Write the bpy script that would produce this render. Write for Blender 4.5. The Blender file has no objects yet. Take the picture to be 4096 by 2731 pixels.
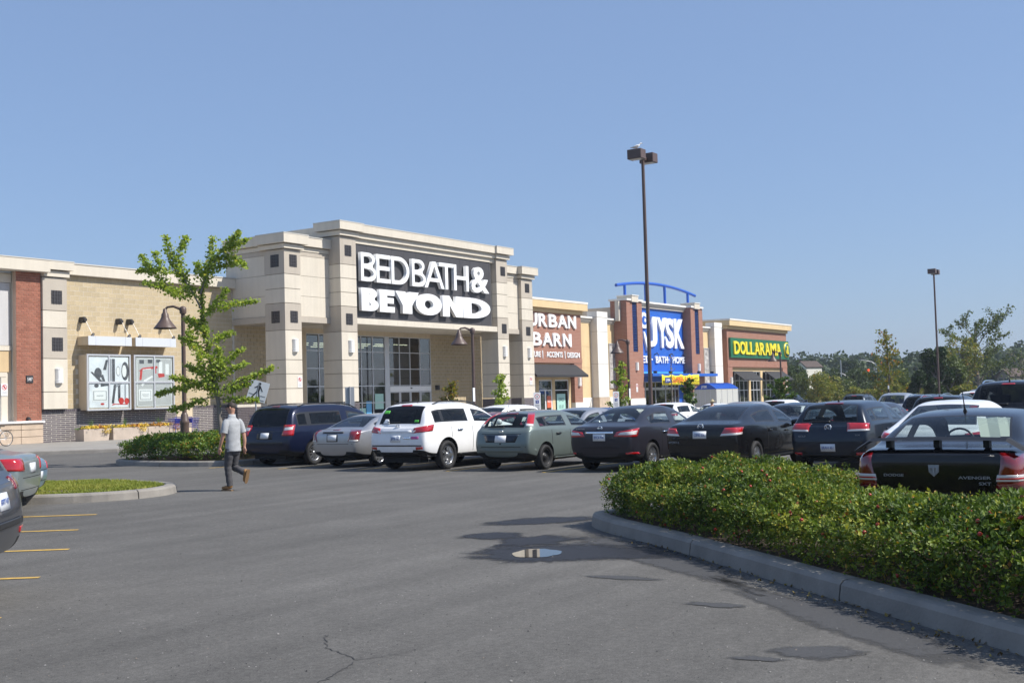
import bpy, bmesh, math, random
import numpy as np
from mathutils import Vector, Matrix, noise
from mathutils.bvhtree import BVHTree
R_=math.radians
S=bpy.context.scene
COL=S.collection
random.seed(7)
rng=np.random.default_rng(7)

# ------------------------------------------------------------------ camera, sky, sun, exposure
CAM_H=1.72
cd=bpy.data.cameras.new('camera'); cam=bpy.data.objects.new('camera',cd); COL.objects.link(cam)
yaw,pit,rol=R_(33.378),R_(2.7726),R_(-1.6166)
fw=Vector((math.cos(yaw)*math.cos(pit),math.sin(yaw)*math.cos(pit),math.sin(pit)))
rt=Vector((math.sin(yaw),-math.cos(yaw),0)); up=rt.cross(fw)
Rr=rt*math.cos(rol)+up*math.sin(rol); Ur=up*math.cos(rol)-rt*math.sin(rol)
cam.matrix_world=Matrix(((Rr.x,Ur.x,-fw.x,0),(Rr.y,Ur.y,-fw.y,0),(Rr.z,Ur.z,-fw.z,CAM_H),(0,0,0,1)))
cd.sensor_width=36; cd.lens=36*4700/4096; cd.clip_end=6000; cd.clip_start=.05
S.camera=cam
SUN_EL=R_(47); SUN_H=Vector((.35,-.937)).normalized()
w=bpy.data.worlds.new('World'); S.world=w; w.use_nodes=True
nt=w.node_tree; bg=nt.nodes['Background']
sky=nt.nodes.new('ShaderNodeTexSky'); sky.sky_type='NISHITA'; sky.sun_disc=False
sky.sun_elevation=SUN_EL; sky.sun_rotation=math.atan2(SUN_H.x,SUN_H.y)
sky.altitude=0; sky.air_density=1.0; sky.dust_density=1.0; sky.ozone_density=5.0
hz=nt.nodes.new('ShaderNodeMix'); hz.data_type='RGBA'; hz.inputs[0].default_value=.52; hz.inputs[7].default_value=(2.08,2.98,4.95,1)   # thin even summer haze over the clear sky
nt.links.new(sky.outputs[0],hz.inputs[6]); nt.links.new(hz.outputs[2],bg.inputs[0]); bg.inputs[1].default_value=.107
sd=bpy.data.lights.new('sun','SUN'); sd.energy=4.5; sd.angle=R_(.53); sd.color=(1,.955,.88)
sun=bpy.data.objects.new('sun',sd); COL.objects.link(sun)
sdir=Vector((SUN_H.x*math.cos(SUN_EL),SUN_H.y*math.cos(SUN_EL),math.sin(SUN_EL)))
sun.rotation_euler=sdir.to_track_quat('Z','Y').to_euler(); sun.location=(40,-40,60)
S.view_settings.view_transform='Standard'; S.view_settings.look='None'
S.view_settings.gamma=1; S.view_settings.exposure=.42; S.view_settings.use_curve_mapping=False

# ------------------------------------------------------------------ materials
def srgb(h):
    h=h.lstrip('#'); c=[int(h[i:i+2],16)/255 for i in (0,2,4)]
    return tuple((x/12.92 if x<=.04045 else ((x+.055)/1.055)**2.4) for x in c)
MATS={}
def mat(name,col=(.5,.5,.5),rough=.6,metal=0,spec=.5,var=0,vscale=6,bump=0,bscale=40,coat=0,emit=None,es=0,trans=0,alpha=1,hue=None,obj=True):
    if name in MATS: return MATS[name]
    m=bpy.data.materials.new(name); m.use_nodes=True; n=m.node_tree; b=n.nodes['Principled BSDF']
    I=b.inputs
    I['Base Color'].default_value=(*col,1); I['Roughness'].default_value=rough; I['Metallic'].default_value=metal
    I['Specular IOR Level'].default_value=spec; I['Coat Weight'].default_value=coat; I['Coat Roughness'].default_value=.04
    I['Transmission Weight'].default_value=trans; I['Alpha'].default_value=alpha
    if emit: I['Emission Color'].default_value=(*emit,1); I['Emission Strength'].default_value=es
    if var or bump:
        tc=n.nodes.new('ShaderNodeTexCoord')
        src=tc.outputs['Object']
        if var:
            nz=n.nodes.new('ShaderNodeTexNoise'); nz.inputs['Scale'].default_value=vscale; nz.inputs['Detail'].default_value=6; nz.inputs['Roughness'].default_value=.6
            n.links.new(src,nz.inputs['Vector'])
            mx=n.nodes.new('ShaderNodeMix'); mx.data_type='RGBA'
            c2=hue if hue else tuple(c*.6 for c in col)
            lo=tuple(c*(1-var)+d*var for c,d in zip(col,c2)); hi=tuple(min(1,c*(1+var*.35)) for c in col)
            mx.inputs[6].default_value=(*lo,1); mx.inputs[7].default_value=(*hi,1)
            rp=n.nodes.new('ShaderNodeMapRange'); rp.inputs[1].default_value=.3; rp.inputs[2].default_value=.7
            n.links.new(nz.outputs[0],rp.inputs[0]); n.links.new(rp.outputs[0],mx.inputs[0]); n.links.new(mx.outputs[2],I['Base Color'])
        if bump:
            n2=n.nodes.new('ShaderNodeTexNoise'); n2.inputs['Scale'].default_value=bscale; n2.inputs['Detail'].default_value=4
            n.links.new(src,n2.inputs['Vector'])
            bp=n.nodes.new('ShaderNodeBump'); bp.inputs['Strength'].default_value=bump; bp.inputs['Distance'].default_value=.02
            n.links.new(n2.outputs[0],bp.inputs['Height']); n.links.new(bp.outputs[0],I['Normal'])
    MATS[name]=m; return m

# ------------------------------------------------------------------ object helpers
def setp(o,label=None,cat=None,group=None,kind=None):
    if label: o['label']=label
    if cat: o['category']=cat
    if group: o['group']=group
    if kind: o['kind']=kind
    return o
def empty(name,loc,label=None,cat=None,group=None,rz=0):
    o=bpy.data.objects.new(name,None); o.location=loc; o.rotation_euler=(0,0,rz); o.empty_display_size=.2
    COL.objects.link(o); setp(o,label,cat,group); return o
def worldloc(p):
    v=Vector((0,0,0))
    while p is not None: v+=Vector(p.location); p=p.parent
    return v
def mkobj(name,me,parent=None,loc=None):
    o=bpy.data.objects.new(name,me); COL.objects.link(o)
    if parent is not None: o.parent=parent
    if loc is not None: o.location=loc
    return o
def npmesh(name,v,f,m=None,smooth=False):
    """v: (n,3) array; f: (k,4) or (k,3) int array"""
    v=np.asarray(v,np.float32); f=np.asarray(f,np.int32)
    me=bpy.data.meshes.new(name); me.vertices.add(len(v)); me.vertices.foreach_set('co',v.ravel())
    k,s=f.shape; me.loops.add(k*s); me.loops.foreach_set('vertex_index',f.ravel())
    me.polygons.add(k); me.polygons.foreach_set('loop_start',np.arange(0,k*s,s,dtype=np.int32))
    if smooth: me.polygons.foreach_set('use_smooth',np.ones(k,bool))
    me.update(calc_edges=True)
    if m: me.materials.append(m)
    return me
class MB:
    """collects solid shapes in world coordinates; build() links them as one mesh"""
    def __init__(s): s.v=[]; s.f=[]; s.sm=[]
    def add(s,v,f,smooth=False):
        o=len(s.v); s.v+= [tuple(p) for p in v]; s.f+=[tuple(i+o for i in q) for q in f]; s.sm+=[smooth]*len(f); return s
    def box(s,x0,x1,y0,y1,z0,z1):
        return s.add([(x0,y0,z0),(x1,y0,z0),(x1,y1,z0),(x0,y1,z0),(x0,y0,z1),(x1,y0,z1),(x1,y1,z1),(x0,y1,z1)],
            [(0,3,2,1),(4,5,6,7),(0,1,5,4),(1,2,6,5),(2,3,7,6),(3,0,4,7)])
    def bbox(s,x0,x1,y0,y1,z0,z1,b=.01):
        """box with chamfered vertical and horizontal front edges (towards -y)"""
        v=[];q=[(x0,y1),(x0,y0+b),(x0+b,y0),(x1-b,y0),(x1,y0+b),(x1,y1)]
        def ring(z,k): return [(x+(k if x<(x0+x1)/2 else -k),y+(k if y<y1-1e-6 else 0),z) for x,y in q]
        rs=[ring(z0,b),ring(z0+b,0),ring(z1-b,0),ring(z1,b)]
        for r in rs: v+=r
        n=6;f=[tuple(range(n-1,-1,-1)),tuple(range(3*n,4*n))]
        for i in range(3):
            for j in range(n): f.append((i*n+j,i*n+(j+1)%n,(i+1)*n+(j+1)%n,(i+1)*n+j))
        return s.add(v,f)
    def prism(s,poly,d0,d1,axis='y'):
        """poly: list of 2D; axis y: (x,z) extruded from y=d0 to d1; x: (y,z); z: (x,y)"""
        n=len(poly)
        def P(p,d): return (p[0],d,p[1]) if axis=='y' else ((d,p[0],p[1]) if axis=='x' else (p[0],p[1],d))
        v=[P(p,d0) for p in poly]+[P(p,d1) for p in poly]
        f=[tuple(range(n)),tuple(range(2*n-1,n-1,-1))]+[(i,i+n,(i+1)%n+n,(i+1)%n) for i in range(n)]
        return s.add(v,f)
    def cyl(s,p0,p1,r0,r1=None,n=10,caps=True,smooth=True):
        r1=r0 if r1 is None else r1
        p0=Vector(p0);p1=Vector(p1);d=(p1-p0).normalized()
        a=d.orthogonal().normalized(); b=d.cross(a)
        v=[]
        for p,r in((p0,r0),(p1,r1)):
            for i in range(n):
                t=2*math.pi*i/n; v.append(p+a*(r*math.cos(t))+b*(r*math.sin(t)))
        s.add(v,[(i,(i+1)%n,(i+1)%n+n,i+n) for i in range(n)],smooth)
        if caps: s.add(v[:n],[tuple(range(n-1,-1,-1))]); s.add(v[n:],[tuple(range(n))])
        return s
    def tube(s,pts,r,n=8,smooth=True,caps=True):
        pts=[Vector(p) for p in pts]; k=len(pts)
        rr=r if isinstance(r,(list,tuple)) else [r]*k
        v=[];a=None
        for i,p in enumerate(pts):
            d=((pts[min(i+1,k-1)]-p).normalized()+(p-pts[max(i-1,0)]).normalized()).normalized() if 0<i<k-1 else (pts[1]-pts[0] if i==0 else pts[-1]-pts[-2]).normalized()
            a=d.orthogonal().normalized() if a is None else (a-d*a.dot(d)).normalized()
            b=d.cross(a)
            for j in range(n):
                t=2*math.pi*j/n; v.append(p+a*(rr[i]*math.cos(t))+b*(rr[i]*math.sin(t)))
        s.add(v,[(i*n+j,i*n+(j+1)%n,(i+1)*n+(j+1)%n,(i+1)*n+j) for i in range(k-1) for j in range(n)],smooth)
        if caps: s.add(v[:n],[tuple(range(n-1,-1,-1))]); s.add(v[-n:],[tuple(range(n))])
        return s
    def lathe(s,prof,c=(0,0,0),n=16,axis='z',smooth=True):
        """prof: list (r,h) round axis through c"""
        v=[]
        for r,h in prof:
            for j in range(n):
                t=2*math.pi*j/n; a,b=r*math.cos(t),r*math.sin(t)
                v.append((c[0]+a,c[1]+b,c[2]+h) if axis=='z' else ((c[0]+a,c[1]+h,c[2]+b) if axis=='y' else (c[0]+h,c[1]+a,c[2]+b)))
        f=[(i*n+j,i*n+(j+1)%n,(i+1)*n+(j+1)%n,(i+1)*n+j) for i in range(len(prof)-1) for j in range(n)]
        return s.add(v,f,smooth)
    def mesh(s,name,m,off=Vector((0,0,0)),recalc=True):
        me=bpy.data.meshes.new(name); me.from_pydata([(x-off[0],y-off[1],z-off[2]) for x,y,z in s.v],[],s.f)
        me.polygons.foreach_set('use_smooth',s.sm)
        if recalc:
            bm=bmesh.new(); bm.from_mesh(me); bmesh.ops.recalc_face_normals(bm,faces=bm.faces); bm.to_mesh(me); bm.free()
        if m: me.materials.append(m)
        return me
    def build(s,name,m,parent=None,local=False,recalc=True):
        off=Vector((0,0,0)) if (local or parent is None) else worldloc(parent)
        return mkobj(name,s.mesh(name,m,off,recalc),parent)
def copy_tree(o,parent=None):
    c=o.copy(); COL.objects.link(c)
    if parent is not None: c.parent=parent
    for ch in o.children: copy_tree(ch,c)
    return c
def text_mesh(name,s,size,depth=.05,offset=0,sx=1,shear=0,spacing=1,align='LEFT'):
    """flat text as an extruded mesh lying in the xz plane, facing -y"""
    cu=bpy.data.curves.new(name,'FONT'); cu.body=s; cu.size=size; cu.extrude=depth/2; cu.offset=offset; cu.shear=shear
    cu.space_character=spacing; cu.align_x=align; cu.resolution_u=3
    o=bpy.data.objects.new(name,cu); COL.objects.link(o)
    dg=bpy.context.evaluated_depsgraph_get(); me=bpy.data.meshes.new_from_object(o.evaluated_get(dg))
    bpy.data.objects.remove(o); bpy.data.curves.remove(cu)
    me.transform(Matrix(((sx,0,0,0),(0,0,-1,0),(0,1,0,0),(0,0,0,1))))
    me.name=name; me.materials.clear()
    return me
def mesh_bounds(me):
    c=np.empty(len(me.vertices)*3,np.float32); me.vertices.foreach_get('co',c); c=c.reshape(-1,3); return c.min(0),c.max(0)
def fit_text(name,s,x0,x1,z0,z1,y,m,parent,depth=.05,bold=0,shear=0,spacing=1):
    """text scaled to fill x0..x1, z0..z1 with its face at y (towards -y)"""
    me=text_mesh(name,s,1,.1,bold,1,shear,spacing); lo,hi=mesh_bounds(me)
    sx=(x1-x0)/(hi[0]-lo[0]); sz=(z1-z0)/(hi[2]-lo[2])
    off=worldloc(parent) if parent is not None else Vector((0,0,0))
    T=Matrix.Translation(Vector((x0,y+depth/2,z0))-off)@Matrix.Diagonal((sx,depth/.1,sz,1))@Matrix.Translation((-lo[0],0,-lo[2]))
    me.transform(T); me.materials.append(m)
    return mkobj(name,me,parent)
# ------------------------------------------------------------------ cars
M_RUB=mat('rubber',(.012,.012,.013),.75,var=.5,vscale=9)
M_TRIM=mat('black_trim',(.015,.015,.016),.35)
M_RIM=mat('alloy_rim',(.55,.56,.58),.28,metal=.9)
M_STEEL=mat('steel_rim',(.03,.03,.032),.4,metal=.3)
M_TUB=mat('wheel_well',(.01,.01,.01),.9)
M_CABIN=mat('cabin_dark',(.022,.022,.024),.8)
M_SEAT=mat('seat_fabric',(.035,.035,.038),.85)
M_RED=mat('tail_lens_red',(.42,.006,.008),.08,spec=.8,coat=1)
M_DRED=mat('tail_lens_dark',(.16,.004,.006),.08,spec=.8,coat=1)
M_CLEAR=mat('lens_clear',(.62,.6,.58),.1,spec=.8,coat=1)
M_CHROME=mat('chrome',(.75,.76,.78),.12,metal=1)
M_BADGE=mat('badge_grey',(.30,.31,.33),.35,metal=.3)
M_PLATE=mat('plate_white',(.72,.74,.76),.4)
M_PTEXT=mat('plate_blue',(.08,.14,.36),.5)
M_SHADE=mat('sunshade_white',(.72,.78,.70),.6)
n=M_SHADE.node_tree; t=n.nodes.new('ShaderNodeBsdfTranslucent'); t.inputs[0].default_value=(.75,.80,.70,1); mx=n.nodes.new('ShaderNodeMixShader'); mx.inputs[0].default_value=.6; n.links.new(n.nodes['Principled BSDF'].outputs[0],mx.inputs[1]); n.links.new(t.outputs[0],mx.inputs[2]); n.links.new(mx.outputs[0],n.nodes['Material Output'].inputs[0])
def glass_mat(name,tint,a):
    if name in MATS: return MATS[name]
    m=bpy.data.materials.new(name); m.use_nodes=True; n=m.node_tree; n.nodes.clear()
    o=n.nodes.new('ShaderNodeOutputMaterial'); t=n.nodes.new('ShaderNodeBsdfTransparent'); t.inputs[0].default_value=(*tint,1)
    g=n.nodes.new('ShaderNodeBsdfGlossy'); g.inputs['Roughness'].default_value=.02; g.inputs[0].default_value=(1,1,1,1)
    d=n.nodes.new('ShaderNodeBsdfDiffuse'); d.inputs[0].default_value=(.008,.009,.010,1)
    fr=n.nodes.new('ShaderNodeFresnel'); 
    ge=n.nodes.new('ShaderNodeNewGeometry'); mi_=n.nodes.new('ShaderNodeMix'); mi_.inputs[2].default_value=1.36; mi_.inputs[3].default_value=1/1.36; n.links.new(ge.outputs['Backfacing'],mi_.inputs[0]); n.links.new(mi_.outputs[0],fr.inputs[0]); mi_.name='ior'
    m1=n.nodes.new('ShaderNodeMixShader'); m1.inputs[0].default_value=a
    m2=n.nodes.new('ShaderNodeMixShader')
    n.links.new(t.outputs[0],m1.inputs[1]); n.links.new(d.outputs[0],m1.inputs[2])
    n.links.new(fr.outputs[0],m2.inputs[0]); n.links.new(m1.outputs[0],m2.inputs[1]); n.links.new(g.outputs[0],m2.inputs[2])
    n.links.new(m2.outputs[0],o.inputs[0]); MATS[name]=m; return m
G_CLEAR=glass_mat('car_glass',(.80,.86,.84),.03); G_DARK=glass_mat('privacy_glass',(.12,.13,.14),.5)
def paint(name,col,metal=.0,rough=.32,dirt=.1):
    return mat(name,col,rough,metal=metal,spec=.3,coat=.55,var=dirt,vscale=3.5)

def interp(pts,x):
    if x<=pts[0][0]: return pts[0][1]
    for (a,b),(c,d) in zip(pts,pts[1:]):
        if x<=c: return b+(d-b)*(x-a)/(c-a)
    return pts[-1][1]
def car_shell(sp):
    """loft of half-rings along the car, smoothed, with wheel arches cut; returns dict region -> (verts, faces)"""
    W=sp['W']/2; xs=sp['st']; top=sp['top']; belt=sp['belt']; rw=sp['rw']; L=xs[-1]; wpl=sp['plan']; bot=sp['bot']
    rings=[]
    for k,x in enumerate(xs):
        w=W*interp(wpl,x); zt=interp(top,x); zl=min(interp(belt,x),zt-.02); zb=interp(bot,x); r=interp(rw,x)*W
        g=max(0,min(1,(zt-zl-.02)/.30)); mx=lambda a,b:a*(1-g)+b*g
        hgt=zt-zl
        pr=[(0,zb),(.84*w,zb),(.965*w,zb+.10),(w,zb+(zl-zb)*.45),(w*.992,zb+(zl-zb)*.8),(.968*w,zl),
            (mx(.955*w,.958*w),zl+min(.035,hgt*.15)),(mx(.88*w,r+.035),zl+hgt*mx(.75,.80)),(mx(.80*w,r-.07),zl+hgt*mx(.9,.945)),(mx(.45*w,r*.5),zt-.012*g-.004),(0,zt)]
        off=sp['tail'] if k==0 else ([.8*t for t in sp['tail']] if k==1 else (sp['nose'] if k==len(xs)-1 else ([.8*t for t in sp['nose']] if k==len(xs)-2 else [0]*11)))
        rings.append([(x+off[i],p[0],p[1]) for i,p in enumerate(pr)])
    NR=20; v=[]
    for r in rings:
        v+=[r[0]]+[r[i] for i in range(1,10)]+[r[10]]+[(r[i][0],-r[i][1],r[i][2]) for i in range(9,0,-1)]
    f=[];mi=[]
    def reg(k,i):
        side=0 if i<10 else 1; j=i if i<10 else 19-i
        if j==6:
            for name,(a,b) in sp['side'].items():
                if a<=k<b: return name+('_l' if side==0 else '_r')
        if j>=8:
            a,b=sp['back']
            if a<=k<b: return 'rear_window'
            a,b=sp['front']
            if a<=k<b: return 'windshield'
        if j==1 or j==0: return 'under'
        return 'clad' if (j==2 and sp.get('clad')) else 'body'
    names=['body','tub','under','clad']
    def idx(n):
        if n not in names: names.append(n)
        return names.index(n)
    for k in range(len(xs)-1):
        for i in range(NR):
            a=k*NR; f.append((a+i,a+(i+1)%NR,a+NR+(i+1)%NR,a+NR+i)); mi.append(idx(reg(k,i)))
    for a,flip in((0,False),((len(xs)-1)*NR,True)):
        q=[]
        for i in range(0,10):
            l0,l1=i,i+1; r0,r1=(20-i)%20,(20-i-1)%20
            if i==0: fc=(a,a+1,a+19)
            elif i==9: fc=(a+9,a+10,a+11)
            else: fc=(a+l0,a+l1,a+r1,a+r0)
            f.append(fc if flip else fc[::-1]); mi.append(idx('clad' if (i<=2 and sp.get('clad')) else 'body'))
    me=bpy.data.meshes.new('shell'); me.from_pydata(v,[],f)
    for n in range(12+len(names)): me.materials.append(None)
    me.polygons.foreach_set('material_index',mi); me.polygons.foreach_set('use_smooth',[True]*len(f))
    bm=bmesh.new(); bm.from_mesh(me); bmesh.ops.recalc_face_normals(bm,faces=bm.faces)
    bm.to_mesh(me); bm.free()
    o=mkobj('shell',me); ss=o.modifiers.new('s','SUBSURF'); ss.levels=ss.render_levels=3
    cuts=[]
    for ax in sp['axles']:
        for s in(1,-1):
            c=MB(); ra=sp['wr']+sp.get('gap',.055); y0,y1=s*(W-.30),s*(W+.3)
            c.cyl((ax,y0,sp['wr']+.02),(ax,y1,sp['wr']+.02),ra,ra,28,smooth=False)
            cm=c.mesh('cut',None); 
            for n in range(12+len(names)): cm.materials.append(None)
            cm.polygons.foreach_set('material_index',[1]*len(cm.polygons))
            co=mkobj('cut',cm); cuts.append(co)
            b=o.modifiers.new('b','BOOLEAN'); b.operation='DIFFERENCE'; b.object=co; b.solver='EXACT'
    dg=bpy.context.evaluated_depsgraph_get(); ev=bpy.data.meshes.new_from_object(o.evaluated_get(dg))
    bpy.data.objects.remove(o)
    for c in cuts: bpy.data.objects.remove(c)
    V=[tuple(p.co) for p in ev.vertices]; P=[(tuple(p.vertices),p.material_index) for p in ev.polygons]
    glass={i for i,n in enumerate(names) if n.startswith(('side','rear_w','windsh'))}
    kindof={}
    for vs,m in P:
        for a in vs: kindof.setdefault(a,set()).add(m)
    out={}
    for vs,m in P:
        n=names[m] if m<len(names) else 'body'
        if m in glass and any(len(kindof[a])>1 for a in vs): n='gasket'
        out.setdefault(n,[]).append(vs)
    bvh=BVHTree.FromPolygons(V,[vs for vs,m in P])
    return V,out,bvh
def sub_mesh(name,V,faces,m):
    ids={};v=[];f=[]
    for q in faces:
        t=[]
        for a in q:
            if a not in ids: ids[a]=len(v); v.append(V[a])
            t.append(ids[a])
        f.append(t)
    me=bpy.data.meshes.new(name); me.from_pydata(v,[],f); me.polygons.foreach_set('use_smooth',[True]*len(f)); me.materials.append(m); return me
def patch(bvh,quad,org,e1,e2,d,nu=8,nv=5,off=.006,thick=.012):
    """bilinear quad in the (e1,e2) frame thrown along d on to the shell, with thickness; returns MB or None"""
    e1,e2,d,org=Vector(e1),Vector(e2),Vector(d).normalized(),Vector(org)
    pts=[];nrm=[]
    for j in range(nv+1):
        for i in range(nu+1):
            u,w=i/nu,j/nv
            a=[(1-u)*(1-w)*quad[0][k]+u*(1-w)*quad[1][k]+u*w*quad[2][k]+(1-u)*w*quad[3][k] for k in(0,1)]
            p=org+e1*a[0]+e2*a[1]-d*8
            h=bvh.ray_cast(p,d)
            if h[0] is None: pts.append(None); nrm.append(None)
            else: pts.append(h[0]); nrm.append(h[1] if h[1].dot(d)<0 else -h[1])
    good=[p for p in pts if p is not None]
    if not good: return None
    for k,p in enumerate(pts):
        if p is None:
            i,j=k%(nu+1),k//(nu+1)
            best=min((q for q in range(len(pts)) if pts[q] is not None),key=lambda q:abs(q%(nu+1)-i)+abs(q//(nu+1)-j)); pts[k]=pts[best]; nrm[k]=nrm[best]
    N=len(pts); v=[p+n*off for p,n in zip(pts,nrm)]+[p-n*(thick-off) for p,n in zip(pts,nrm)]
    f=[];c=nu+1
    for j in range(nv):
        for i in range(nu): f.append((j*c+i,j*c+i+1,(j+1)*c+i+1,(j+1)*c+i))
    bd=[i for i in range(c)]+[j*c+nu for j in range(1,nv+1)]+[nv*c+i for i in range(nu-1,-1,-1)]+[j*c for j in range(nv-1,0,-1)]
    n=len(bd); 
    for k in range(n): a,b=bd[k],bd[(k+1)%n]; f.append((a,a+N,b+N,b))
    m=MB(); m.add(v,f,True); return m
WHEELS={}
def wheel_meshes(r,style):
    key=(round(r,3),style)
    if key in WHEELS: return WHEELS[key]
    t=MB(); wd=.20; rr=r*.66
    t.lathe([(rr,-.07),(rr+.01,-.10),(r*.9,-.11),(r*.97,-.09),(r,-.06),(r,.06),(r*.97,.09),(r*.9,.11),(rr+.01,.10),(rr,.07),(rr,-.07)],n=28,axis='y')
    tm=t.mesh('tyre',M_RUB)
    q=MB(); q.lathe([(rr,-.08),(rr-.012,-.085),(rr-.025,-.07),(rr-.03,.06),(0.001,.05)],n=28,axis='y')
    hub=.07; q.lathe([(.001,-.075),(hub*.8,-.075),(hub,-.06),(hub,.04)],n=14,axis='y')
    ns={'five':5,'ten':10,'steel':0,'seven':7}[style]
    for k in range(ns):
        a=2*math.pi*k/ns; ca,sa=math.cos(a),math.sin(a); h0=.045 if ns<9 else .02; h1=.028 if ns<9 else .016
        v=[]
        for rad,h,y in((hub*.7,h0,-.07),(rr-.02,h1,-.075)):
            for tt,yy in((-h,y),(h,y),(h,y+.05),(-h,y+.05)): v.append((rad*ca-tt*sa,yy,rad*sa+tt*ca))
        q.add(v,[(0,1,5,4),(1,2,6,5),(3,0,4,7),(2,3,7,6)])
    if ns==0: q.lathe([(rr-.03,-.05),(rr*.55,-.02),(rr*.5,-.045),(.001,-.045)],n=24,axis='y')
    qm=q.mesh('rim',M_STEEL if style=='steel' else M_RIM,recalc=True)
    WHEELS[key]=(tm,qm); return tm,qm
def build_car(sp,label,cat='car',group=None,name='parked_car'):
    root=empty(name,(0,0,0),label,cat,group)
    W=sp['W']/2; V,out,bvh=car_shell(sp); P=sp['paint']; x0=sp['ox']
    T=Matrix.Translation((-x0,0,0))
    def put(nm,me,par=root): me.transform(T); o=mkobj(nm,me,par); return o
    def putmb(nm,mb,m,par=root):
        if mb is None: return None
        return put(nm,mb.mesh(nm,m),par)
    body=put('body',sub_mesh('body',V,out['body'],P))
    for a_ in sp['axles']:
        for s_ in(1,-1):
            fs=[q for q in out.get('tub',[]) if abs(V[q[0]][0]-a_)<.9 and V[q[0]][1]*s_>0]
            if fs: put('wheel_arch',sub_mesh('wheel_arch',V,fs,M_TUB))
    for rg,m in(('under',M_TUB),('clad',M_TRIM)):
        if rg in out: put({'under':'underbody','clad':'lower_cladding'}[rg],sub_mesh(rg,V,out[rg],m))
    put('window_trim',sub_mesh('window_trim',V,out['gasket'],M_TRIM))
    for rg in list(out):
        if rg.startswith('side'): put('side_window',sub_mesh('side_window',V,out[rg],G_DARK if (sp.get('privacy') and not rg.startswith('side0')) else G_CLEAR))
        elif rg=='rear_window': put('rear_window',sub_mesh(rg,V,out[rg],G_DARK if sp.get('privacy') else G_CLEAR))
        elif rg=='windshield': put('windshield',sub_mesh(rg,V,out[rg],G_CLEAR))
    # cabin: tub, dash and seats
    a,b=sp['cab']; zl=interp(sp['belt'],(a+b)/2)
    c=MB(); y=W*.86
    c.add([(a,-y,.35),(b,-y,.35),(b,y,.35),(a,y,.35),(a,-y,zl-.01),(b,-y,zl-.01),(b,y,zl-.01),(a,y,zl-.01)],[(0,1,2,3),(0,4,5,1),(1,5,6,2),(2,6,7,3),(3,7,4,0)])
    putmb('cabin',c,M_CABIN)
    c=MB(); c.prism([(b-.55,zl-.02),(b-.1,zl+.02),(b-.02,zl-.03),(b-.02,.5),(b-.5,.5)],-y+.01,y-.01,'y'); putmb('dashboard',c,M_CABIN)
    sh=sp['seat']
    for k,(sx,ys) in enumerate(sh):
        for yy in ys:
            c=MB(); hz=sp['H']
            c.bbox(sx-.12,sx+.02,yy-.24,yy+.24,.45,hz-.62,.03)
            st=putmb('seat',c,M_SEAT)
            c=MB(); c.bbox(sx-.15,sx-.04,yy-.13,yy+.13,hz-.57,hz-.36,.03); putmb('headrest',c,M_SEAT,st)
    # wheels
    tm,qm=wheel_meshes(sp['wr'],sp['rim'])
    for ax in sp['axles']:
        for s in(1,-1):
            wh=mkobj('wheel',tm,root); wh.location=(ax-x0,s*(W-.115),sp['wr']); wh.rotation_euler=(0,0,0 if s<0 else math.pi)
            mkobj('rim',qm,wh)
    # patches thrown on to the rear and the sides
    rear=lambda q,m,nm,par=None,off=.006,nu=8,nv=4,th=.012: putmb(nm,patch(bvh,q,(0,0,0),(0,1,0),(0,0,1),(1,0,0),nu,nv,off,th),m,par or root)
    front=lambda q,m,nm,par=None,off=.006: putmb(nm,patch(bvh,q,(0,0,0),(0,1,0),(0,0,1),(-1,0,0),8,4,off),m,par or root)
    def sidep(q,m,nm,s,off=.006,th=.012,nu=6,nv=3): return putmb(nm,patch(bvh,q,(0,0,0),(1,0,0),(0,0,1),(0,-s,0),nu,nv,off,th),m)
    an=R_(38); 
    for s in(1,-1):
        e1=(math.sin(an),s*math.cos(an),0); d=(math.cos(an),-s*math.sin(an),0)
        U=lambda x,yv:x*math.sin(an)+yv*math.cos(an)
        prev=None
        for k,(m,q) in enumerate(sp['lights']):
            qq=[(U(p[0],p[1]),p[2]) for p in q]
            o=putmb('taillight' if prev is None else 'light_segment',patch(bvh,qq,(0,0,0),e1,(0,0,1),d,8,6,.010+.004*k,.02),m,prev or root)
            if prev is None: prev=o
        # headlight
        e1=(-math.sin(an),s*math.cos(an),0); d=(-math.cos(an),-s*math.sin(an),0); L=sp['st'][-1]
        U2=lambda x,yv:-x*math.sin(an)+yv*math.cos(an)
        hz=sp['hl']; qq=[(U2(L-.05,W*.45),hz-.05),(U2(L-.55,W*.95),hz+.02),(U2(L-.6,W*.95),hz+.14),(U2(L-.12,W*.45),hz+.06)]
        putmb('headlight',patch(bvh,qq,(0,0,0),e1,(0,0,1),d,8,4,.008,.02),M_CLEAR)
        # door handles, seams, mirror
        for hx in sp['handles']:
            hz2=interp(sp['belt'],hx)-.10
            sidep([(hx-.10,hz2-.02),(hx+.09,hz2-.02),(hx+.09,hz2+.018),(hx-.10,hz2+.018)],sp.get('hm',P),'door_handle',s,.03,.04,3,2)
        for sx in sp['seams']:
            sidep([(sx-.006,sp['sill']),(sx+.006,sp['sill']),(sx+.006+sp.get('lean',0),interp(sp['belt'],sx)-.01),(sx-.006+sp.get('lean',0),interp(sp['belt'],sx)-.01)],M_TUB,'door_seam',s,.0025,.006,1,8)
        sidep([(sp['axles'][0]+sp['wr']+.12,sp['sill']-.01),(sp['axles'][1]-sp['wr']-.12,sp['sill']-.01),(sp['axles'][1]-sp['wr']-.12,sp['sill']+.012),(sp['axles'][0]+sp['wr']+.12,sp['sill']+.012)],sp.get('sillm',M_TRIM),'sill_strip',s,.012,.02,10,1)
        mxp=sp['mirror']; mz=interp(sp['belt'],mxp)+.07
        c=MB(); c.lathe([(.002,-.13),(.07,-.115),(.085,0),(.075,.10),(.002,.13)],(0,0,0),12,'y')
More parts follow.
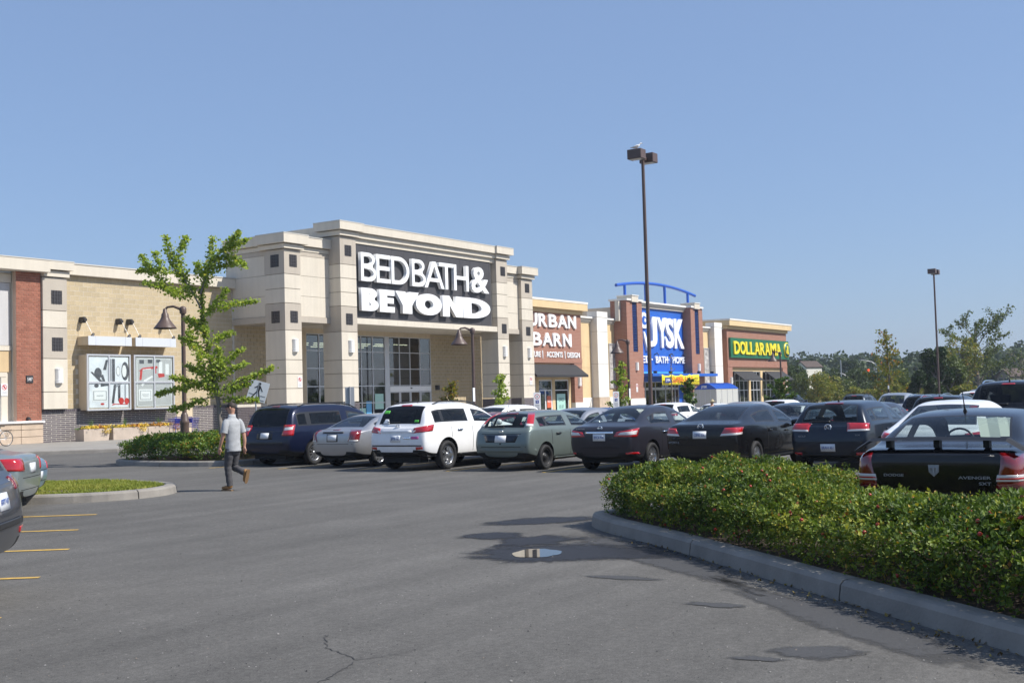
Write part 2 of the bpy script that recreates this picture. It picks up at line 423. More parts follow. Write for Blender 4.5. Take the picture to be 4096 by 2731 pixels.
        vv=[(mxp+p[0]*.9,s*(W+.10)+p[1]*1.0,mz+p[2]) for p in c.v]; c2=MB(); c2.add(vv,c.f,True); c2.box(mxp-.03,mxp+.03,min(s*(W-.1),s*(W+.02)),max(s*(W-.1),s*(W+.02)),mz-.08,mz-.05)
        mr=putmb('mirror',c2,P)
    for nm,m,q,off in sp.get('rear',()):
        rear(q,m,nm,None,off)
    for s in(1,-1):
        for nm,m,q,off in sp.get('rear2',()):
            rear([(s*a,b) for a,b in q],m,nm,None,off)
    pz,pw=sp['plate'],.155
    if pz:
        pl=rear([(-pw,pz-.078),(pw,pz-.078),(pw,pz+.078),(-pw,pz+.078)],M_PLATE,'licence_plate',None,.014,2,2,.02)
        if sp.get('ptext'):
            h=bvh.ray_cast((-3,0,pz),(1,0,0))[0]; h2=bvh.ray_cast((-3,0,pz+.07),(1,0,0))[0]
            me=text_mesh('plate_text',sp['ptext'],.1,.003,0); lo,hi=mesh_bounds(me)
            k=.25/(hi[0]-lo[0]); me.transform(Matrix.Translation((-(lo[0]+hi[0])/2,0,-(lo[2]+hi[2])/2))); me.transform(Matrix.Diagonal((k,1,.062/(hi[2]-lo[2]),1)))
            me.transform(Matrix.Rotation(-math.pi/2,4,'Z')); me.transform(Matrix.Translation((min(h.x,h2.x)-.018,0,pz))); me.materials.append(M_PTEXT); put('plate_text',me,pl)
    if sp.get('emblem'):
        ez,er=sp['emblem']; h=bvh.ray_cast((-3,0,ez),(1,0,0))[0]
        c=MB(); c.lathe([(er,0),(er,-.02),(er*.78,-.022),(er*.76,-.008)],(h.x,0,ez),20,'x'); 
        if sp.get('emk')=='v':
            for s in(1,-1):
                c.tube([(h.x-.014,s*er*.55,ez+er*.55),(h.x-.014,s*er*.3,ez-er*.5),(h.x-.014,0,ez+.05*er)],er*.09,6)
        elif sp.get('emk')=='h':
            for s in(1,-1): c.tube([(h.x-.014,s*er*.45-er*.1,ez-er*.6),(h.x-.014,s*er*.45+er*.1,ez+er*.6)],er*.12,6)
            c.tube([(h.x-.014,-er*.4,ez),(h.x-.014,er*.4,ez)],er*.1,6)
        elif sp.get('emk')=='bar': c.box(h.x-.022,h.x-.008,-er*1.2,er*1.2,ez-er*.15,ez+er*.15)
        elif sp.get('emk')=='m': c.tube([(h.x-.014,-er*.75,ez+er*.1),(h.x-.014,-er*.3,ez+er*.3),(h.x-.014,0,ez-er*.2),(h.x-.014,er*.3,ez+er*.3),(h.x-.014,er*.75,ez+er*.1)],er*.1,6)
        elif sp.get('emk')=='ram':
            c=MB(); c.prism([(-er*.9,ez+er),(er*.9,ez+er),(er*.8,ez-.2*er),(0,ez-er),(-er*.8,ez-.2*er)],h.x-.012,h.x+.01,'x')
            for s in(1,-1): c.tube([(h.x-.014,s*er*.1,ez+er*.5),(h.x-.02,s*er*.6,ez+er*.6),(h.x-.02,s*er*.55,ez+er*.05)],er*.16,6)
            c.tube([(h.x-.02,0,ez+er*.6),(h.x-.02,0,ez-er*.7)],er*.2,6)
        putmb('emblem',c,M_CHROME if sp.get('emk')!='ram' else M_BADGE)
    for (txt,yc,zc,wd,ht) in sp.get('words',()):
        h=bvh.ray_cast((-3,yc,zc),(1,0,0))[0]
        me=text_mesh('badge_text',txt,.1,.006,.001); lo,hi=mesh_bounds(me)
        me.transform(Matrix.Translation((-(lo[0]+hi[0])/2,0,-(lo[2]+hi[2])/2))); me.transform(Matrix.Diagonal((wd/(hi[0]-lo[0]),1,ht/(hi[2]-lo[2]),1)))
        sl=bvh.ray_cast((-3,yc+.03,zc),(1,0,0))[0].x-bvh.ray_cast((-3,yc-.03,zc),(1,0,0))[0].x
        me.transform(Matrix.Rotation(-math.pi/2-math.atan2(sl,.06),4,'Z')); me.transform(Matrix.Translation((h.x-.006,yc,zc))); me.materials.append(M_BADGE); put('badge_text',me)
    if sp.get('rails'):
        xa,xb,yr=sp['rails']
        for s in(1,-1):
            pts=[]
            for k in range(9):
                x=xa+(xb-xa)*k/8; h=bvh.ray_cast((x,s*yr,4),(0,0,-1))[0]; pts.append((x,s*yr,h.z+(.055 if 0<k<8 else .005)))
            c=MB(); c.tube(pts,.018,6); putmb('roof_rail',c,sp.get('railm',M_TRIM))
        for x in sp.get('bars',()):
            h=bvh.ray_cast((x,0,4),(0,0,-1))[0]; c=MB(); c.box(x-.03,x+.03,-yr-.05,yr+.05,h.z+.06,h.z+.09); putmb('cross_bar',c,M_TRIM)
    if sp.get('ant'):
        ax,ah=sp['ant']; h=bvh.ray_cast((ax,0,4),(0,0,-1))[0]; c=MB()
        c.cyl((ax+.02,0,h.z-.01),(ax-.01,0,h.z+.04),.03,.012,8); c.cyl((ax-.01,0,h.z+.03),(ax-.01-ah*.35,0,h.z+ah),.008,.004,6); putmb('antenna',c,M_TRIM)
    if sp.get('wiper'):
        wz=sp['wiper']; rear([(-.02,wz-.012),(.38,wz+.005),(.38,wz+.022),(-.02,wz+.012)],M_TRIM,'rear_wiper',None,.03)
    if sp.get('exhaust'):
        c=MB(); c.cyl((-.03+sp.get('exx',0.08),-W*.55,.27),(.3,-W*.55,.27),.03,.03,10); putmb('exhaust_pipe',c,M_STEEL)
    c=MB(); c.box(.25,.6,-W*.6,W*.6,.2,.36); putmb('underside',c,M_TUB)
    # front fascia
    L=sp['st'][-1]; hz=sp['hl']
    front([(-W*.42,hz-.10),(W*.42,hz-.10),(W*.46,hz+.05),(-W*.46,hz+.05)],M_TRIM,'grille',None,.004)
    front([(-.155,.42),(.155,.42),(.155,.55),(-.155,.55)],M_PLATE,'front_plate',None,.012)
    front([(-W*.7,.30),(W*.7,.30),(W*.66,.40),(-W*.66,.40)],M_TRIM,'air_intake',None,.004)
    return root
NOFF=[0]*11
TAIL_S=[.06,.06,.03,0,.0,.015,.03,.05,.06,.06,.06]
TAIL_H=[.08,.08,.03,0,.03,.07,.08,.09,.1,.1,.1]
NOSE=[-.08,-.08,-.02,0,-.02,-.06,-.08,-.1,-.1,-.1,-.1]
def sedan(P,L=4.62,W=1.76,H=1.49,roh=.98,wb=2.70,deck=1.05,D=.58,RE=1.42,wr=.315,rim='five',**k):
    d=H-1.49
    sp=dict(paint=P,W=W,H=H,ox=L/2,wr=wr,rim=rim,axles=(roh,roh+wb),
      st=[0,.09,.34,D,(D+RE)/2,RE,RE+.28,2.12,2.22,2.78,3.12,3.46,3.95,L-.28,L-.08,L],
      top=[(0,deck-.09),(.09,deck-.02),(.34,deck),(D,deck+.015),((D+RE)/2,(deck+H)/2+.015),(RE,H-.055),(RE+.28,H-.015),(2.12,H),(2.22,H-.002),(2.78,H-.06),(3.12,H-.24),(3.46,1.04+d*.3),(3.95,.96),(L-.28,.84),(L-.08,.76),(L,.70)],
      belt=[(0,deck-.13),(D,deck-.05),(2.1,.93),(3.46,.91),(L-.3,.78),(L,.64)],
      bot=[(0,.33),(.34,.24),(roh,.19),(L-.6,.18),(L,.26)],
      plan=[(0,.83),(.09,.91),(.34,.965),(1.2,1),(3.3,1),(L-.5,.95),(L-.28,.90),(L-.08,.78),(L,.66)],
      rw=[(D,.74),(RE,.66),(2.2,.69),(2.8,.67),(3.46,.78)],
      tail=TAIL_S,nose=NOSE,side={'side1':(4,7),'side0':(8,11)},back=(3,5),front=(9,11),
      cab=(D+.05,3.4),seat=((1.45,(-.38,.38)),(2.35,(-.37,.37))),hl=.66,handles=(1.62,2.62),seams=(1.45,2.16,3.2),sill=.27,mirror=3.0,plate=.80,
      lights=[(M_RED,[(.03,W*.5-.40,.80),(.30,W*.5-.03,.80),(.34,W*.5-.02,.94),(.03,W*.5-.32,.95)])],
      rear=[('boot_seam',M_TUB,[(-W*.42,.645),(W*.42,.645),(W*.42,.655),(-W*.42,.655)],.003),('bumper_seam',M_TUB,[(-W*.46,.45),(W*.46,.45),(W*.46,.46),(-W*.46,.46)],.003)],rear2=[])
    sp.update(k); return sp
def hatch(P,L=4.2,W=1.75,H=1.46,roh=.78,wb=2.6,base=.99,RE=.62,wr=.31,rim='five',x0=.10,hip=.03,**k):
    sp=dict(paint=P,W=W,H=H,ox=L/2,wr=wr,rim=rim,axles=(roh,roh+wb),
      st=[0,x0,(x0+RE)/2,RE,RE+.3,1.30,1.86,1.96,2.52,2.86,3.2,3.6,L-.28,L-.08,L],
      top=[(0,base-.06),(x0,base),((x0+RE)/2,(base+H)/2+.02),(RE,H-.05),(RE+.3,H-.02),(1.3,H),(1.96,H),(2.52,H-.07),(2.86,H-.25),(3.2,1.03),(3.6,.96),(L-.28,.84),(L-.08,.75),(L,.68)],
      belt=[(0,base-.10),(x0,base-.05),(1.3,.95),(3.2,.90),(L-.3,.77),(L,.62)],
      bot=[(0,.33),(.3,.25),(roh,.19),(L-.6,.18),(L,.26)],
      plan=[(0,.86),(x0,.925),(.5,.975),(1.2,1),(2.9,1),(L-.5,.95),(L-.28,.9),(L-.08,.78),(L,.66)],
      rw=[(0,.8),(x0,.78),(RE,.70),(1.5,.71),(2.5,.68),(3.2,.78)],
      tail=TAIL_H,nose=NOSE,side={'side2':(3,4),'side1':(4,6),'side0':(7,10)},back=(1,3),front=(8,10),
      cab=(x0+.12,3.1),seat=((1.05,(-.38,.38)),(2.1,(-.37,.37))),hl=.66,handles=(1.40,2.35),seams=(1.05,1.91,2.95),sill=.27,mirror=2.75,plate=.62,
      lights=[(M_RED,[(.02,W*.5-.34,.72),(.22,W*.5-.03,.74),(.26,W*.5-.02,.92),(.05,W*.5-.34,.92)])],
      rear=[('tailgate_seam',M_TUB,[(-W*.43,.50),(W*.43,.50),(W*.43,.51),(-W*.43,.51)],.003),('brake_light',M_RED,[(-.16,H-.105),(.16,H-.105),(.15,H-.085),(-.15,H-.085)],.012)],rear2=[],wiper=base+.02)
    sp.update(k); return sp
def suv(P,L=4.68,W=1.88,H=1.70,roh=.98,wb=2.70,base=1.13,RE=.50,wr=.36,rim='five',x0=.12,**k):
    sp=dict(paint=P,W=W,H=H,ox=L/2,wr=wr,rim=rim,axles=(roh,roh+wb),gap=.07,
      st=[0,x0,(x0+RE)/2,RE,RE+.3,1.38,2.0,2.1,2.72,3.1,3.5,4.0,L-.3,L-.08,L],
      top=[(0,base-.07),(x0,base),((x0+RE)/2,(base+H)/2+.02),(RE,H-.05),(RE+.3,H-.015),(1.38,H),(2.1,H-.01),(2.72,H-.09),(3.1,H-.32),(3.5,1.16),(4.0,1.1),(L-.3,.98),(L-.08,.88),(L,.8)],
      belt=[(0,base-.11),(x0,base-.05),(1.38,1.08),(3.5,1.03),(L-.3,.9),(L,.74)],
      bot=[(0,.42),(.3,.32),(roh,.26),(L-.6,.25),(L,.34)],
      plan=[(0,.87),(x0,.935),(.5,.98),(1.2,1),(3.2,1),(L-.5,.95),(L-.3,.9),(L-.08,.8),(L,.7)],
      rw=[(0,.8),(x0,.80),(RE,.74),(1.5,.75),(2.7,.72),(3.5,.8)],
      tail=TAIL_H,nose=NOSE,side={'side2':(3,4),'side1':(4,6),'side0':(7,10)},back=(1,3),front=(8,10),privacy=1,clad=1,
      cab=(x0+.14,3.4),seat=((1.1,(-.4,.4)),(2.25,(-.4,.4))),hl=.8,handles=(1.5,2.5),seams=(1.15,2.05,3.2),sill=.36,mirror=3.0,plate=.80,
      lights=[(M_RED,[(.03,W*.5-.38,.98),(.30,W*.5-.03,1.0),(.36,W*.5-.02,1.12),(.05,W*.5-.36,1.08)])],
      rear=[('tailgate_seam',M_TUB,[(-W*.43,.64),(W*.43,.64),(W*.43,.655),(-W*.43,.655)],.004),('brake_light',M_RED,[(-.16,H-.115),(.16,H-.115),(.15,H-.09),(-.15,H-.09)],.012)],
      rear2=[('bumper_reflector',M_RED,[(.56,.56),(.74,.56),(.74,.62),(.56,.62)],.01)],wiper=base+.02,railm=M_TRIM)
    sp.update(k); return sp
def minivan(P,**k):
    L=5.1;H=k.get('H',1.75)
    sp=suv(P,L=L,W=1.99,H=H,roh=1.05,wb=3.03,base=1.06,RE=.42,wr=.335,rim='ten',x0=.10,
      st=[0,.10,.26,.42,.75,1.9,2.35,2.45,3.2,3.65,4.15,4.5,L-.3,L-.08,L],
      top=[(0,.98),(.10,1.06),(.26,1.42),(.42,H-.06),(.75,H-.02),(1.9,H),(2.45,H-.01),(3.2,H-.10),(3.65,H-.36),(4.15,1.10),(4.5,1.0),(L-.3,.92),(L-.08,.82),(L,.74)],
      belt=[(0,.96),(.10,1.0),(1.9,1.0),(4.15,.98),(L-.3,.82),(L,.68)],
      bot=[(0,.36),(.3,.28),(1,.22),(L-.6,.2),(L,.28)],
      plan=[(0,.88),(.10,.945),(.5,.985),(1.2,1),(3.7,1),(L-.5,.95),(L-.3,.9),(L-.08,.8),(L,.7)],
      rw=[(0,.82),(.1,.82),(.42,.77),(1.9,.77),(3.2,.74),(4.15,.84)],clad=0,
      cab=(.26,4.0),seat=((1.3,(-.4,.4)),(2.2,(-.4,.4)),(3.0,(-.42,.42))),hl=.74,handles=(2.0,2.75),seams=(1.75,2.4,3.6),sill=.30,mirror=3.6,plate=.80)
    sp.update(k); return sp
# ------------------------------------------------------------------ ground, roads, kerbs
def sstep(t): t=max(0,min(1,t)); return t*t*(3-2*t)
def gz(x,y): return -.36*sstep((x-31)/16)*sstep((37-y)/7)
def asphalt_mat():
    m=bpy.data.materials.new('asphalt'); m.use_nodes=True; n=m.node_tree; b=n.nodes['Principled BSDF']; L=n.links.new
    tc=n.nodes.new('ShaderNodeTexCoord')
    def noise_(s,d=5,r=.6):
        z=n.nodes.new('ShaderNodeTexNoise'); z.inputs['Scale'].default_value=s; z.inputs['Detail'].default_value=d; z.inputs['Roughness'].default_value=r; L(tc.outputs['Object'],z.inputs['Vector']); return z
    a=noise_(.22,6,.65); g=noise_(70,4,.95); f=noise_(2.2,6,.7)
    def rmp(src,lo,hi,o0,o1):
        r=n.nodes.new('ShaderNodeMapRange'); r.inputs[1].default_value=lo; r.inputs[2].default_value=hi; r.inputs[3].default_value=o0; r.inputs[4].default_value=o1; L(src,r.inputs[0]); return r.outputs[0]
    def mul(x,y):
        q=n.nodes.new('ShaderNodeMath'); q.operation='MULTIPLY'; L(x,q.inputs[0]); L(y,q.inputs[1]); return q.outputs[0]
    mpn=n.nodes.new('ShaderNodeMapping'); mpn.inputs['Rotation'].default_value=(0,0,R_(-48.5)); mpn.inputs['Scale'].default_value=(.06,1.5,1); L(tc.outputs['Object'],mpn.inputs[0])
    st=n.nodes.new('ShaderNodeTexNoise'); st.inputs['Scale'].default_value=1; st.inputs['Detail'].default_value=4; L(mpn.outputs[0],st.inputs['Vector'])
    h=noise_(17,3,.8); sp=noise_(30,1,.5)
    v0=mul(mul(rmp(st.outputs[0],.32,.68,.86,1.10),rmp(h.outputs[0],.3,.7,.78,1.24)),rmp(sp.outputs[0],.70,.76,1,1.55))
    v=mul(mul(mul(v0,rmp(a.outputs[0],.35,.68,.86,1.12)),rmp(g.outputs[0],.3,.72,.45,1.62)),rmp(f.outputs[0],.3,.7,.90,1.08))
    cmb=n.nodes.new('ShaderNodeMix'); cmb.data_type='RGBA'; cmb.blend_type='MULTIPLY'; cmb.inputs[0].default_value=1
    cmb.inputs[6].default_value=(.113,.108,.100,1); L(v,cmb.inputs[7]); L(cmb.outputs[2],b.inputs['Base Color'])
    b.inputs['Roughness'].default_value=.88; b.inputs['Specular IOR Level'].default_value=.3
    bp=n.nodes.new('ShaderNodeBump'); bp.inputs['Strength'].default_value=.5; bp.inputs['Distance'].default_value=.006
    L(g.outputs[0],bp.inputs['Height']); L(bp.outputs[0],b.inputs['Normal']); return m
M_ASPH=asphalt_mat()
M_CONC=mat('concrete',(.25,.230,.203),.85,var=.5,vscale=2.2,bump=.3,bscale=35)
M_WALK=mat('sidewalk_concrete',(.27,.255,.232),.85,var=.3,vscale=.8,bump=.15,bscale=30)
M_YEL=mat('line_yellow',(.62,.38,.06),.7,var=.45,vscale=7,hue=(.22,.17,.1))
M_SOIL=mat('soil',(.07,.05,.035),.95,var=.5,vscale=5,bump=.6,bscale=20)
M_FIELD=mat('field',(.09,.11,.04),.95,var=.5,vscale=.05)
g=MB(); g.add([(-2500,-2500,-.6),(2500,-2500,-.6),(2500,2500,-.6),(-2500,2500,-.6)],[(0,1,2,3)]); setp(g.build('ground',M_FIELD),kind='structure')
xs=np.concatenate([np.arange(-90,24,6),np.arange(24,60,1.5),np.arange(60,182,6)]); ys=np.concatenate([np.arange(-90,24,6),np.arange(24,40,1),np.array([40,46,60.])])
XX,YY=np.meshgrid(xs,ys); ZZ=np.vectorize(gz)(XX,YY); nx,ny=len(xs),len(ys)
idx=np.arange(nx*ny).reshape(ny,nx); fc=np.stack([idx[:-1,:-1],idx[:-1,1:],idx[1:,1:],idx[1:,:-1]],-1).reshape(-1,4)
lot=setp(mkobj('parking_lot',npmesh('parking_lot',np.stack([XX,YY,ZZ],-1).reshape(-1,3),fc,M_ASPH,True)),kind='structure')
# painted stall lines
def line(p,q,wd=.10,z=.006):
    p=Vector((*p,0));q=Vector((*q,0)); d=(q-p).normalized(); nn=Vector((-d.y,d.x,0))*wd/2
    pts=[p+nn,q+nn,q-nn,p-nn]; m=MB(); n=max(1,int((q-p).length/1.2)); v=[];f=[]
    for k in range(n+1):
        for s in (1,-1):
            a=p.lerp(q,k/n)+nn*s; v.append((a.x,a.y,gz(a.x,a.y)+z))
    m.add(v,[(2*k,2*k+1,2*k+3,2*k+2) for k in range(n)]); o=m.build('stall_line',M_YEL,lot,recalc=False)
    for pl in o.data.polygons:
        if pl.normal.z<0: o.data.flip_normals(); break
for Yl in (26-.5,22.78,20.0,17.15,14.4,11.8,9.3,6.7): line((23.0,Yl),(28.6,Yl))
for Yl in (22.8,20,17.2,14.4,11.8): line((28.8,Yl),(34.2,Yl))
ld=Vector((-.6,.8)).normalized()
for e in ((12.47,16.52),(10.78,14.7),(9.23,12.77),(7.54,10.93),(5.9,9.1)):
    line(e,(e[0]+ld.x*5.4,e[1]+ld.y*5.4))
line((2,38.6),(26,38.6),.09)
# sidewalk with kerb in front of the shops
kp=[(-60,43.4),(25.5,43.4),(28.5,42.2),(31.0,39.7),(33.5,38.2),(37,37.7),(180,37.7)]
m=MB(); top=[(x,y+.16,.15) for x,y in kp]; n=len(kp)
m.add([(x,y,-.05) for x,y in kp]+[(x,y+.03,.12) for x,y in kp]+[(x,y+.06,.15) for x,y in kp]+top,
   [(r*n+i,r*n+i+1,(r+1)*n+i+1,(r+1)*n+i) for r in range(3) for i in range(n-1)])
walk=setp(m.build('kerb',M_CONC),kind='structure')
m=MB(); m.add(top+[(x,58,.15) for x,y in kp],[(i,i+1,n+i+1,n+i) for i in range(n-1)]); sw=setp(m.build('sidewalk',M_WALK),kind='structure')
m=MB()
for k in range(12): x=-8+k*4; m.box(x,x+.02,44,52.2,.148,.1515)
o=m.build('joint',mat('joint_dark',(.2,.19,.18),.9),sw); o['kind']='stuff'
# islands: a kerb swept round a closed outline, cut into stones, with a bed inside
def smooth_loop(pts,it=2,closed=True):
    for _ in range(it):
        q=[];n=len(pts)
        for i in range(n if closed else n-1):
            a,b=Vector(pts[i]),Vector(pts[(i+1)%n]); q+= [a.lerp(b,.25),a.lerp(b,.75)]
        if not closed: q=[Vector(pts[0])]+q[1:-1]+[Vector(pts[-1])]
        pts=q
    return [Vector(p) for p in pts]
def island(outline,hk=.17,seglen=3.0,bed=M_SOIL,wk=.26,bedz=.13):
    P=smooth_loop([(x,y) for x,y in outline]); n=len(P)
    area=sum(P[i].x*P[(i+1)%n].y-P[(i+1)%n].x*P[i].y for i in range(n))
    if area<0: P.reverse()
    nr=[]
    for i in range(n):
        d=(P[(i+1)%n]-P[i-1]).normalized(); nr.append(Vector((-d.y,d.x)))
    prof=[(0,-.05),(.025,hk*.75),(.055,hk*.96),(.10,hk),(wk-.04,hk),(wk,hk-.03),(wk,bedz-.06)]
    bedo=MB(); zz=[gz(p.x,p.y) for p in P]
    bedo.add([(*(P[i]+nr[i]*wk*.9),zz[i]+bedz) for i in range(n)],[tuple(range(n))]); bo=setp(bedo.build('planting_bed',bed),kind='structure')
    i=0;acc=0;start=0
    def emit(a,b):
        m=MB();v=[];k=len(prof);cnt=b-a+1
        for j in range(a,b+1):
            p=P[j%n];q=nr[j%n]; t=0
            if j==a or j==b: 
                d=(P[(j+1)%n]-P[j-1]).normalized()*.012; p=p+(d if j==a else -d)
            for o,z in prof: v.append((p.x+q.x*o,p.y+q.y*o,z+zz[j%n]))
        f=[(r*k+c,(r+1)*k+c,(r+1)*k+c+1,r*k+c+1) for r in range(cnt-1) for c in range(k-1)]
        f+=[tuple(range(k)),tuple((cnt-1)*k+c for c in range(k-1,-1,-1))]
        m.add(v,f,False); m.build('kerb_stone',M_CONC,bo)
    for j in range(1,n+1):
        acc+=(P[j%n]-P[j-1]).length
        if acc>seglen or j==n: emit(start,j); start=j; acc=0
    return bo,P
HEDGE_ISLAND=[(14.2,8.1),(13.4,7.7),(12.17,6.14),(10.46,4.22),(9.77,3.46),(8.1,1.55),(5.4,-1.5),(3.5,-4),(6,-6),(10,-4),(12.3,1.2),(12.3,4.3),(16.2,4.5),(16.0,7.0)]
SHRUB_ISLAND=[(24.6,31.6),(23.65,30.4),(23.35,28.2),(23.4,26.6),(23.9,25.5),(26,25.4),(33.4,25.4),(34.2,26.4),(34.2,30.6),(33.4,31.6)]
GRASS_ISLAND=[(16.5,19.1),(15.4,18.45),(14.2,18.65),(13.3,19.7),(10,24.5),(11.5,27.5),(14.5,26),(17.3,22.3),(17,20.2)]
hedge_bed,_=island(HEDGE_ISLAND); shrub_bed,_=island(SHRUB_ISLAND,.16); grass_bed,GP=island(GRASS_ISLAND,.17,bed=mat('turf_soil',(.13,.10,.07),.95,var=.4,vscale=3,bump=.5),bedz=.15)
for a in ((37.5,26.2,56,31)),: pass
for x0 in (38.0,49.5,78,118): island([(x0,26.3),(x0+4.5,26.3),(x0+5,27),(x0+5,30.6),(x0+4.5,31.2),(x0,31.2),(x0-.5,30.6),(x0-.5,27)],.16)
# wet patches, damp bands that paint in hedge shade, and the puddle
M_WET=mat('wet_asphalt',(.022,.022,.025),.6,spec=.3,var=.3,vscale=30,bump=.35,bscale=60)
M_DAMP_OR_SHADE=mat('damp_or_shade_asphalt',(.056,.055,.055),.75,var=.35,vscale=25,bump=.3,bscale=60)
def ragged(m,sc):
    n=m.node_tree; L=n.links.new; b=n.nodes['Principled BSDF']; out=n.nodes['Material Output']; at=n.nodes.new('ShaderNodeAttribute'); at.attribute_name='fade'
    tc=n.nodes.new('ShaderNodeTexCoord'); nz=n.nodes.new('ShaderNodeTexNoise'); nz.inputs['Scale'].default_value=sc; nz.inputs['Detail'].default_value=8; nz.inputs['Roughness'].default_value=.68; L(tc.outputs['Object'],nz.inputs['Vector'])
    a=n.nodes.new('ShaderNodeMath'); a.operation='MULTIPLY_ADD'; a.inputs[1].default_value=1.1; L(nz.outputs[0],a.inputs[0]); L(at.outputs['Fac'],a.inputs[2])
    r=n.nodes.new('ShaderNodeMapRange'); r.inputs[1].default_value=.72; r.inputs[2].default_value=1.28; L(a.outputs[0],r.inputs[0])
    t=n.nodes.new('ShaderNodeBsdfTransparent'); mx=n.nodes.new('ShaderNodeMixShader'); L(r.outputs[0],mx.inputs[0]); L(t.outputs[0],mx.inputs[1]); L(b.outputs[0],mx.inputs[2]); L(mx.outputs[0],out.inputs[0])
ragged(M_WET,4.5); ragged(M_DAMP_OR_SHADE,6)
M_WATER=mat('water',(.02,.02,.02),.0,spec=.75)
def blob(name,cx,cy,a,b,ang,z,m,rag=.25,n=64,seed=0,spikes=0):
    r=random.Random(seed); ph=[r.uniform(0,6.28) for _ in range(9)]; v=[(cx,cy,z)]; fd=[1.0]; ca,sa=math.cos(ang),math.sin(ang)
    for k in range(n):
        t=2*math.pi*k/n; rr=1+sum(rag/(i+1.3)*math.sin((i+1)*t+ph[i]) for i in range(9))+r.uniform(-1,1)*spikes
        for q_ in(.72,1.22): x,y=a*rr*q_*math.cos(t),b*rr*q_*math.sin(t); v.append((cx+x*ca-y*sa,cy+x*sa+y*ca,z)); fd.append(.72 if q_<1 else 0.0)
    mb=MB(); mb.add(v,[(0,1+2*k,1+2*((k+1)%n)) for k in range(n)]+[(1+2*k,2+2*k,2+2*((k+1)%n),1+2*((k+1)%n)) for k in range(n)]); o=mb.build(name,m,None,recalc=False)
    at=o.data.attributes.new('fade','FLOAT','POINT'); at.data.foreach_set('value',fd); return o
RD=math.atan2(-.835,.55)   # direction of the camera's right on the ground, used by the stains that lie along the kerb
setp(blob('wet_or_shade_patch',11.1,6.9,1.15,.72,RD,.005,M_WET,.22,160,3,.08),kind='structure')
setp(blob('wet_or_shade_patch',12.3,8.45,.42,.36,RD,.005,M_WET,.14,120,5,.05),kind='structure')
setp(blob('wet_or_shade_patch',14.05,8.75,.9,.42,RD+.25,.005,M_WET,.12,120,6,.04),kind='structure')
setp(blob('wet_or_shade_patch',11.95,7.75,.5,.5,RD,.0046,M_WET,.3,120,8,.1),kind='structure')
setp(blob('wet_or_shade_patch',11.9,6.5,1.1,.42,2.29,.0042,M_DAMP_OR_SHADE,.3,120,9,.1),kind='structure')
setp(blob('wet_or_shade_patch',9.9,5.32,.36,.11,RD-.45,.005,M_DAMP_OR_SHADE,.2,80,10,.06),kind='structure')
setp(blob('wet_or_shade_patch',11.3,5.78,2.3,.30,.855,.0043,M_DAMP_OR_SHADE,.18,160,17,.05),kind='structure')  # damp band along the kerb, also painted in to deepen the hedge's shadow
setp(blob('wet_or_shade_patch',8.6,2.75,1.9,.24,.855,.0043,M_DAMP_OR_SHADE,.2,160,18,.05),kind='structure')  # same band nearer the camera: damp plus painted hedge shadow
setp(blob('wet_or_shade_patch',7.6,2.69,.30,.20,RD,.005,M_DAMP_OR_SHADE,.16,80,11,.05),kind='structure')
setp(blob('wet_or_shade_patch',7.25,2.95,.20,.06,RD-.3,.005,M_DAMP_OR_SHADE,.3,60,12,.08),kind='structure')
setp(blob('wet_or_shade_patch',8.9,4.0,.28,.09,RD-.5,.005,M_DAMP_OR_SHADE,.3,60,14,.1),kind='structure')
setp(blob('water',11.03,7.05,.215,.30,RD,.009,M_WATER,.12,80,4,.02),kind='structure')
# cracks in the asphalt near the camera
M_CRACK=mat('crack_fill',(.045,.044,.044),.9)
def crack(pts,wd,seed):
    r=random.Random(seed); P=[Vector((*p,0)) for p in pts]; q=[]
    for a,b in zip(P,P[1:]):
        k=max(2,int((b-a).length/.04)); q+=[a.lerp(b,i/k)+Vector((r.uniform(-.02,.02),r.uniform(-.02,.02),0)) for i in range(k)]
    v=[];f=[]
    for i,p in enumerate(q):
        d=(q[min(i+1,len(q)-1)]-q[max(i-1,0)]).normalized(); nn=Vector((-d.y,d.x,0))*wd*r.uniform(.4,1)
        v+=[(p.x+nn.x,p.y+nn.y,.004),(p.x-nn.x,p.y-nn.y,.004)]
        if i: f.append((2*i-2,2*i-1,2*i+1,2*i))
    m=MB(); m.add(v,f); m.build('crack',M_CRACK,lot)
crack([(5.15,5.05),(5.5,5.1),(6.05,5.3)],.006,1); crack([(6.05,5.3),(6.25,5.75),(6.6,6.1)],.005,2); crack([(6.05,5.3),(6.35,5.15)],.004,3)
crack([(8.35,1.75),(8.18,1.9)],.004,4)

# ------------------------------------------------------------------ shared wall materials
def wallmat(name,col,var=.18,vs=.7,bump=.12,bs=60,rough=.9):
    m=mat(name,col,rough,spec=.2,var=var,vscale=vs,bump=bump,bscale=bs); n=m.node_tree; b=n.nodes['Principled BSDF']   # faint rain streaks running down
    src=b.inputs['Base Color'].links[0].from_socket; tc=n.nodes.new('ShaderNodeTexCoord'); mp=n.nodes.new('ShaderNodeMapping'); mp.inputs['Scale'].default_value=(4,4,.22); nz=n.nodes.new('ShaderNodeTexNoise'); nz.inputs['Scale'].default_value=1; nz.inputs['Detail'].default_value=5
    mr=n.nodes.new('ShaderNodeMapRange'); mr.inputs[1].default_value=.42; mr.inputs[2].default_value=.72; mr.inputs[3].default_value=1; mr.inputs[4].default_value=.93; hs=n.nodes.new('ShaderNodeHueSaturation')
    n.links.new(tc.outputs['Object'],mp.inputs[0]); n.links.new(mp.outputs[0],nz.inputs['Vector']); n.links.new(nz.outputs[0],mr.inputs[0]); n.links.new(mr.outputs[0],hs.inputs['Value']); n.links.new(src,hs.inputs['Color']); n.links.new(hs.outputs[0],b.inputs['Base Color']); return m
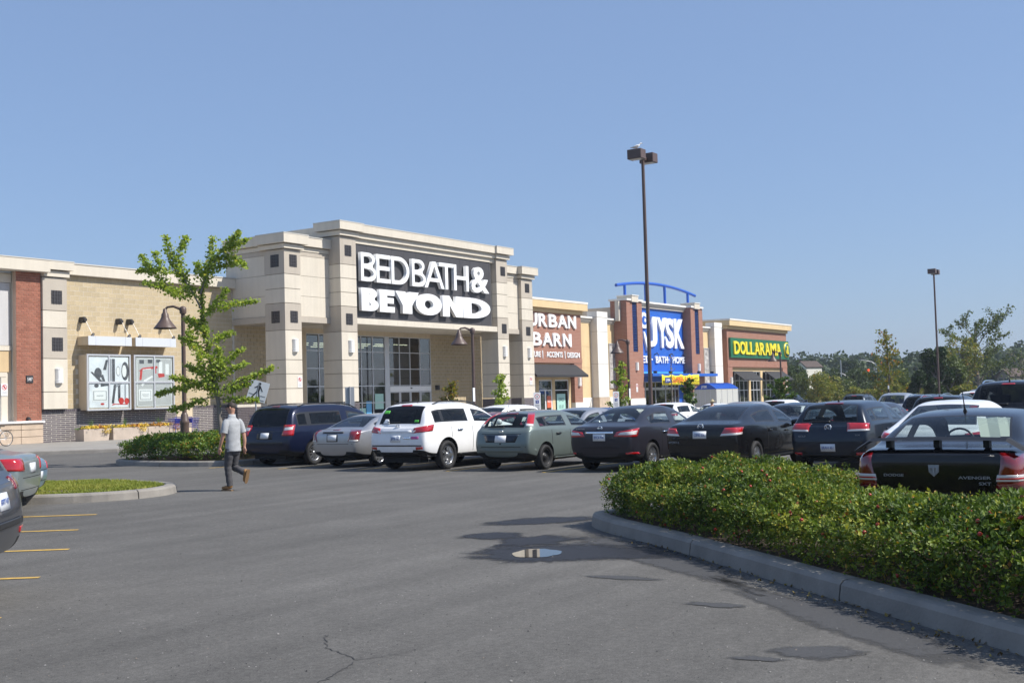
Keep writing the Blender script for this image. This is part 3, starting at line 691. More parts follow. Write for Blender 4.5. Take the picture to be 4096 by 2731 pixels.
M_CREAM=wallmat('stucco_cream',(.62,.565,.475),.10); M_TAUPE=wallmat('stucco_taupe',(.46,.41,.345),.12); M_JOINT=mat('reveal_joint',(.28,.24,.19),.9)
M_CAP=mat('cap_flashing',(.52,.50,.45),.5); M_BLOCK=wallmat('split_block',(.49,.40,.262),.22,1.5,.6,14)
M_MORT=wallmat('mortar_light',(.62,.58,.50)); M_DARKBRICK=wallmat('dark_brick',(.125,.108,.118),.3,8,.3,30); M_REDBRICK=wallmat('red_brick',(.31,.128,.086),.3,6,.3,30)
M_REDMORT=wallmat('mortar_red',(.50,.36,.28)); M_GRILLE=mat('grille_dark',(.035,.033,.036),.5); M_GBAR=mat('grille_bar',(.07,.065,.07),.5)
for mm in (M_BLOCK,M_DARKBRICK,M_REDBRICK):   # each brick its own shade
    n=mm.node_tree; b=n.nodes['Principled BSDF']; src=b.inputs['Base Color'].links[0].from_socket
    oi=n.nodes.new('ShaderNodeObjectInfo'); hs=n.nodes.new('ShaderNodeHueSaturation'); mr=n.nodes.new('ShaderNodeMapRange'); mr.inputs[3].default_value=.86 if mm is not M_BLOCK else .93; mr.inputs[4].default_value=1.16 if mm is not M_BLOCK else 1.06
    n.links.new(oi.outputs['Random'],mr.inputs[0]); n.links.new(mr.outputs[0],hs.inputs['Value']); n.links.new(src,hs.inputs['Color']); n.links.new(hs.outputs[0],b.inputs['Base Color'])
M_ALU=mat('aluminium_frame',(.60,.61,.63),.4,metal=.5); M_WHITE=mat('white_paint',(.8,.8,.8),.5); M_GREYW=wallmat('panel_greywhite',(.52,.51,.51),.08)
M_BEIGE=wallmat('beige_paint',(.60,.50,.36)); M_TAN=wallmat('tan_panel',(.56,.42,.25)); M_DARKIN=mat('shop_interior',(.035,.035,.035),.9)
M_PINK=mat('sconce_glass',(.72,.70,.66),.4); M_STONE=wallmat('stone_base',(.52,.41,.31),.3,2,.3,20)
def shopglass(name='shop_glass',a=.42):
    m=glass_mat(name,(.34,.37,.38),.0); n=m.node_tree
    q=n.nodes['ior']; q.inputs[2].default_value=2.2; q.inputs[3].default_value=1/2.2
    return m
G_SHOP=shopglass()
def part(par,name,m,*a,bev=0):
    q=MB(); (q.bbox(*a,b=bev) if bev else q.box(*a)); return q.build(name,m,par)
def bricks(par,x0,x1,z0,z1,y,bl,bh,m,mort,name='brick',gap=.012,proud=.012,dep=.09,holes=(),maxn=300,axis='y',back=True):
    """running-bond bricks as separate pieces on a mortar backing whose face stands at y; the front is towards -y"""
    if back:
        q=MB(); q.box(x0,x1,y,y+.25,z0,z1); q.build('mortar_backing',mort,par)
    cells=[];nr=max(1,round((z1-z0)/bh)); bh=(z1-z0)/nr
    for r in range(nr):
        x=x0-(bl/2 if r%2 else 0)
        while x<x1-.001:
            a,b=max(x,x0),min(x+bl,x1); x+=bl
            if b-a<.05: continue
            c=((a+b)/2,z0+(r+.5)*bh)
            if any(h[0]-.01<c[0]<h[1]+.01 and h[2]<c[1]<h[3] for h in holes): continue
            cells.append((a,b,z0+r*bh,z0+(r+1)*bh))
    cells.sort(key=lambda c:math.hypot(c[0],y)-(c[2])*.001)
    base=worldloc(par); cache={}
    def bm_(L,H):
        k=(round(L,3),round(H,3))
        if k not in cache: q=MB(); q.bbox(gap/2,L-gap/2,-proud,dep,gap/2,H-gap/2,b=.004); cache[k]=q.mesh(name,m)
        return cache[k]
    for a,b,c,d in cells[:maxn]:
        o=mkobj(name,bm_(b-a,d-c),par); o.location=Vector((a,y+random.uniform(-.003,.003),c))-base
    if len(cells)>maxn:
        q=MB()
        for a,b,c,d in cells[maxn:]: j=random.uniform(-.003,.003); q.box(a+gap/2,b-gap/2,y-proud+j,y+dep,c+gap/2,d-gap/2)
        o=q.build(name+'work',m,par); o['kind']='stuff'
def sconce(par,x,z0,z1,y,w=.42):
    q=MB(); n=10
    ring=[(x+w/2*math.cos(math.pi*k/n),y-.20*math.sin(math.pi*k/n)) for k in range(n+1)]
    q.add([(a,b,z0+.05) for a,b in ring]+[(a,b,z1-.05) for a,b in ring],[(k,k+1,n+2+k,n+1+k) for k in range(n)],True); o=q.build('wall_light',M_PINK,par)
    q=MB()
    for zz in (z0+.02,z1-.06,z0+.14): 
        r2=[(x+(w/2+.012)*math.cos(math.pi*k/n),y-.212*math.sin(math.pi*k/n)) for k in range(n+1)]
        q.add([(a,b,zz) for a,b in r2]+[(a,b,zz+.04) for a,b in r2],[(k,k+1,n+2+k,n+1+k) for k in range(n)]+[tuple(range(n,-1,-1)),tuple(range(n+1,2*n+2))])
    for k in (3,7): a,b=ring[k]; q.box(a-.012,a+.012,b-.014,b,z0+.04,z1-.04)
    q.build('wall_light_band',M_WHITE,o)
def grille(par,x0,x1,z0,z1,y,face='y'):
    q=MB()
    if face=='y': q.box(x0,x1,y-.004,y+.05,z0,z1)
    else: q.box(y-.004,y+.05,x0,x1,z0,z1)
    o=q.build('vent_grille',M_GRILLE,par); q=MB()
    for k in range(1,4):
        u=x0+(x1-x0)*k/4; v=z0+(z1-z0)*k/4
        if face=='y': q.box(u-.012,u+.012,y-.03,y-.004,z0,z1); q.box(x0,x1,y-.028,y-.004,v-.012,v+.012)
        else: q.box(y-.03,y-.004,u-.012,u+.012,z0,z1); q.box(y-.028,y-.004,x0,x1,v-.012,v+.012)
    q.build('grille_bars',M_GBAR,o)
def pier(par,x0,x1,y0,y1,levels,z0):
    """stack of stucco panels with recessed joints; levels: (z top, material)"""
    part(par,'pier_core',M_JOINT,x0+.03,x1-.03,y0+.03,y1-.03,z0,levels[-1][0]-.02); z=z0
    for zt,m in levels: part(par,'pier_panel',m,x0,x1,y0,y1,z+.018,zt-.018); z=zt
def capping(par,x0,x1,y0,y1,tiers,m=M_CREAM,sides=(1,1)):
    for z0,z1,o in tiers:
        part(par,'cornice',m,x0-o*sides[0],x1+o*sides[1],y0-o,y1+.3,z0+.01,z1-.01)
    z1,o=tiers[-1][1],tiers[-1][2]+.015
    part(par,'coping',M_CAP,x0-o*sides[0],x1+o*sides[1],y0-o,y1+.31,z1-.008,z1+.05)
def nopark(par,x,z0,z1,y,w=.34):
    o=part(par,'no_parking_sign',M_WHITE,x-w/2,x+w/2,y-.02,y+.01,z0,z1); cz=z1-w*.52; q=MB(); k=20
    q.lathe([(w*.40,-.001),(w*.40,-.006),(w*.31,-.006),(w*.31,-.001)],(x,y-.02,cz),24,'y')
    d=w*.25; q.add([(x-d-.02,y-.0265,cz+d-.01),(x-d+.02,y-.0265,cz+d+.03),(x+d+.02,y-.0265,cz-d+.01),(x+d-.02,y-.0265,cz-d-.03)],[(0,1,2,3)]); q.build('no_symbol',mat('sign_red',(.5,.03,.03),.5),o)
    fit_text('letter','P',x-w*.12,x+w*.13,cz-w*.2,cz+w*.2,y-.0235,mat('sign_black',(.02,.02,.02),.5),o,.004,.01)
    q=MB()
    for r in range(3): zz=z0+(z1-z0)*(.10+.11*r); q.box(x-w*.38,x+w*.38,y-.0225,y-.0195,zz,zz+(z1-z0)*.045)
    q.build('sign_text',mat('sign_grey',(.3,.3,.32),.6),o)

# loose grit and small litter on the asphalt near the camera
r_=np.random.default_rng(12); n_=2200; dd=5.2+r_.random(n_)**1.4*16; lat_=(r_.random(n_)-.5)*1.0*dd*.9; gx=dd*math.cos(yaw)+lat_*math.sin(yaw); gy=dd*math.sin(yaw)-lat_*math.cos(yaw)
sz_=r_.uniform(.003,.008,n_)*(1+.5*(r_.random(n_)>.97)); an_=r_.random(n_)*6.28; v=[];f=[]
vv=[]
for k in range(4): t=an_+k*math.pi/2+r_.normal(0,.3,n_); vv.append(np.column_stack([gx+sz_*np.cos(t)*r_.uniform(.6,1.3,n_),gy+sz_*np.sin(t),np.full(n_,.004)]))
vv.append(np.column_stack([gx,gy,.004+sz_*.8])); V_=np.stack(vv,1).reshape(-1,3); o_=np.arange(n_)*5
F_=np.concatenate([np.stack([o_+k,o_+(k+1)%4,o_+4],1) for k in range(4)])
me=npmesh('grit',V_,F_); 
for c in ((.27,.26,.245),(.03,.03,.03),(.18,.155,.13)): me.materials.append(mat('grit_%d'%int(c[0]*100),c,.9))
mi_=r_.choice([0,0,1,1,1,2],n_); me.polygons.foreach_set('material_index',np.tile(mi_,4).astype(np.int32)); setp(mkobj('grit',me),kind='stuff')
# ------------------------------------------------------------------ left neighbour: white panels and a red brick pier
nb=empty('neighbour_store',(33,52.9,.15),'pale panelled store end with red brick pier at the left','store')
B=lambda name,m,*a,par=nb,bev=0: part(par,name,m,*a,bev=bev)
B('wall',M_CREAM,18,36.6,52.96,53.2,.15,8.7); B('pier_return',M_CREAM,35.06,36.4,52.7,52.97,.15,8.7)
B('wall_panel',M_GREYW,18,34.95,52.9,52.96,5.05,8.15); B('trim_band',M_CREAM,18,35.02,52.86,52.96,8.17,8.6)
B('trim_band',M_CREAM,18,35.02,52.86,52.96,4.79,5.03); B('tan_band',M_TAN,18,35.0,52.9,52.96,3.73,4.77)
B('door_frame',M_CREAM,18,34.75,52.84,52.96,3.48,3.71); B('door_frame',M_CREAM,34.42,34.75,52.84,52.96,1.27,3.46)
B('garage_door',M_GREYW,18,34.40,52.88,52.96,2.45,3.46); B('garage_door',M_GREYW,18,34.40,52.88,52.96,1.27,2.43)
B('cornice',M_CREAM,18,36.68,52.02,53.2,8.74,9.34,bev=.02); B('coping',M_CAP,18,36.7,52.0,53.2,9.345,9.40)
B('stone_ledge',M_WHITE,18,36.5,52.30,53.0,1.17,1.28,bev=.02)
for x0,x1,in((30,31.3),(31.32,32.6),(32.62,33.9),(33.92,35.2),(35.22,36.44)):
    for z0,z1 in((.15,.48),(.50,.83),(.85,1.165)): B('stone_block',M_STONE,x0,x1,52.40,52.96,z0,z1,bev=.008)
bricks(nb,35.03,36.42,1.28,8.72,52.5,.28,.118,M_REDBRICK,M_REDMORT)
o=B('number_plaque',M_GRILLE,35.55,35.93,52.44,52.49,3.18,3.55); fit_text('number','5487',35.60,35.88,3.28,3.44,52.437,M_WHITE,o,.006)
q=MB(); q.cyl((35.62,52.49,1.40),(35.62,52.33,1.40),.09,.07,12); q.cyl((35.62,52.36,1.40),(35.72,52.33,1.33),.035,.035,8); q.build('hose_tap',M_GRILLE,nb)
nopark(nb,34.58,2.55,3.15,52.83)

# ------------------------------------------------------------------ the big beige store
bb=empty('beige_superstore',(55,52.7,.15),'large beige store with dark sign panel and white letters over its entrance','store')
B=lambda name,m,*a,par=bb,bev=0: part(par,name,m,*a,bev=bev)
# left pilaster
pier(bb,36.45,37.86,52.36,53.0,[(2.71,M_CREAM),(4.40,M_CREAM),(5.98,M_TAUPE),(6.85,M_CREAM),(8.55,M_TAUPE)],1.83)
capping(bb,36.45,37.86,52.36,53.0,[(8.57,8.88,.10),(8.92,9.36,.26)],sides=(0,1))
grille(bb,36.93,37.57,7.18,7.89,52.36); grille(bb,36.95,37.6,4.78,5.48,52.36); sconce(bb,37.33,3.14,3.91,52.36)
# block wall, its dark brick foot and parapet
HOL=[(38.80,41.45,1.72,4.62),(41.78,44.42,1.72,4.62)]
bricks(bb,37.86,49.6,1.83,8.75,52.76,.52,.256,M_BLOCK,M_MORT,'block',.014,.006,.12,HOL)
q=MB(); q.box(49.6,55.5,52.72,53.0,.15,8.0); q.build('recess_wall_core',M_MORT,bb)
bricks(bb,49.7,55.4,1.83,6.6,52.70,.52,.256,M_BLOCK,M_MORT,'block',.022,.02,.12,(),0,back=False)
bricks(bb,36.50,45.12,.15,1.66,52.60,.55,.1,M_DARKBRICK,M_MORT,'brick',.022,.010,.12,(),210)
bricks(bb,46.30,49.55,.15,1.66,52.60,.55,.1,M_DARKBRICK,M_MORT,'brick',.022,.010,.12,(),90)
bricks(bb,49.56,55.4,.15,1.66,52.62,.55,.1,M_DARKBRICK,M_MORT,'brick',.014,.014,.10,(),0)
# soldier course: bricks stood on end
q=MB(); x=36.5; base=worldloc(bb); q.bbox(.008,.112,-.02,.2,.005,.155,b=.006); sme=q.mesh('soldier_brick',M_DARKBRICK)
B('mortar_backing',M_MORT,36.5,45.12,52.62,52.74,1.66,1.82); B('mortar_backing',M_MORT,46.30,55.4,52.62,52.74,1.66,1.82)
while x<49.5:
    if not 45.0<x<46.3: oo=mkobj('soldier_brick',sme,bb); oo.location=Vector((x,52.6,1.665))-base
    x+=.12
B('service_door',M_BEIGE,45.14,46.28,52.58,52.74,.15,1.80,bev=.012); B('door_edge',M_TAUPE,46.28,46.30,52.56,52.74,.15,1.80)
B('parapet',M_CREAM,37.9,49.65,52.46,53.1,8.77,9.33,bev=.02); B('coping',M_CAP,37.9,49.65,52.43,53.12,9.335,9.40)
# display windows with posters
def display(x0,x1,kind):
    z0,z1,y0=1.70,4.65,51.98
    w=B('window_box',M_BEIGE,x0+.03,x1-.03,52.06,52.74,z0+.03,z1-.03)
    fr=MB(); t=.085
    fr.box(x0,x1,y0,y0+.09,z1-t,z1); fr.box(x0,x1,y0,y0+.09,z0,z0+t); fr.box(x0,x0+t,y0,y0+.09,z0+t,z1-t); fr.box(x1-t,x1,y0,y0+.09,z0+t,z1-t)
    xm,zm=(x0+x1)/2,3.17
    fr.box(xm-.04,xm+.04,y0+.003,y0+.09,z0+t,z1-t); fr.box(x0+t,xm-.04,y0+.006,y0+.09,zm-.045,zm+.045); fr.box(xm+.04,x1-t,y0+.006,y0+.09,zm-.045,zm+.045); fr.build('window_frame',M_ALU,w)
    yb=y0+.075
    pb=part(w,'poster',mat('poster_white',(.74,.76,.78),.45,var=.35,vscale=1.3) if kind==0 else mat('poster_grey',(.36,.36,.35),.45,var=.6,vscale=1.6,hue=(.60,.60,.58)),x0+t+.07,x1-t-.05,yb-.02,yb,z0+t+.06,z1-t-.06)
    K=mat('print_dark',(.035,.035,.04),.4,var=.7,vscale=5,hue=(.16,.16,.17)); RED=mat('print_red',(.55,.04,.03),.4,var=.5,vscale=6); GR=mat('print_grey',(.30,.31,.33),.4); WH=mat('print_white',(.8,.8,.78),.4); X=x0+t; W=x1-x0-2*t
    def shape(nm,m,pts,d=.004):
        q=MB(); q.prism([(X+W*a,z0+(z1-z0)*b) for a,b in pts],yb-.02-d,yb-.019,'y'); q.build(nm,m,w)
    def disc(nm,m,cx,cz,rx,rz,d=.004,n=20): shape(nm,m,[(cx+rx*math.cos(2*math.pi*k/n),cz+rz*math.sin(2*math.pi*k/n)) for k in range(n)],d)
    if kind==0:
        disc('print_shape',K,.24,.66,.09,.10); shape('print_shape',K,[(.06,.68),(.10,.69),(.38,.50),(.33,.47)],.005); shape('print_shape',K,[(.30,.62),(.36,.64),(.42,.50),(.36,.50)],.006)
        shape('print_shape',K,[(.36,.72),(.43,.90),(.48,.90),(.44,.72)],.003); shape('print_shape',GR,[(.50,.52),(.57,.52),(.57,.92),(.50,.92)]); shape('print_shape',K,[(.58,.5),(.65,.5),(.65,.92),(.58,.92)],.005)
        disc('print_shape',K,.90,.70,.09,.17); disc('print_shape',WH,.88,.70,.055,.11,.006); disc('print_shape',GR,.73,.70,.05,.09); disc('print_shape',WH,.73,.70,.04,.075,.006)
        shape('print_shape',GR,[(.60,.42),(.64,.45),(.84,.60),(.80,.57)],.005); shape('print_shape',K,[(.56,.12),(.62,.12),(.68,.46),(.62,.46)]); shape('print_shape',GR,[(.66,.44),(.80,.50),(.82,.47),(.68,.41)],.006)
        disc('print_shape',K,.20,.44,.055,.035); shape('print_shape',K,[(.30,.42),(.50,.44),(.50,.47),(.30,.47)])
        shape('print_shape',K,[(.72,.16),(.78,.16),(.78,.46),(.72,.46)],.003); shape('print_shape',GR,[(.88,.2),(.92,.2),(.92,.46),(.88,.46)],.003)
        shape('print_shape',WH,[(.10,.16),(.46,.16),(.46,.37),(.10,.37)],.008); shape('print_shape',GR,[(.12,.18),(.44,.18),(.44,.345),(.12,.345)],.010); shape('print_shape',WH,[(.14,.19),(.42,.19),(.42,.335),(.14,.335)],.012)
        shape('print_text',GR,[(.2,.255),(.36,.255),(.36,.268),(.2,.268)],.013)
        disc('print_shape',RED,.80,.165,.065,.058,.009); disc('print_shape',RED,.935,.16,.06,.055,.008); disc('print_shape',RED,.34,.115,.045,.018,.008); shape('print_shape',RED,[(.56,.085),(.66,.10),(.96,.09),(.96,.105),(.60,.115)],.009)
    else:
        shape('print_shape',RED,[(.10,.70),(.20,.76),(.58,.80),(.60,.76),(.22,.72)],.005); shape('print_shape',RED,[(.12,.54),(.17,.54),(.20,.72),(.14,.72)],.005); shape('print_shape',RED,[(.62,.58),(.78,.60),(.77,.66),(.60,.66)],.005); shape('print_shape',RED,[(.50,.66),(.56,.66),(.56,.78),(.50,.80)],.004)
        shape('print_shape',WH,[(.16,.44),(.24,.54),(.44,.62),(.48,.60),(.28,.51),(.20,.42)],.006); shape('print_shape',WH,[(.20,.72),(.42,.74),(.42,.755),(.20,.735)],.007); shape('print_shape',WH,[(.62,.66),(.72,.66),(.72,.88),(.64,.88)],.005); shape('print_shape',WH,[(.80,.64),(.90,.64),(.90,.84),(.80,.84)],.005)
        shape('print_shape',K,[(.12,.84),(.24,.84),(.24,.91),(.12,.91)],.004); shape('print_shape',K,[(.34,.85),(.46,.85),(.46,.92),(.34,.92)],.004); shape('print_shape',K,[(.56,.86),(.68,.86),(.66,.93),(.56,.93)],.004)
        for a,b,c,d in((.05,.97,.055,.065),(.05,.97,.92,.93),(.05,.065,.055,.93),(.955,.97,.055,.93)): shape('print_shape',WH,[(a,c),(b,c),(b,d),(a,d)],.008)
        shape('print_shape',WH,[(.10,.15),(.44,.15),(.44,.37),(.10,.37)],.008); shape('print_shape',GR,[(.13,.175),(.41,.175),(.41,.345),(.13,.345)],.010); shape('print_shape',WH,[(.145,.185),(.395,.185),(.395,.335),(.145,.335)],.012)
        shape('print_text',GR,[(.18,.265),(.36,.265),(.36,.275),(.18,.275)],.014); shape('print_text',GR,[(.2,.235),(.34,.235),(.34,.242),(.2,.242)],.014)
    gl=[(x0+t,xm-.04,zm+.045,z1-t),(xm+.04,x1-t,zm+.045,z1-t),(x0+t,xm-.04,z0+t,zm-.045),(xm+.04,x1-t,z0+t,zm-.045)]
    for a,b,c,d in gl: part(w,'pane',glass_mat('display_glass',(.93,.95,.95),.0),a,b,y0+.028,y0+.034,c,d)
display(38.75,41.52,0); display(41.73,44.49,1)
M_CANO=mat('canopy_metal',(.66,.68,.71),.35,metal=.2)
for x0,x1 in((38.74,41.48),(41.74,44.50)):
    cn=B('canopy',M_BEIGE,x0,x1,51.86,52.74,5.13,5.57)
    for a,b in((x0,x0+.45),(x0+.462,x1-.42),(x1-.408,x1)): part(cn,'canopy_panel',M_CANO,a,b,51.83,51.86,5.11,5.58)
    for s in(-.01,.01):
        xx=x0 if s<0 else x1
    for xx in(x0-.02,x1-.46):
        q=MB(); q.bbox(xx-.06+.2,xx+.12+.2,52.40,52.74,6.30,6.62,b=.02); q.cyl((xx+.2+.03,52.40,6.46),(xx+.2+.03,52.30,6.46),.10,.085,10); k=q.build('bracket',M_GRILLE,cn)
        q=MB(); q.tube([(xx+.24,52.34,6.42),(xx+.36,51.92,5.62)],.012,6); q.build('tie_rod',M_ALU,cn)
        q=MB(); q.cyl((xx+.32,51.92,5.58),(xx+.42,51.92,5.72),.09,.06,8); q.build('rod_foot',M_GRILLE,cn)
# corner wing left of the entrance
Y1,Y2=48.25,47.61
LV=[(2.66,M_CREAM),(3.51,M_CREAM),(4.33,M_CREAM),(6.05,M_CREAM),(7.63,M_TAUPE),(8.48,M_CREAM),(9.33,M_CREAM),(10.78,M_TAUPE)]
LV2=[(2.66,M_CREAM),(3.51,M_CREAM),(4.33,M_CREAM),(6.05,M_CREAM),(7.61,M_TAUPE),(8.46,M_CREAM),(9.32,M_CREAM),(10.17,M_CREAM),(11.88,M_TAUPE)]
TI=[(10.80,11.07,.16),(11.10,11.64,.36)]; TT=[(11.90,12.20,.16),(12.23,12.72,.38)]
pier(bb,49.45,50.80,Y1,49.85,LV,1.72); pier(bb,74.70,76.26,Y1,49.85,LV,1.72)
pier(bb,53.57,55.03,Y2,49.1,LV2,1.80); pier(bb,70.44,71.86,Y2,49.1,LV2,1.80)
for x0,x1,y in((49.45,50.80,Y1),(74.70,76.26,Y1),(53.57,55.03,Y2),(70.44,71.86,Y2)):
    bricks(bb,x0-.02,x1+.02,.15,1.74,y-.03,.40,.1,M_DARKBRICK,M_MORT,'brick',.014,.012,.1,(),0); q=MB(); q.box(x0-.02,x1+.02,y+.22,y+1.5,.15,1.74); q.build('pier_foot',M_DARKBRICK,bb)
    sconce(bb,(x0+x1)/2+.08,4.77,5.55,y)
for x0,y,zz in((49.45,Y1,((9.75,10.48),(6.48,7.18))),(74.80,Y1,((9.75,10.45),(6.46,7.14))),(53.57,Y2,((10.68,11.36),(6.47,7.17))),(70.55,Y2,((10.68,11.36),(6.47,7.17)))):
    for a,b in zz: grille(bb,x0+.42,x0+1.05,a,b,y)
for a,b in((9.75,10.48),(6.48,7.18)): grille(bb,Y1+.42,Y1+1.10,a,b,49.45,'x')
def wing(x0,x1,y,yb,joint,z0=6.92):
    B('wing_core',M_JOINT,x0,x1,y+.03,yb,6.6,11.6); z=z0
    for zt,m in joint: B('wall_panel',m,x0,x1,y,yb,z+.01,zt-.01); z=zt
    B('band',M_TAUPE,x0,x1,y-.07,yb,6.56,6.91,bev=.015)
JW=[(8.13,M_CREAM),(9.34,M_CREAM),(10.52,M_CREAM),(10.80,M_TAUPE)]
wing(50.80,53.60,48.55,52.5,JW); wing(71.86,74.72,48.55,52.5,JW)
# side wall of the left wing
B('wing_core',M_JOINT,49.68,51,49.86,53.25,6.6,11.6); z=6.92
for zt,m in JW: B('wall_panel',m,49.64,51,49.86,53.28,z+.01,zt-.01); z=zt
B('band',M_TAUPE,49.56,51,49.80,53.2,6.56,6.91)
for z0,z1,o in TI:
    B('cornice',M_CREAM,50.80,53.62,48.55-o+.12,53,z0+.01,z1-.01); B('cornice',M_CREAM,71.88,74.7,48.55-o+.12,53,z0+.01,z1-.01); B('cornice',M_CREAM,49.64-o+.12,51,49.9,53.3,z0+.012,z1-.012)
B('coping',M_CAP,50.8,53.62,48.28,53,11.635,11.69); B('coping',M_CAP,71.88,74.7,48.28,53,11.635,11.69); B('coping',M_CAP,49.37,51,49.9,53.32,11.632,11.688)
capping(bb,49.45,50.80,Y1,49.9,TI); capping(bb,74.70,76.26,Y1,49.9,TI); capping(bb,53.57,55.03,Y2,49.1,TT); capping(bb,70.44,71.86,Y2,49.1,TT)
# tower between the piers: sign panel, canopy beam, cornice
B('tower_core',M_CREAM,55.0,70.47,48.1,52.5,6.98,11.86); B('tower_core',M_CREAM,53.7,71.7,49.1,52.6,10.2,12.6)
B('cornice',M_CREAM,55.06,70.40,Y2-.02,50,11.90,12.20); B('cornice',M_CREAM,55.06,70.40,Y2-.22,50,12.23,12.70); B('coping',M_CAP,55.06,70.40,Y2-.24,50,12.70,12.76)
B('frieze',M_CREAM,55.04,70.43,Y2+.16,48.2,11.58,11.88); B('entrance_beam',M_CREAM,55.04,70.43,Y2+.02,48.3,6.56,6.93,bev=.015)
M_SIGN=mat('sign_panel_dark',(.052,.050,.055),.6,var=.25,vscale=1.2,bump=.08,bscale=50)
for i in range(12):
    for j in range(5):
        x0=55.05+i*(14.9/12); z0=6.95+j*(4.62/5); B('sign_tile',M_SIGN,x0+.006,x0+14.9/12-.006,47.83,48.1,z0+.006,z0+4.62/5-.006)
B('sign_backing',mat('sign_joint',(.075,.073,.077),.8),55.05,69.95,47.845,48.1,6.95,11.57)
B('soffit',M_CREAM,55.05,70.4,48.3,52.5,6.60,6.66); B('soffit',M_CREAM,49.7,55.05,48.7,52.7,6.62,6.68); B('soffit',M_CREAM,70.4,75,48.7,52.5,6.62,6.68)
# ---- sign letters
M_LET=mat('sign_letter_white',(.86,.87,.88),.35); M_LSIDE=mat('letter_side',(.62,.64,.67),.4)
def letter(par,loops,x0,x1,z0,z1,y,depth,m=M_LET,name='letter'):
    """outlines with holes in a unit square, extruded towards -y from y+depth to y"""
    cu=bpy.data.curves.new(name,'CURVE'); cu.dimensions='2D'; cu.fill_mode='BOTH'; cu.extrude=depth/2
    for L in loops:
        sp=cu.splines.new('POLY'); sp.points.add(len(L)-1); sp.use_cyclic_u=True
        for p,(a,b) in zip(sp.points,L): p.co=(x0+(x1-x0)*a,z0+(z1-z0)*b,0,1)
    o=bpy.data.objects.new('t',cu); COL.objects.link(o); me=bpy.data.meshes.new_from_object(o.evaluated_get(bpy.context.evaluated_depsgraph_get()))
    bpy.data.objects.remove(o); bpy.data.curves.remove(cu)
    me.transform(Matrix(((1,0,0,0),(0,0,-1,y+depth/2),(0,1,0,0),(0,0,0,1)))); me.transform(Matrix.Translation(-worldloc(par))); me.materials.clear(); me.materials.append(m)
    return mkobj(name,me,par)
def arc(cx,cy,rx,ry,a0,a1,n=14,p=2.0):
    out=[]
    for k in range(n+1):
        t=R_(a0+(a1-a0)*k/n); c,s=math.cos(t),math.sin(t)
        out.append((cx+rx*math.copysign(abs(c)**(2/p),c),cy+ry*math.copysign(abs(s)**(2/p),s)))
    return out
def gB(tx,tz,mid=.53):
    return [[(0,0),(.55,0)]+arc(.55,mid/2,.45,mid/2,-90,60)+arc(.5,(1+mid)/2,.42,(1-mid)/2,-50,90)+[(0,1)],
            [(tx,tz)]+[(.5,tz)]+arc(.5,mid/2+tz*.1,.5-tx,mid/2-tz*.85,-90,90)+[(tx,mid-tz*.5)],
            [(tx,mid+tz*.5)]+arc(.46,(1+mid)/2-tz*.1,.46-tx,(1-mid)/2-tz*.75,-90,90)+[(tx,1-tz)]]
def gE(tx,tz): return [[(0,0),(1,0),(1,tz),(tx,tz),(tx,.5-tz*.4),(.94,.5-tz*.4),(.94,.5+tz*.6),(tx,.5+tz*.6),(tx,1-tz),(1,1-tz),(1,1),(0,1)]]
def gD(tx,tz,c=.42,p=2,rt=None):
    ch=max(c,tx+.02); rt=rt or tx*1.05
    return [[(0,0)]+arc(c,.5,1-c,.5,-90,90,22,p)+[(0,1)],[(tx,tz)]+arc(ch,.5,1-ch-rt,.5-tz,-90,90,22,p)+[(tx,1-tz)]]
def gA(tx,tz): return [[(0,0),(tx,0),(tx+.10,.24),(.90-tx,.24),(1-tx,0),(1,0),(.5+tx*.55,1),(.5-tx*.55,1)],[(tx+.155,.24+tz),(.845-tx,.24+tz),(.5,.83)]]
def gT(tx,tz): return [[(.5-tx/2,0),(.5+tx/2,0),(.5+tx/2,1-tz),(1,1-tz),(1,1),(0,1),(0,1-tz),(.5-tx/2,1-tz)]]
def gH(tx,tz): return [[(0,0),(tx,0),(tx,.5-tz*.5),(1-tx,.5-tz*.5),(1-tx,0),(1,0),(1,1),(1-tx,1),(1-tx,.5+tz*.5),(tx,.5+tz*.5),(tx,1),(0,1)]]
def gY(t): return [[(.5-t*.5,0),(.5+t*.5,0),(.5+t*.5,.38),(1,1),(1-t*1.05,1),(.5,.64),(t*1.05,1),(0,1),(.5-t*.5,.38)]]
def gO(tx,tz): return [arc(.5,.5,.5,.5,0,354,40,2.1),arc(.5,.5,.5-tx,.5-tz,0,354,40,2.0)]
def gN(t): return [[(0,0),(t,0),(t,.56),(1-t,0),(1,0),(1,1),(1-t,1),(1-t,.46),(t,1),(0,1)]]
yl,dp=47.52,.24
for g_,x0,x1 in((gB(.17,.14),55.40,56.84),(gE(.20,.14),56.88,58.24),(gD(.145,.14),58.36,60.18),(gB(.17,.14),60.48,61.93),(gA(.15,.13),61.80,63.98),(gT(.19,.14),63.46,65.06),(gH(.165,.14),65.12,66.84)): letter(bb,g_,x0,x1,9.26,11.04,yl,dp)
o=fit_text('letter','&',67.17,69.34,9.24,11.08,yl,M_LET,bb,dp,.018)
for g_,x0,x1 in((gB(.44,.24),55.38,57.0),(gE(.50,.25),57.12,58.60),(gY(.40),58.70,61.13),(gO(.33,.30),60.82,63.62),(gN(.34),63.74,66.04),(gD(.30,.24,.26,2.2,.33),66.11,69.42)): letter(bb,g_,x0,x1,7.41,8.83,yl,dp)
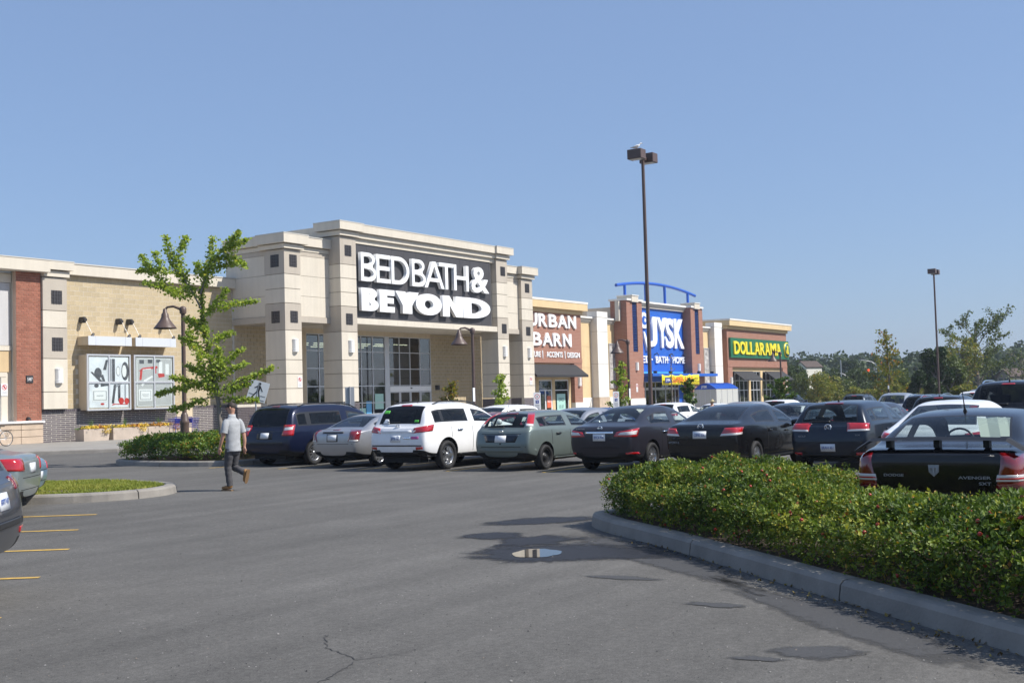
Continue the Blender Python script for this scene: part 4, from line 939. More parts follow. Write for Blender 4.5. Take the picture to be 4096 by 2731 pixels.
# ---- entrance glazing
yg=52.5
B('glazing_head',M_BEIGE,55.2,68.7,52.45,52.7,6.28,6.64); B('side_jamb',M_BEIGE,55.2,55.56,52.4,52.7,.15,6.28)
cols=[55.60,56.80,57.95,59.05,60.2,60.95,62.15,63.47]; cols2=[63.9,65.08,66.27,67.42,68.66]; rows=[.35,1.7,2.85,4.02,5.17,6.26]
fr=MB()
for c in cols+cols2: fr.box(c-.035,c+.035,yg-.05,yg+.05,.2,6.28)
for k,r in enumerate(rows): 
    fr.box(cols[0],cols[-1],yg-.045,yg+.045,r-.03,r+.03)
    if k>=2: fr.box(cols2[0],cols2[-1],yg-.045,yg+.045,r-.03,r+.03)
fr.box(63.47,63.9,yg-.06,yg+.06,.15,6.28); o=fr.build('window_frame',M_ALU,bb); o['kind']='stuff'
for cl in (cols,cols2):
    for a,b in zip(cl,cl[1:]):
        for k,(c,d) in enumerate(zip(rows,rows[1:])):
            if cl is cols2 and k<2: continue
            j=random.uniform(-.002,.002); q=MB(); q.box(a+.035,b-.035,yg-.004,yg+.004,c+.03,d-.03); o=q.build('pane',G_SHOP,bb)
dh=B('door_header',M_WHITE,63.93,68.62,yg-.09,yg+.05,2.44,2.80); part(dh,'door_sensor',M_GRILLE,66.2,66.36,yg-.13,yg-.09,2.62,2.70)
for a,b in zip(cols2,cols2[1:]):
    d=B('door',M_ALU,a+.035,b-.035,yg-.03,yg+.03,.16,.30); q=MB(); q.box(a+.035,b-.035,yg-.03,yg+.03,2.36,2.43); q.box(a+.035,a+.11,yg-.03,yg+.03,.3,2.36); q.box(b-.11,b-.035,yg-.03,yg+.03,.3,2.36); q.build('door_frame',M_ALU,d); part(d,'pane',G_SHOP,a+.11,b-.11,yg-.004,yg+.004,.3,2.36)
# posters and leaflets by the glazing
TEAL=mat('poster_teal',(.38,.62,.55),.5); POB=mat('poster_blue',(.10,.35,.62),.5)
B('poster',TEAL,62.35,63.25,yg-.012,yg-.006,1.25,2.3); B('poster',TEAL,60.55,61.35,yg-.012,yg-.006,.55,1.35); B('poster',POB,61.4,61.95,yg-.03,yg-.02,.7,1.8)
# interior seen through the glass: floor, back wall, lit ceiling tubes
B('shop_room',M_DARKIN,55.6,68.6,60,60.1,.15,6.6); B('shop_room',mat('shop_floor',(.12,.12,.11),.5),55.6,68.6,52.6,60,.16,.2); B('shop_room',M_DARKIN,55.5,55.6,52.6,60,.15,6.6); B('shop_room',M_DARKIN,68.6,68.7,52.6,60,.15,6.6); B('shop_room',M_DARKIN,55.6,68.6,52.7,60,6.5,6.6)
TUBE=mat('ceiling_tube',(.9,.9,.8),.5,emit=(1,.93,.62),es=5)
for yy in(54.2,56.2,58.4):
    for k in range(6): x=56.2+k*2.1; B('ceiling_light',TUBE,x,x+1.5,yy,yy+.12,5.75+.02*k,5.80+.02*k)
for k,(x,z,c) in enumerate(((58,1.9,(.3,.25,.2)),(60.5,2.2,(.15,.2,.3)),(64.5,1.8,(.35,.3,.25)),(66.8,2.3,(.2,.15,.12)))): B('display_rack',mat('rack_%d'%k,c,.8),x,x+1.3,56.5,57.2,.2,z)
# right of the doors: block wall under the canopy
q=MB(); q.box(68.7,78.5,52.56,52.9,.15,8.2); q.build('recess_wall_core',M_MORT,bb)
bricks(bb,68.72,76.8,.15,6.6,52.54,.52,.256,M_BLOCK,M_MORT,'block',.022,.02,.12,(),0,back=False)
B('roof_mass',M_CREAM,37.9,79,53.1,75,6.7,8.9)
nopark(bb,50.55,2.72,3.35,Y1); nopark(bb,75.7,2.72,3.35,Y1)
q=MB(); q.bbox(69.25,69.5,52.25,52.54,2.5,2.85,b=.03); q.build('wall_lamp',M_GRILLE,bb)

# ------------------------------------------------------------------ brick furniture shop
def brickmat(name,c1,c2,mort,sc):
    m=bpy.data.materials.new(name); m.use_nodes=True; n=m.node_tree; b=n.nodes['Principled BSDF']; L=n.links.new
    tc=n.nodes.new('ShaderNodeTexCoord'); mp=n.nodes.new('ShaderNodeMapping'); mp.inputs['Rotation'].default_value=(math.pi/2,0,0)
    sx=n.nodes.new('ShaderNodeSeparateXYZ'); cx=n.nodes.new('ShaderNodeCombineXYZ'); ad=n.nodes.new('ShaderNodeMath')
    L(tc.outputs['Object'],sx.inputs[0]); L(sx.outputs[0],ad.inputs[0]); L(sx.outputs[1],ad.inputs[1]); L(ad.outputs[0],cx.inputs[0]); L(sx.outputs[2],cx.inputs[1])
    br=n.nodes.new('ShaderNodeTexBrick'); br.inputs['Color1'].default_value=(*c1,1); br.inputs['Color2'].default_value=(*c2,1); br.inputs['Mortar'].default_value=(*mort,1)
    br.inputs['Scale'].default_value=1; br.inputs['Brick Width'].default_value=.34*sc; br.inputs['Row Height'].default_value=.125*sc; br.inputs['Mortar Size'].default_value=.011; br.inputs['Mortar Smooth'].default_value=.1
    L(cx.outputs[0],br.inputs['Vector']); L(br.outputs[0],b.inputs['Base Color']); b.inputs['Roughness'].default_value=.9
    bp=n.nodes.new('ShaderNodeBump'); bp.invert=True; bp.inputs['Distance'].default_value=.02; bp.inputs['Strength'].default_value=.6; L(br.outputs[1],bp.inputs['Height']); L(bp.outputs[0],b.inputs['Normal']); return m
M_UBR=brickmat('far_brick',(.33,.145,.10),(.28,.115,.075),(.46,.33,.26),1)
M_JCREAM=wallmat('wall_sand',(.66,.50,.29)); M_PWHITE=wallmat('pier_white',(.74,.72,.67)); M_AWN=mat('awning_black',(.022,.022,.024),.7)
ub=empty('brick_furniture_shop',(85,51.6,.15),'red brick shop with white two-line letters above a black awning','store')
B=lambda name,m,*a,par=ub,bev=0: part(par,name,m,*a,bev=bev)
B('wall',M_UBR,77.5,89.2,51.5,52.5,4.57,8.82); B('wall',M_UBR,87.84,89.2,51.5,52.5,1.2,4.57); B('wall',M_UBR,77.5,79.6,51.5,52.5,1.2,4.57); B('stone_base',M_PWHITE,87.84,89.2,51.46,52.5,.15,1.22)
B('cornice',M_JCREAM,77.4,89.3,51.35,52.8,8.83,9.14); B('cornice',M_JCREAM,77.2,89.62,51.0,53,9.16,9.75); B('coping',M_PWHITE,77.2,89.66,50.97,53,9.76,9.93); B('roof_mass',M_JCREAM,77.5,89.2,52.5,74,8,9)
B('soldier_band',M_UBR,77.5,89.2,51.46,51.5,4.62,5.0)
for s_,a,b in(('U',80.3,81.85),('R',82.05,83.42),('B',83.66,85.02),('A',85.1,86.72),('N',86.84,88.17)): fit_text('letter',s_,a,b,7.59,8.68,51.36,M_LET,ub,.14,.022)
for s_,a,b in(('B',81.0,82.45),('A',82.6,84.2),('R',84.33,85.72),('N',85.93,87.3)): fit_text('letter',s_,a,b,6.0,7.11,51.36,M_LET,ub,.14,.022)
for s_,a,b in(('FURNITURE',79.4,82.35),('|',82.62,82.7),('ACCENTS',83.27,85.87),('|',86.22,86.30),('DESIGN',86.67,88.74)): fit_text('letters',s_,a,b,5.07 if s_!='|' else 4.98,5.54 if s_!='|' else 5.62,51.43,M_LET,ub,.06,.012)
q=MB(); q.prism([(51.46,4.47),(51.46,4.40),(50.25,3.37),(50.2,3.37),(50.2,3.55)],79.7,88.0,'x'); q.build('awning',M_AWN,ub)
B('opening_head',M_JCREAM,79.6,87.84,51.9,52.5,3.2,4.57)
for a,b in((79.6,80.0),(82.12,82.58),(84.72,85.15),(87.42,87.84)): B('mullion',M_JCREAM,a,b,51.86,52.3,.15,3.3)
for a,b,doors in((80.0,82.12,0),(82.58,84.72,1),(85.15,87.42,0)):
    f=MB(); f.box(a,b,51.9,52.0,3.1,3.2); f.box(a,b,51.9,52.0,2.28,2.36); f.box(a,a+.07,51.9,52,.15,3.1); f.box(b-.07,b,51.9,52,.15,3.1)
    if doors:
        f.box((a+b)/2-.07,(a+b)/2+.07,51.9,52,.15,2.28); f.box(a+.07,a+.16,51.9,52,.15,2.28); f.box(b-.16,b-.07,51.9,52,.15,2.28)
    w=f.build('window_frame',M_WHITE,ub); part(w,'pane',G_SHOP,a+.07,b-.07,51.94,51.95,2.36,3.1); part(w,'pane',G_SHOP,a+.07,b-.07,51.945,51.955,.15,2.28)
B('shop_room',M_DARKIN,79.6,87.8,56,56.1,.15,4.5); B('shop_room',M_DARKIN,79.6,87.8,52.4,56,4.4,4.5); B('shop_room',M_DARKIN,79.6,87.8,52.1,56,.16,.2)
p=B('poster',TEAL,85.42,86.82,51.88,51.89,.4,2.0); fit_text('poster_text','OFFICE',85.7,86.55,1.35,1.65,51.876,mat('ink_teal',(.03,.09,.08),.6),p,.004,.005); fit_text('poster_text','15% OFF',85.75,86.5,.75,1.05,51.876,mat('ink_teal',(.03,.09,.08),.6),p,.004)
p=B('poster',mat('poster_orange',(.62,.13,.06),.5),83.82,84.48,51.87,51.88,.85,1.84); fit_text('poster_text','SALE',83.9,84.4,1.3,1.5,51.866,M_WHITE,p,.004)
sconce(ub,88.6,2.62,3.40,51.5)

# ------------------------------------------------------------------ sand-coloured link walls with white piers
def link(x0,x1,px0,px1,label,win):
    e=empty('link_wall',(px0,52.3,.15),label,'wall')
    part(e,'wall',M_JCREAM,x0,x1,52.2,52.6,1.6,8.3)
    for z in(6.17,4.3): part(e,'joint',M_TAN,x0,x1,52.19,52.2,z-.02,z+.02)
    part(e,'wall_base',M_PWHITE,x0,x1,52.15,52.6,.15,1.6)
    for z0,z1,o in((8.30,8.45,.06),(8.46,8.66,.18),(8.67,8.84,.34)):
        part(e,'cornice',M_PWHITE if o>.3 else M_CREAM,x0,px0-.02,52.2-o,52.8,z0,z1-.008); part(e,'cornice',M_PWHITE if o>.3 else M_CREAM,px1+.02,x1,52.2-o,52.8,z0,z1-.008)
    pz=1.6
    for zt in(4.6,7.5,8.80,9.33):
        o=.03 if zt==9.33 else 0; part(e,'pier_panel',M_PWHITE,px0-o,px1+o,51.5-o,52.5,pz+.012,zt-.012); pz=zt
    part(e,'pier_core',M_JOINT,px0+.03,px1-.03,51.53,52.5,.15,9.3); part(e,'pier_base',M_STONE,px0-.04,px1+.04,51.45,52.5,.15,1.59)
    part(e,'roof_mass',M_JCREAM,x0,x1,52.6,74,7.5,8.4)
    if win:
        a,b=win; w=part(e,'poster_window',mat('poster_photo',(.50,.48,.46),.4,var=.9,vscale=2.2,hue=(.12,.11,.10)),a+.05,b-.05,52.14,52.17,2.5,6.45)
        f=MB(); f.box(a,b,52.1,52.2,6.45,6.55); f.box(a,b,52.1,52.2,2.4,2.5); f.box(a,a+.06,52.1,52.2,2.5,6.45); f.box(b-.06,b,52.1,52.2,2.5,6.45); f.box(a+.06,b-.06,52.1,52.2,4.25,4.33); f.build('window_frame',M_ALU,w)
    return e
link(89.22,96.6,92.1,94.0,'sand-coloured wall with white pier between the two-line brick shop and the blue sign',(95.35,97.0))
link(113.4,121.2,117.95,119.95,'sand-coloured wall with white pier just left of the green sign shop',(116.5,117.8))

# ------------------------------------------------------------------ blue-panelled home store
jy=empty('blue_home_store',(105,51.3,.15),'brick store with tall blue sign panel under a curved blue tube','store')
B=lambda name,m,*a,par=jy,bev=0: part(par,name,m,*a,bev=bev)
M_BLUE=mat('sign_blue',(.018,.115,.50),.45,var=.12,vscale=.5); M_TUBEB=mat('tube_blue',(.02,.10,.48),.35); M_LBLUE=mat('trim_lightblue',(.08,.40,.75),.4); M_LOUV=mat('louvre_blue',(.01,.035,.16),.5)
for x0,x1,lx in((96.5,99.62,(97.64,98.6)),(110.5,113.4,(111.5,112.45))):
    B('brick_pier',M_UBR,x0,lx[0],50.8,52.5,1.4,10.5); B('brick_pier',M_UBR,lx[1],x1,50.8,52.5,1.4,10.5); B('brick_pier',M_UBR,lx[0],lx[1],50.801,52.5,1.4,5.75); B('brick_pier',M_UBR,lx[0],lx[1],51.1,52.5,5.75,10.4); B('pier_base',M_PWHITE,x0-.05,x1+.05,50.74,52.5,.15,1.4)
    for k in range(30):
        z=5.8+k*.155; B('louvre',M_LOUV,lx[0]+.03,lx[1]-.03,50.84,51.1,z,z+.085)
    B('pier_cap',M_PWHITE,x0-.12,lx[0],50.66,52.6,10.5,10.68); B('pier_cap',M_PWHITE,lx[1],x1+.05,50.66,52.6,10.5,10.68); B('pier_cap',M_CREAM,lx[0]-.35,lx[1]+.02,50.62,52.2,10.4,10.97); B('pier_cap',M_PWHITE,lx[0]-.4,lx[1]+.06,50.56,52.25,10.98,11.06)
    sconce(jy,(lx[0]+lx[1])/2+.05,4.0,4.78,50.8)
B('back_pier',M_CREAM,96.1,96.46,51.4,51.8,8.6,10.45)
B('blue_panel',M_BLUE,99.64,110.5,51.7,52.3,3.9,10.1); B('cornice',M_CREAM,99.6,110.6,51.5,52.6,10.1,10.32); B('cornice',M_CREAM,99.6,110.6,51.35,52.6,10.33,10.5); B('coping',M_PWHITE,99.6,110.6,51.2,52.6,10.51,10.68); B('roof_mass',M_CREAM,97,113,52.6,74,8,10)
q=MB(); q.tube([(96.3+17.4*k/20,51.7,11.95+.62*(1-((k-10)/10)**2)) for k in range(21)],.15,12); ar=q.build('roof_tube',M_TUBEB,jy)
for x,zb in((98.0,11.0),(102.3,10.6),(106.5,10.6),(111.9,11.0)):
    q=MB(); q.cyl((x,51.7,zb),(x,51.7,11.95+.55*(1-((x-105)/8.7)**2)),.14,.14,12); q.build('tube_post',M_TUBEB,ar)
for s_,a,b in(('J',102.35,104.15),('Y',104.2,106.4),('S',106.05,107.95),('K',108.05,110.3)): fit_text('letter',s_,a,b,6.3 if s_!='J' else 6.35,9.3,51.5,M_LET,jy,.2,.032)
for s_,a,b in(('BED·',99.9,103.1),('BATH·',103.8,106.75),('HOME',107.54,110.46)): fit_text('letters',s_,a,b,4.78,5.46,51.55,M_LET,jy,.12,.02)
bird=[(100.75,9.2),(101.1,9.62),(101.5,9.66),(101.9,9.5),(102.2,9.15),(102.35,8.9),(102.78,8.62),(102.45,8.5),(102.35,8.35),(102.1,8.2),(101.7,8.1),(101.1,8.12),(100.75,8.5)]
q=MB(); q.prism(bird,51.5,51.7,'y'); bd=q.build('goose_emblem',M_LET,jy)
q=MB(); q.prism([(101.0,9.1),(101.3,9.32),(101.7,9.25),(101.95,8.95),(101.9,8.6),(101.6,8.42),(101.15,8.48),(100.95,8.75)],51.48,51.5,'y'); q.build('emblem_eye_ring',M_BLUE,bd)
q=MB(); q.prism([(101.45,9.1),(101.68,9.05),(101.75,8.82),(101.58,8.68),(101.4,8.8)],51.46,51.48,'y'); q.build('emblem_eye',M_LET,bd)
q=MB(); q.prism([(101.2,7.8),(101.5,7.75),(101.85,7.2),(102.1,6.6),(102.22,5.95),(101.9,5.95),(101.72,6.5),(101.4,7.15)],51.5,51.7,'y'); q.build('emblem_neck',M_LET,bd)
for x in(103.7,107.0,110.0):
    q=MB(); q.tube([(x,51.7,5.6),(x,51.35,5.75),(x,51.2,5.5)],.05,6); q.build('sign_lamp',M_GRILLE,jy)
cn=B('canopy',M_BLUE,99.7,114.8,49.9,51.65,3.45,3.72); part(cn,'canopy_trim',M_LBLUE,99.7,110.5,51.5,51.68,3.74,3.92)
for k in range(5): part(cn,'canopy_foot',M_GRILLE,100.6+k*3.3,100.85+k*3.3,50.0,50.3,3.72,3.95)
B('fascia',M_BLUE,99.7,110.5,51.6,52.4,2.95,3.45)
f=MB()
for x in(99.8,102.0,104.2,106.4,108.6,109.4): f.box(x-.05,x+.05,51.9,52.0,.15,2.95)
f.box(99.8,109.4,51.9,52.0,2.15,2.4); f.box(99.8,109.4,51.9,52,2.88,2.95); w=f.build('window_frame',M_ALU,jy)
for a,b in((99.85,101.95),(102.05,104.15),(104.25,106.35),(106.45,108.55),(108.65,109.35)): part(w,'pane',G_SHOP,a,b,51.945,51.955,2.4,2.88); part(w,'pane',G_SHOP,a,b,51.945,51.955,.2,2.15)
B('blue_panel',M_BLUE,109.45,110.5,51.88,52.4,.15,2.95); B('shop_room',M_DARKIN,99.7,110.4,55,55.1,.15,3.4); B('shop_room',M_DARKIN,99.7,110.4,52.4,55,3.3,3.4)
nopark(jy,98.1,2.0,2.75,50.8)
q=fit_text('window_text','JYSK',100.0,101.6,1.2,1.6,51.93,M_LBLUE,jy,.01,.01)

# ------------------------------------------------------------------ green-sign shop at the far end
do=empty('green_sign_shop',(130,51.8,.15),'brick shop at the far end with green sign and yellow letters','store')
B=lambda name,m,*a,par=do,bev=0: part(par,name,m,*a,bev=bev)
M_GREEN=mat('sign_green',(.010,.13,.06),.45); M_YLET=mat('letter_yellow',(.85,.70,.03),.4)
B('wall',M_UBR,121.3,139.68,51.5,52.3,4.5,8.72); B('wall',M_UBR,121.3,122.57,51.5,52.3,.9,4.5); B('wall',M_UBR,138.11,139.68,51.5,52.3,.9,4.5); B('wall_base',M_PWHITE,121.3,122.57,51.46,52.3,.15,.9); B('wall_base',M_PWHITE,138.11,139.72,51.46,52.3,.15,.9); B('end_wall',M_UBR,139.3,139.679,52.3,75,.15,8.72)
B('cornice',M_JCREAM,121.1,139.8,51.32,52.6,8.73,9.06); B('cornice',M_JCREAM,120.9,140.2,50.95,75,9.08,9.66); B('coping',M_PWHITE,120.9,140.25,50.9,75,9.67,9.84)
B('soldier_band',M_UBR,121.3,139.68,51.47,51.5,4.55,4.85)
sg=B('sign_board',M_GREEN,121.7,139.75,51.25,51.5,5.56,7.76)
for k in range(1,6): part(sg,'board_seam',mat('seam_green',(.006,.08,.04),.5),121.7+k*3,121.72+k*3,51.245,51.25,5.56,7.76)
xs_=122.39
for s_,wd in zip('DOLLARAMA',(1.75,1.75,1.35,1.35,1.72,1.62,1.72,2.05,1.75)): 
    fit_text('letter',s_,xs_,xs_+wd-.16,5.95,7.40,51.1,M_YLET,sg,.14,.022); xs_+=wd*14.55/15.06
q=MB(); q.lathe([(.001,-.08),(.90,-.08),(.90,.1)],(138.92,51.2,6.68),32,'y'); ci=q.build('round_emblem',M_YLET,sg)
q=MB(); q.lathe([(.001,-.1),(.82,-.1),(.82,-.07)],(138.92,51.2,6.68),32,'y'); q.build('emblem_disc',M_GREEN,ci)
fit_text('emblem_text','1',138.78,139.18,6.2,7.2,51.07,M_YLET,ci,.04,.04); fit_text('emblem_text','$',138.35,138.62,6.25,6.7,51.07,M_YLET,ci,.04,.01); fit_text('emblem_text','.',139.25,139.4,6.2,6.33,51.07,M_YLET,ci,.04,.02)
B('opening_head',M_JCREAM,122.57,138.11,51.8,52.3,4.06,4.5)
for a,b in((122.57,122.85),(127.8,128.4),(131.5,132.2),(137.35,138.11)): B('mullion',M_JCREAM,a,b,51.78,52.2,.15,4.1)
for a,b in((122.85,127.8),(128.4,131.5),(132.2,137.35)):
    f=MB(); n=4 if b-a>4 else 3
    for k in range(n+1): x=a+(b-a)*k/n; f.box(x-.05,x+.05,51.86,51.96,.15,4.06)
    for z in(.3,1.92,3.0,4.02): f.box(a,b,51.865,51.955,z-.05,z+.05)
    w=f.build('window_frame',M_ALU,do)
    for k in range(n):
        for c,d in((.35,1.87),(1.97,2.95),(3.05,3.97)): part(w,'pane',G_SHOP,a+(b-a)*k/n+.05,a+(b-a)*(k+1)/n-.05,51.905,51.915,c,d)
for a,b in((122.66,128.3),(132.24,138.2)):
    q=MB(); q.prism([(51.5,4.08),(51.5,4.0),(50.25,2.98),(50.2,2.98),(50.2,3.12)],a,b,'x'); q.build('awning',M_AWN,do)
B('shop_room',M_DARKIN,122.6,138,55,55.1,.15,4.4); B('shop_room',M_DARKIN,122.6,138,52.3,55,4.3,4.4); B('roof_mass',M_JCREAM,121.3,139.3,52.4,75,8,8.7)
sconce(do,122.05,2.62,3.4,51.5); sconce(do,138.9,2.62,3.4,51.5); nopark(do,139.2,2.1,2.6,51.5)
# ------------------------------------------------------------------ parked cars
def P_(n,c,mt=.0,r=.3,d=.12): return paint('paint_'+n,c,mt,r,d)
def place(o,x,y,deg=0,sz=1):
    o.location=(x,y,gz(x,y)); o.rotation_euler=(0,0,R_(deg)); o.scale=(1,1,sz); return o
ROW='cars parked in the front row, rears to the aisle'
NAVY=P_('navy',(.006,.010,.034),.3); SILV=P_('silver',(.44,.44,.45),.75,.34); WHI=P_('white',(.80,.80,.80)); SAGE=P_('sage',(.165,.20,.188),.4,.36); GRAPH=P_('graphite',(.026,.025,.034),.3); BLK=P_('black',(.006,.006,.007),.1,.22,.05); DKBLUE=P_('darkblue',(.010,.017,.030),.3); INK=P_('ink',(.008,.010,.022),.3,.26,.05)
s=minivan(NAVY,rails=(.7,3.2,.66),railm=M_TRIM,lights=[(M_RED,[(.06,.66,.86),(.20,.96,.86),(.26,.97,1.16),(.10,.70,1.16)]),(M_CLEAR,[(.07,.72,1.00),(.18,.95,1.02),(.2,.95,1.10),(.08,.74,1.08)])],plate=.86,
  rear=[('tailgate_seam',M_TUB,[(-.85,.60),(.85,.60),(.85,.615),(-.85,.615)],.004),('brake_light',M_DRED,[(-.14,1.66),(.14,1.66),(.13,1.69),(-.13,1.69)],.012),('bumper_step',M_TRIM,[(-.7,.64),(.7,.64),(.7,.68),(-.7,.68)],.02),('plate_frame',M_TRIM,[(-.3,.76),(.3,.76),(.3,.98),(-.3,.98)],.003)],rear2=[],wiper=1.13)
c=build_car(s,'navy blue minivan with roof rails parked beside the shrub island','minivan',ROW); place(c,23.8+2.55,24.15)
s=sedan(SILV,L=4.45,W=1.70,H=1.43,roh=1.0,wb=2.61,deck=1.03,D=.56,RE=1.32,wr=.30,rim='seven',plate=.80,hl=.64,
  lights=[(M_DRED,[(.03,.53,.70),(.13,.82,.70),(.24,.83,1.0),(.05,.62,1.0)]),(M_CLEAR,[(.04,.55,.705),(.13,.80,.705),(.14,.80,.745),(.05,.57,.745)])],
  rear=[('boot_seam',M_TUB,[(-.68,.635),(.68,.635),(.68,.645),(-.68,.645)],.003),('boot_strip',M_TRIM,[(-.36,.925),(.36,.925),(.36,.955),(-.36,.955)],.014),('brake_light',M_DRED,[(-.1,1.0),(.1,1.0),(.1,1.018),(-.1,1.018)],.008),('plate_frame',M_TRIM,[(-.19,.70),(.19,.70),(.19,.90),(-.19,.90)],.006)])
c=build_car(s,'silver compact sedan between the navy minivan and the white wagon-bodied utility vehicle','sedan',ROW); place(c,23.55+2.22,21.35)
s=suv(WHI,W=1.88,H=1.70,rails=(.75,2.75,.62),railm=M_TRIM,clad=0,plate=.80,ptext='BPTB 198',emblem=(1.09,.065),emk='h',ant=(.95,.18),wiper=1.19,
  lights=[(M_RED,[(.05,.50,.93),(.34,.93,.98),(.40,.93,1.14),(.08,.56,1.06)]),(M_CLEAR,[(.05,.51,.935),(.06,.56,.94),(.09,.60,1.0),(.07,.53,.99)])],
  rear=[('tailgate_seam',M_TUB,[(-.78,.615),(.78,.615),(.78,.65),(-.78,.65)],.008),('tailgate_ledge',WHI,[(-.50,.955),(.50,.955),(.48,1.0),(-.48,1.0)],.03),('brake_light',M_RED,[(-.17,1.595),(.17,1.595),(.16,1.625),(-.16,1.625)],.014),('bumper_lower',M_TRIM,[(-.78,.36),(.78,.36),(.84,.47),(-.84,.47)],.006),('tailgate_handle',M_CHROME,[(-.48,.80),(-.26,.80),(-.26,.835),(-.48,.835)],.03),('sticker',mat('sticker_pink',(.55,.10,.30),.5),[(-.70,.79),(-.49,.79),(-.49,.855),(-.70,.855)],.009),('sticker',mat('sticker_green',(.10,.5,.06),.5),[(.42,1.42),(.60,1.42),(.58,1.49),(.42,1.49)],.012),('sticker',mat('sticker_green',(.10,.5,.06),.5),[(-.58,1.20),(-.46,1.20),(-.46,1.25),(-.58,1.25)],.012),('sticker',M_PLATE,[(.32,1.17),(.52,1.17),(.48,1.28),(.38,1.28)],.012)],
  rear2=[('bumper_reflector',M_RED,[(.62,.53),(.80,.545),(.80,.60),(.62,.60)],.01)],sillm=M_TRIM,hm=M_CHROME)
s['rear'][0]=('tailgate_seam',M_TRIM,[(-.78,.615),(.78,.615),(.78,.645),(-.78,.645)],.008)
c=build_car(s,'white utility vehicle with dark rear window, stickers and a pink tag','suv',ROW); place(c,22.75+2.34,18.55)
s=hatch(SAGE,L=4.18,W=1.70,H=1.43,roh=.77,wb=2.615,base=1.0,RE=.58,wr=.30,rim='steel',plate=.76,emblem=(.925,.05),emk='bar',
  lights=[(M_RED,[(.16,.66,1.06),(.26,.80,1.04),(.50,.74,1.36),(.42,.58,1.36)]),(M_CLEAR,[(.16,.66,1.055),(.26,.80,1.04),(.29,.79,1.095),(.18,.655,1.11)])],
  rear=[('tailgate_seam',M_TUB,[(-.70,.565),(.70,.565),(.70,.578),(-.70,.578)],.003),('tailgate_lip',M_TUB,[(-.56,.875),(.56,.875),(.56,.885),(-.56,.885)],.004),('brake_light',M_DRED,[(-.17,1.335),(.17,1.335),(.16,1.365),(-.16,1.365)],.014),('bumper_strip',SAGE,[(-.8,.46),(.8,.46),(.8,.52),(-.8,.52)],.02),('lock',M_TUB,[(-.02,.63),(.02,.63),(.02,.665),(-.02,.665)],.006),('plate_recess',DKBLUE,[(-.42,.68),(.42,.68),(.50,.86),(-.50,.86)],.0035)],wiper=1.03,sillm=SAGE,handles=(1.34,2.3),hm=M_TRIM)
c=build_car(s,'grey green hatchback with tall tail lights beside its rear window and a steel wheel','hatchback',ROW); place(c,23.25+2.09,15.75)
s=sedan(GRAPH,L=4.62,W=1.76,H=1.49,deck=1.06,rim='ten',plate=.78,ptext='BYCA 976',emblem=(.985,.055),emk='bar',
  lights=[(M_RED,[(.03,.36,.80),(.24,.85,.78),(.36,.86,.98),(.05,.42,.90)]),(M_CLEAR,[(.04,.47,.835),(.24,.82,.83),(.30,.83,.925),(.05,.52,.885)])],
  rear=[('boot_seam',M_TUB,[(-.50,.545),(.50,.545),(.50,.556),(-.50,.556)],.003),('chrome_strip',M_CHROME,[(-.36,.865),(.36,.865),(.36,.91),(-.36,.91)],.016),('bumper_seam',M_TUB,[(-.8,.40),(.8,.40),(.8,.408),(-.8,.408)],.003)],
  rear2=[('bumper_reflector',M_RED,[(.64,.40),(.82,.40),(.82,.44),(.64,.44)],.01)],words=(('SENTRA',.52,.97,.24,.035),),hm=M_CHROME)
c=build_car(s,'graphite grey sedan with chrome boot strip and red and clear tail lights','sedan',ROW); place(c,23.35+2.31,13.1)
s=sedan(BLK,L=4.9,W=1.83,H=1.47,roh=1.03,wb=2.79,deck=1.07,D=.62,RE=1.62,wr=.325,rim='five',plate=.82,ptext='CBNL 236',emblem=(.99,.07),emk='m',
  st=[0,.09,.36,.62,1.12,1.62,1.90,2.32,2.42,3.0,3.35,3.7,4.2,4.62,4.82,4.9],top=[(0,.97),(.09,1.05),(.36,1.075),(.62,1.085),(1.12,1.30),(1.62,1.42),(1.9,1.455),(2.32,1.47),(2.42,1.468),(3.0,1.40),(3.35,1.23),(3.7,1.03),(4.2,.94),(4.62,.82),(4.82,.74),(4.9,.68)],
  belt=[(0,.93),(.62,1.02),(2.3,.93),(3.7,.90),(4.6,.77),(4.9,.62)],cab=(.7,3.6),seat=((1.75,(-.38,.38)),(2.6,(-.38,.38))),handles=(1.85,2.85),seams=(1.66,2.36,3.4),mirror=3.2,
  lights=[(M_RED,[(.03,.46,.80),(.26,.87,.84),(.36,.88,.97),(.06,.56,.96)]),(M_CLEAR,[(.03,.46,.795),(.26,.87,.82),(.29,.87,.865),(.04,.49,.84)])],
  rear=[('boot_seam',M_TUB,[(-.58,.60),(.58,.60),(.58,.61),(-.58,.61)],.003),('bumper_seam',M_TUB,[(-.8,.42),(.8,.42),(.8,.43),(-.8,.43)],.003)],words=(('SPORT 6',.62,.66,.26,.04),),hm=BLK)
s['privacy']=1
c=build_car(s,'glossy black sedan with low sloping roof and white plate behind the hedge tip','sedan',ROW); place(c,23.4+2.45,10.65)
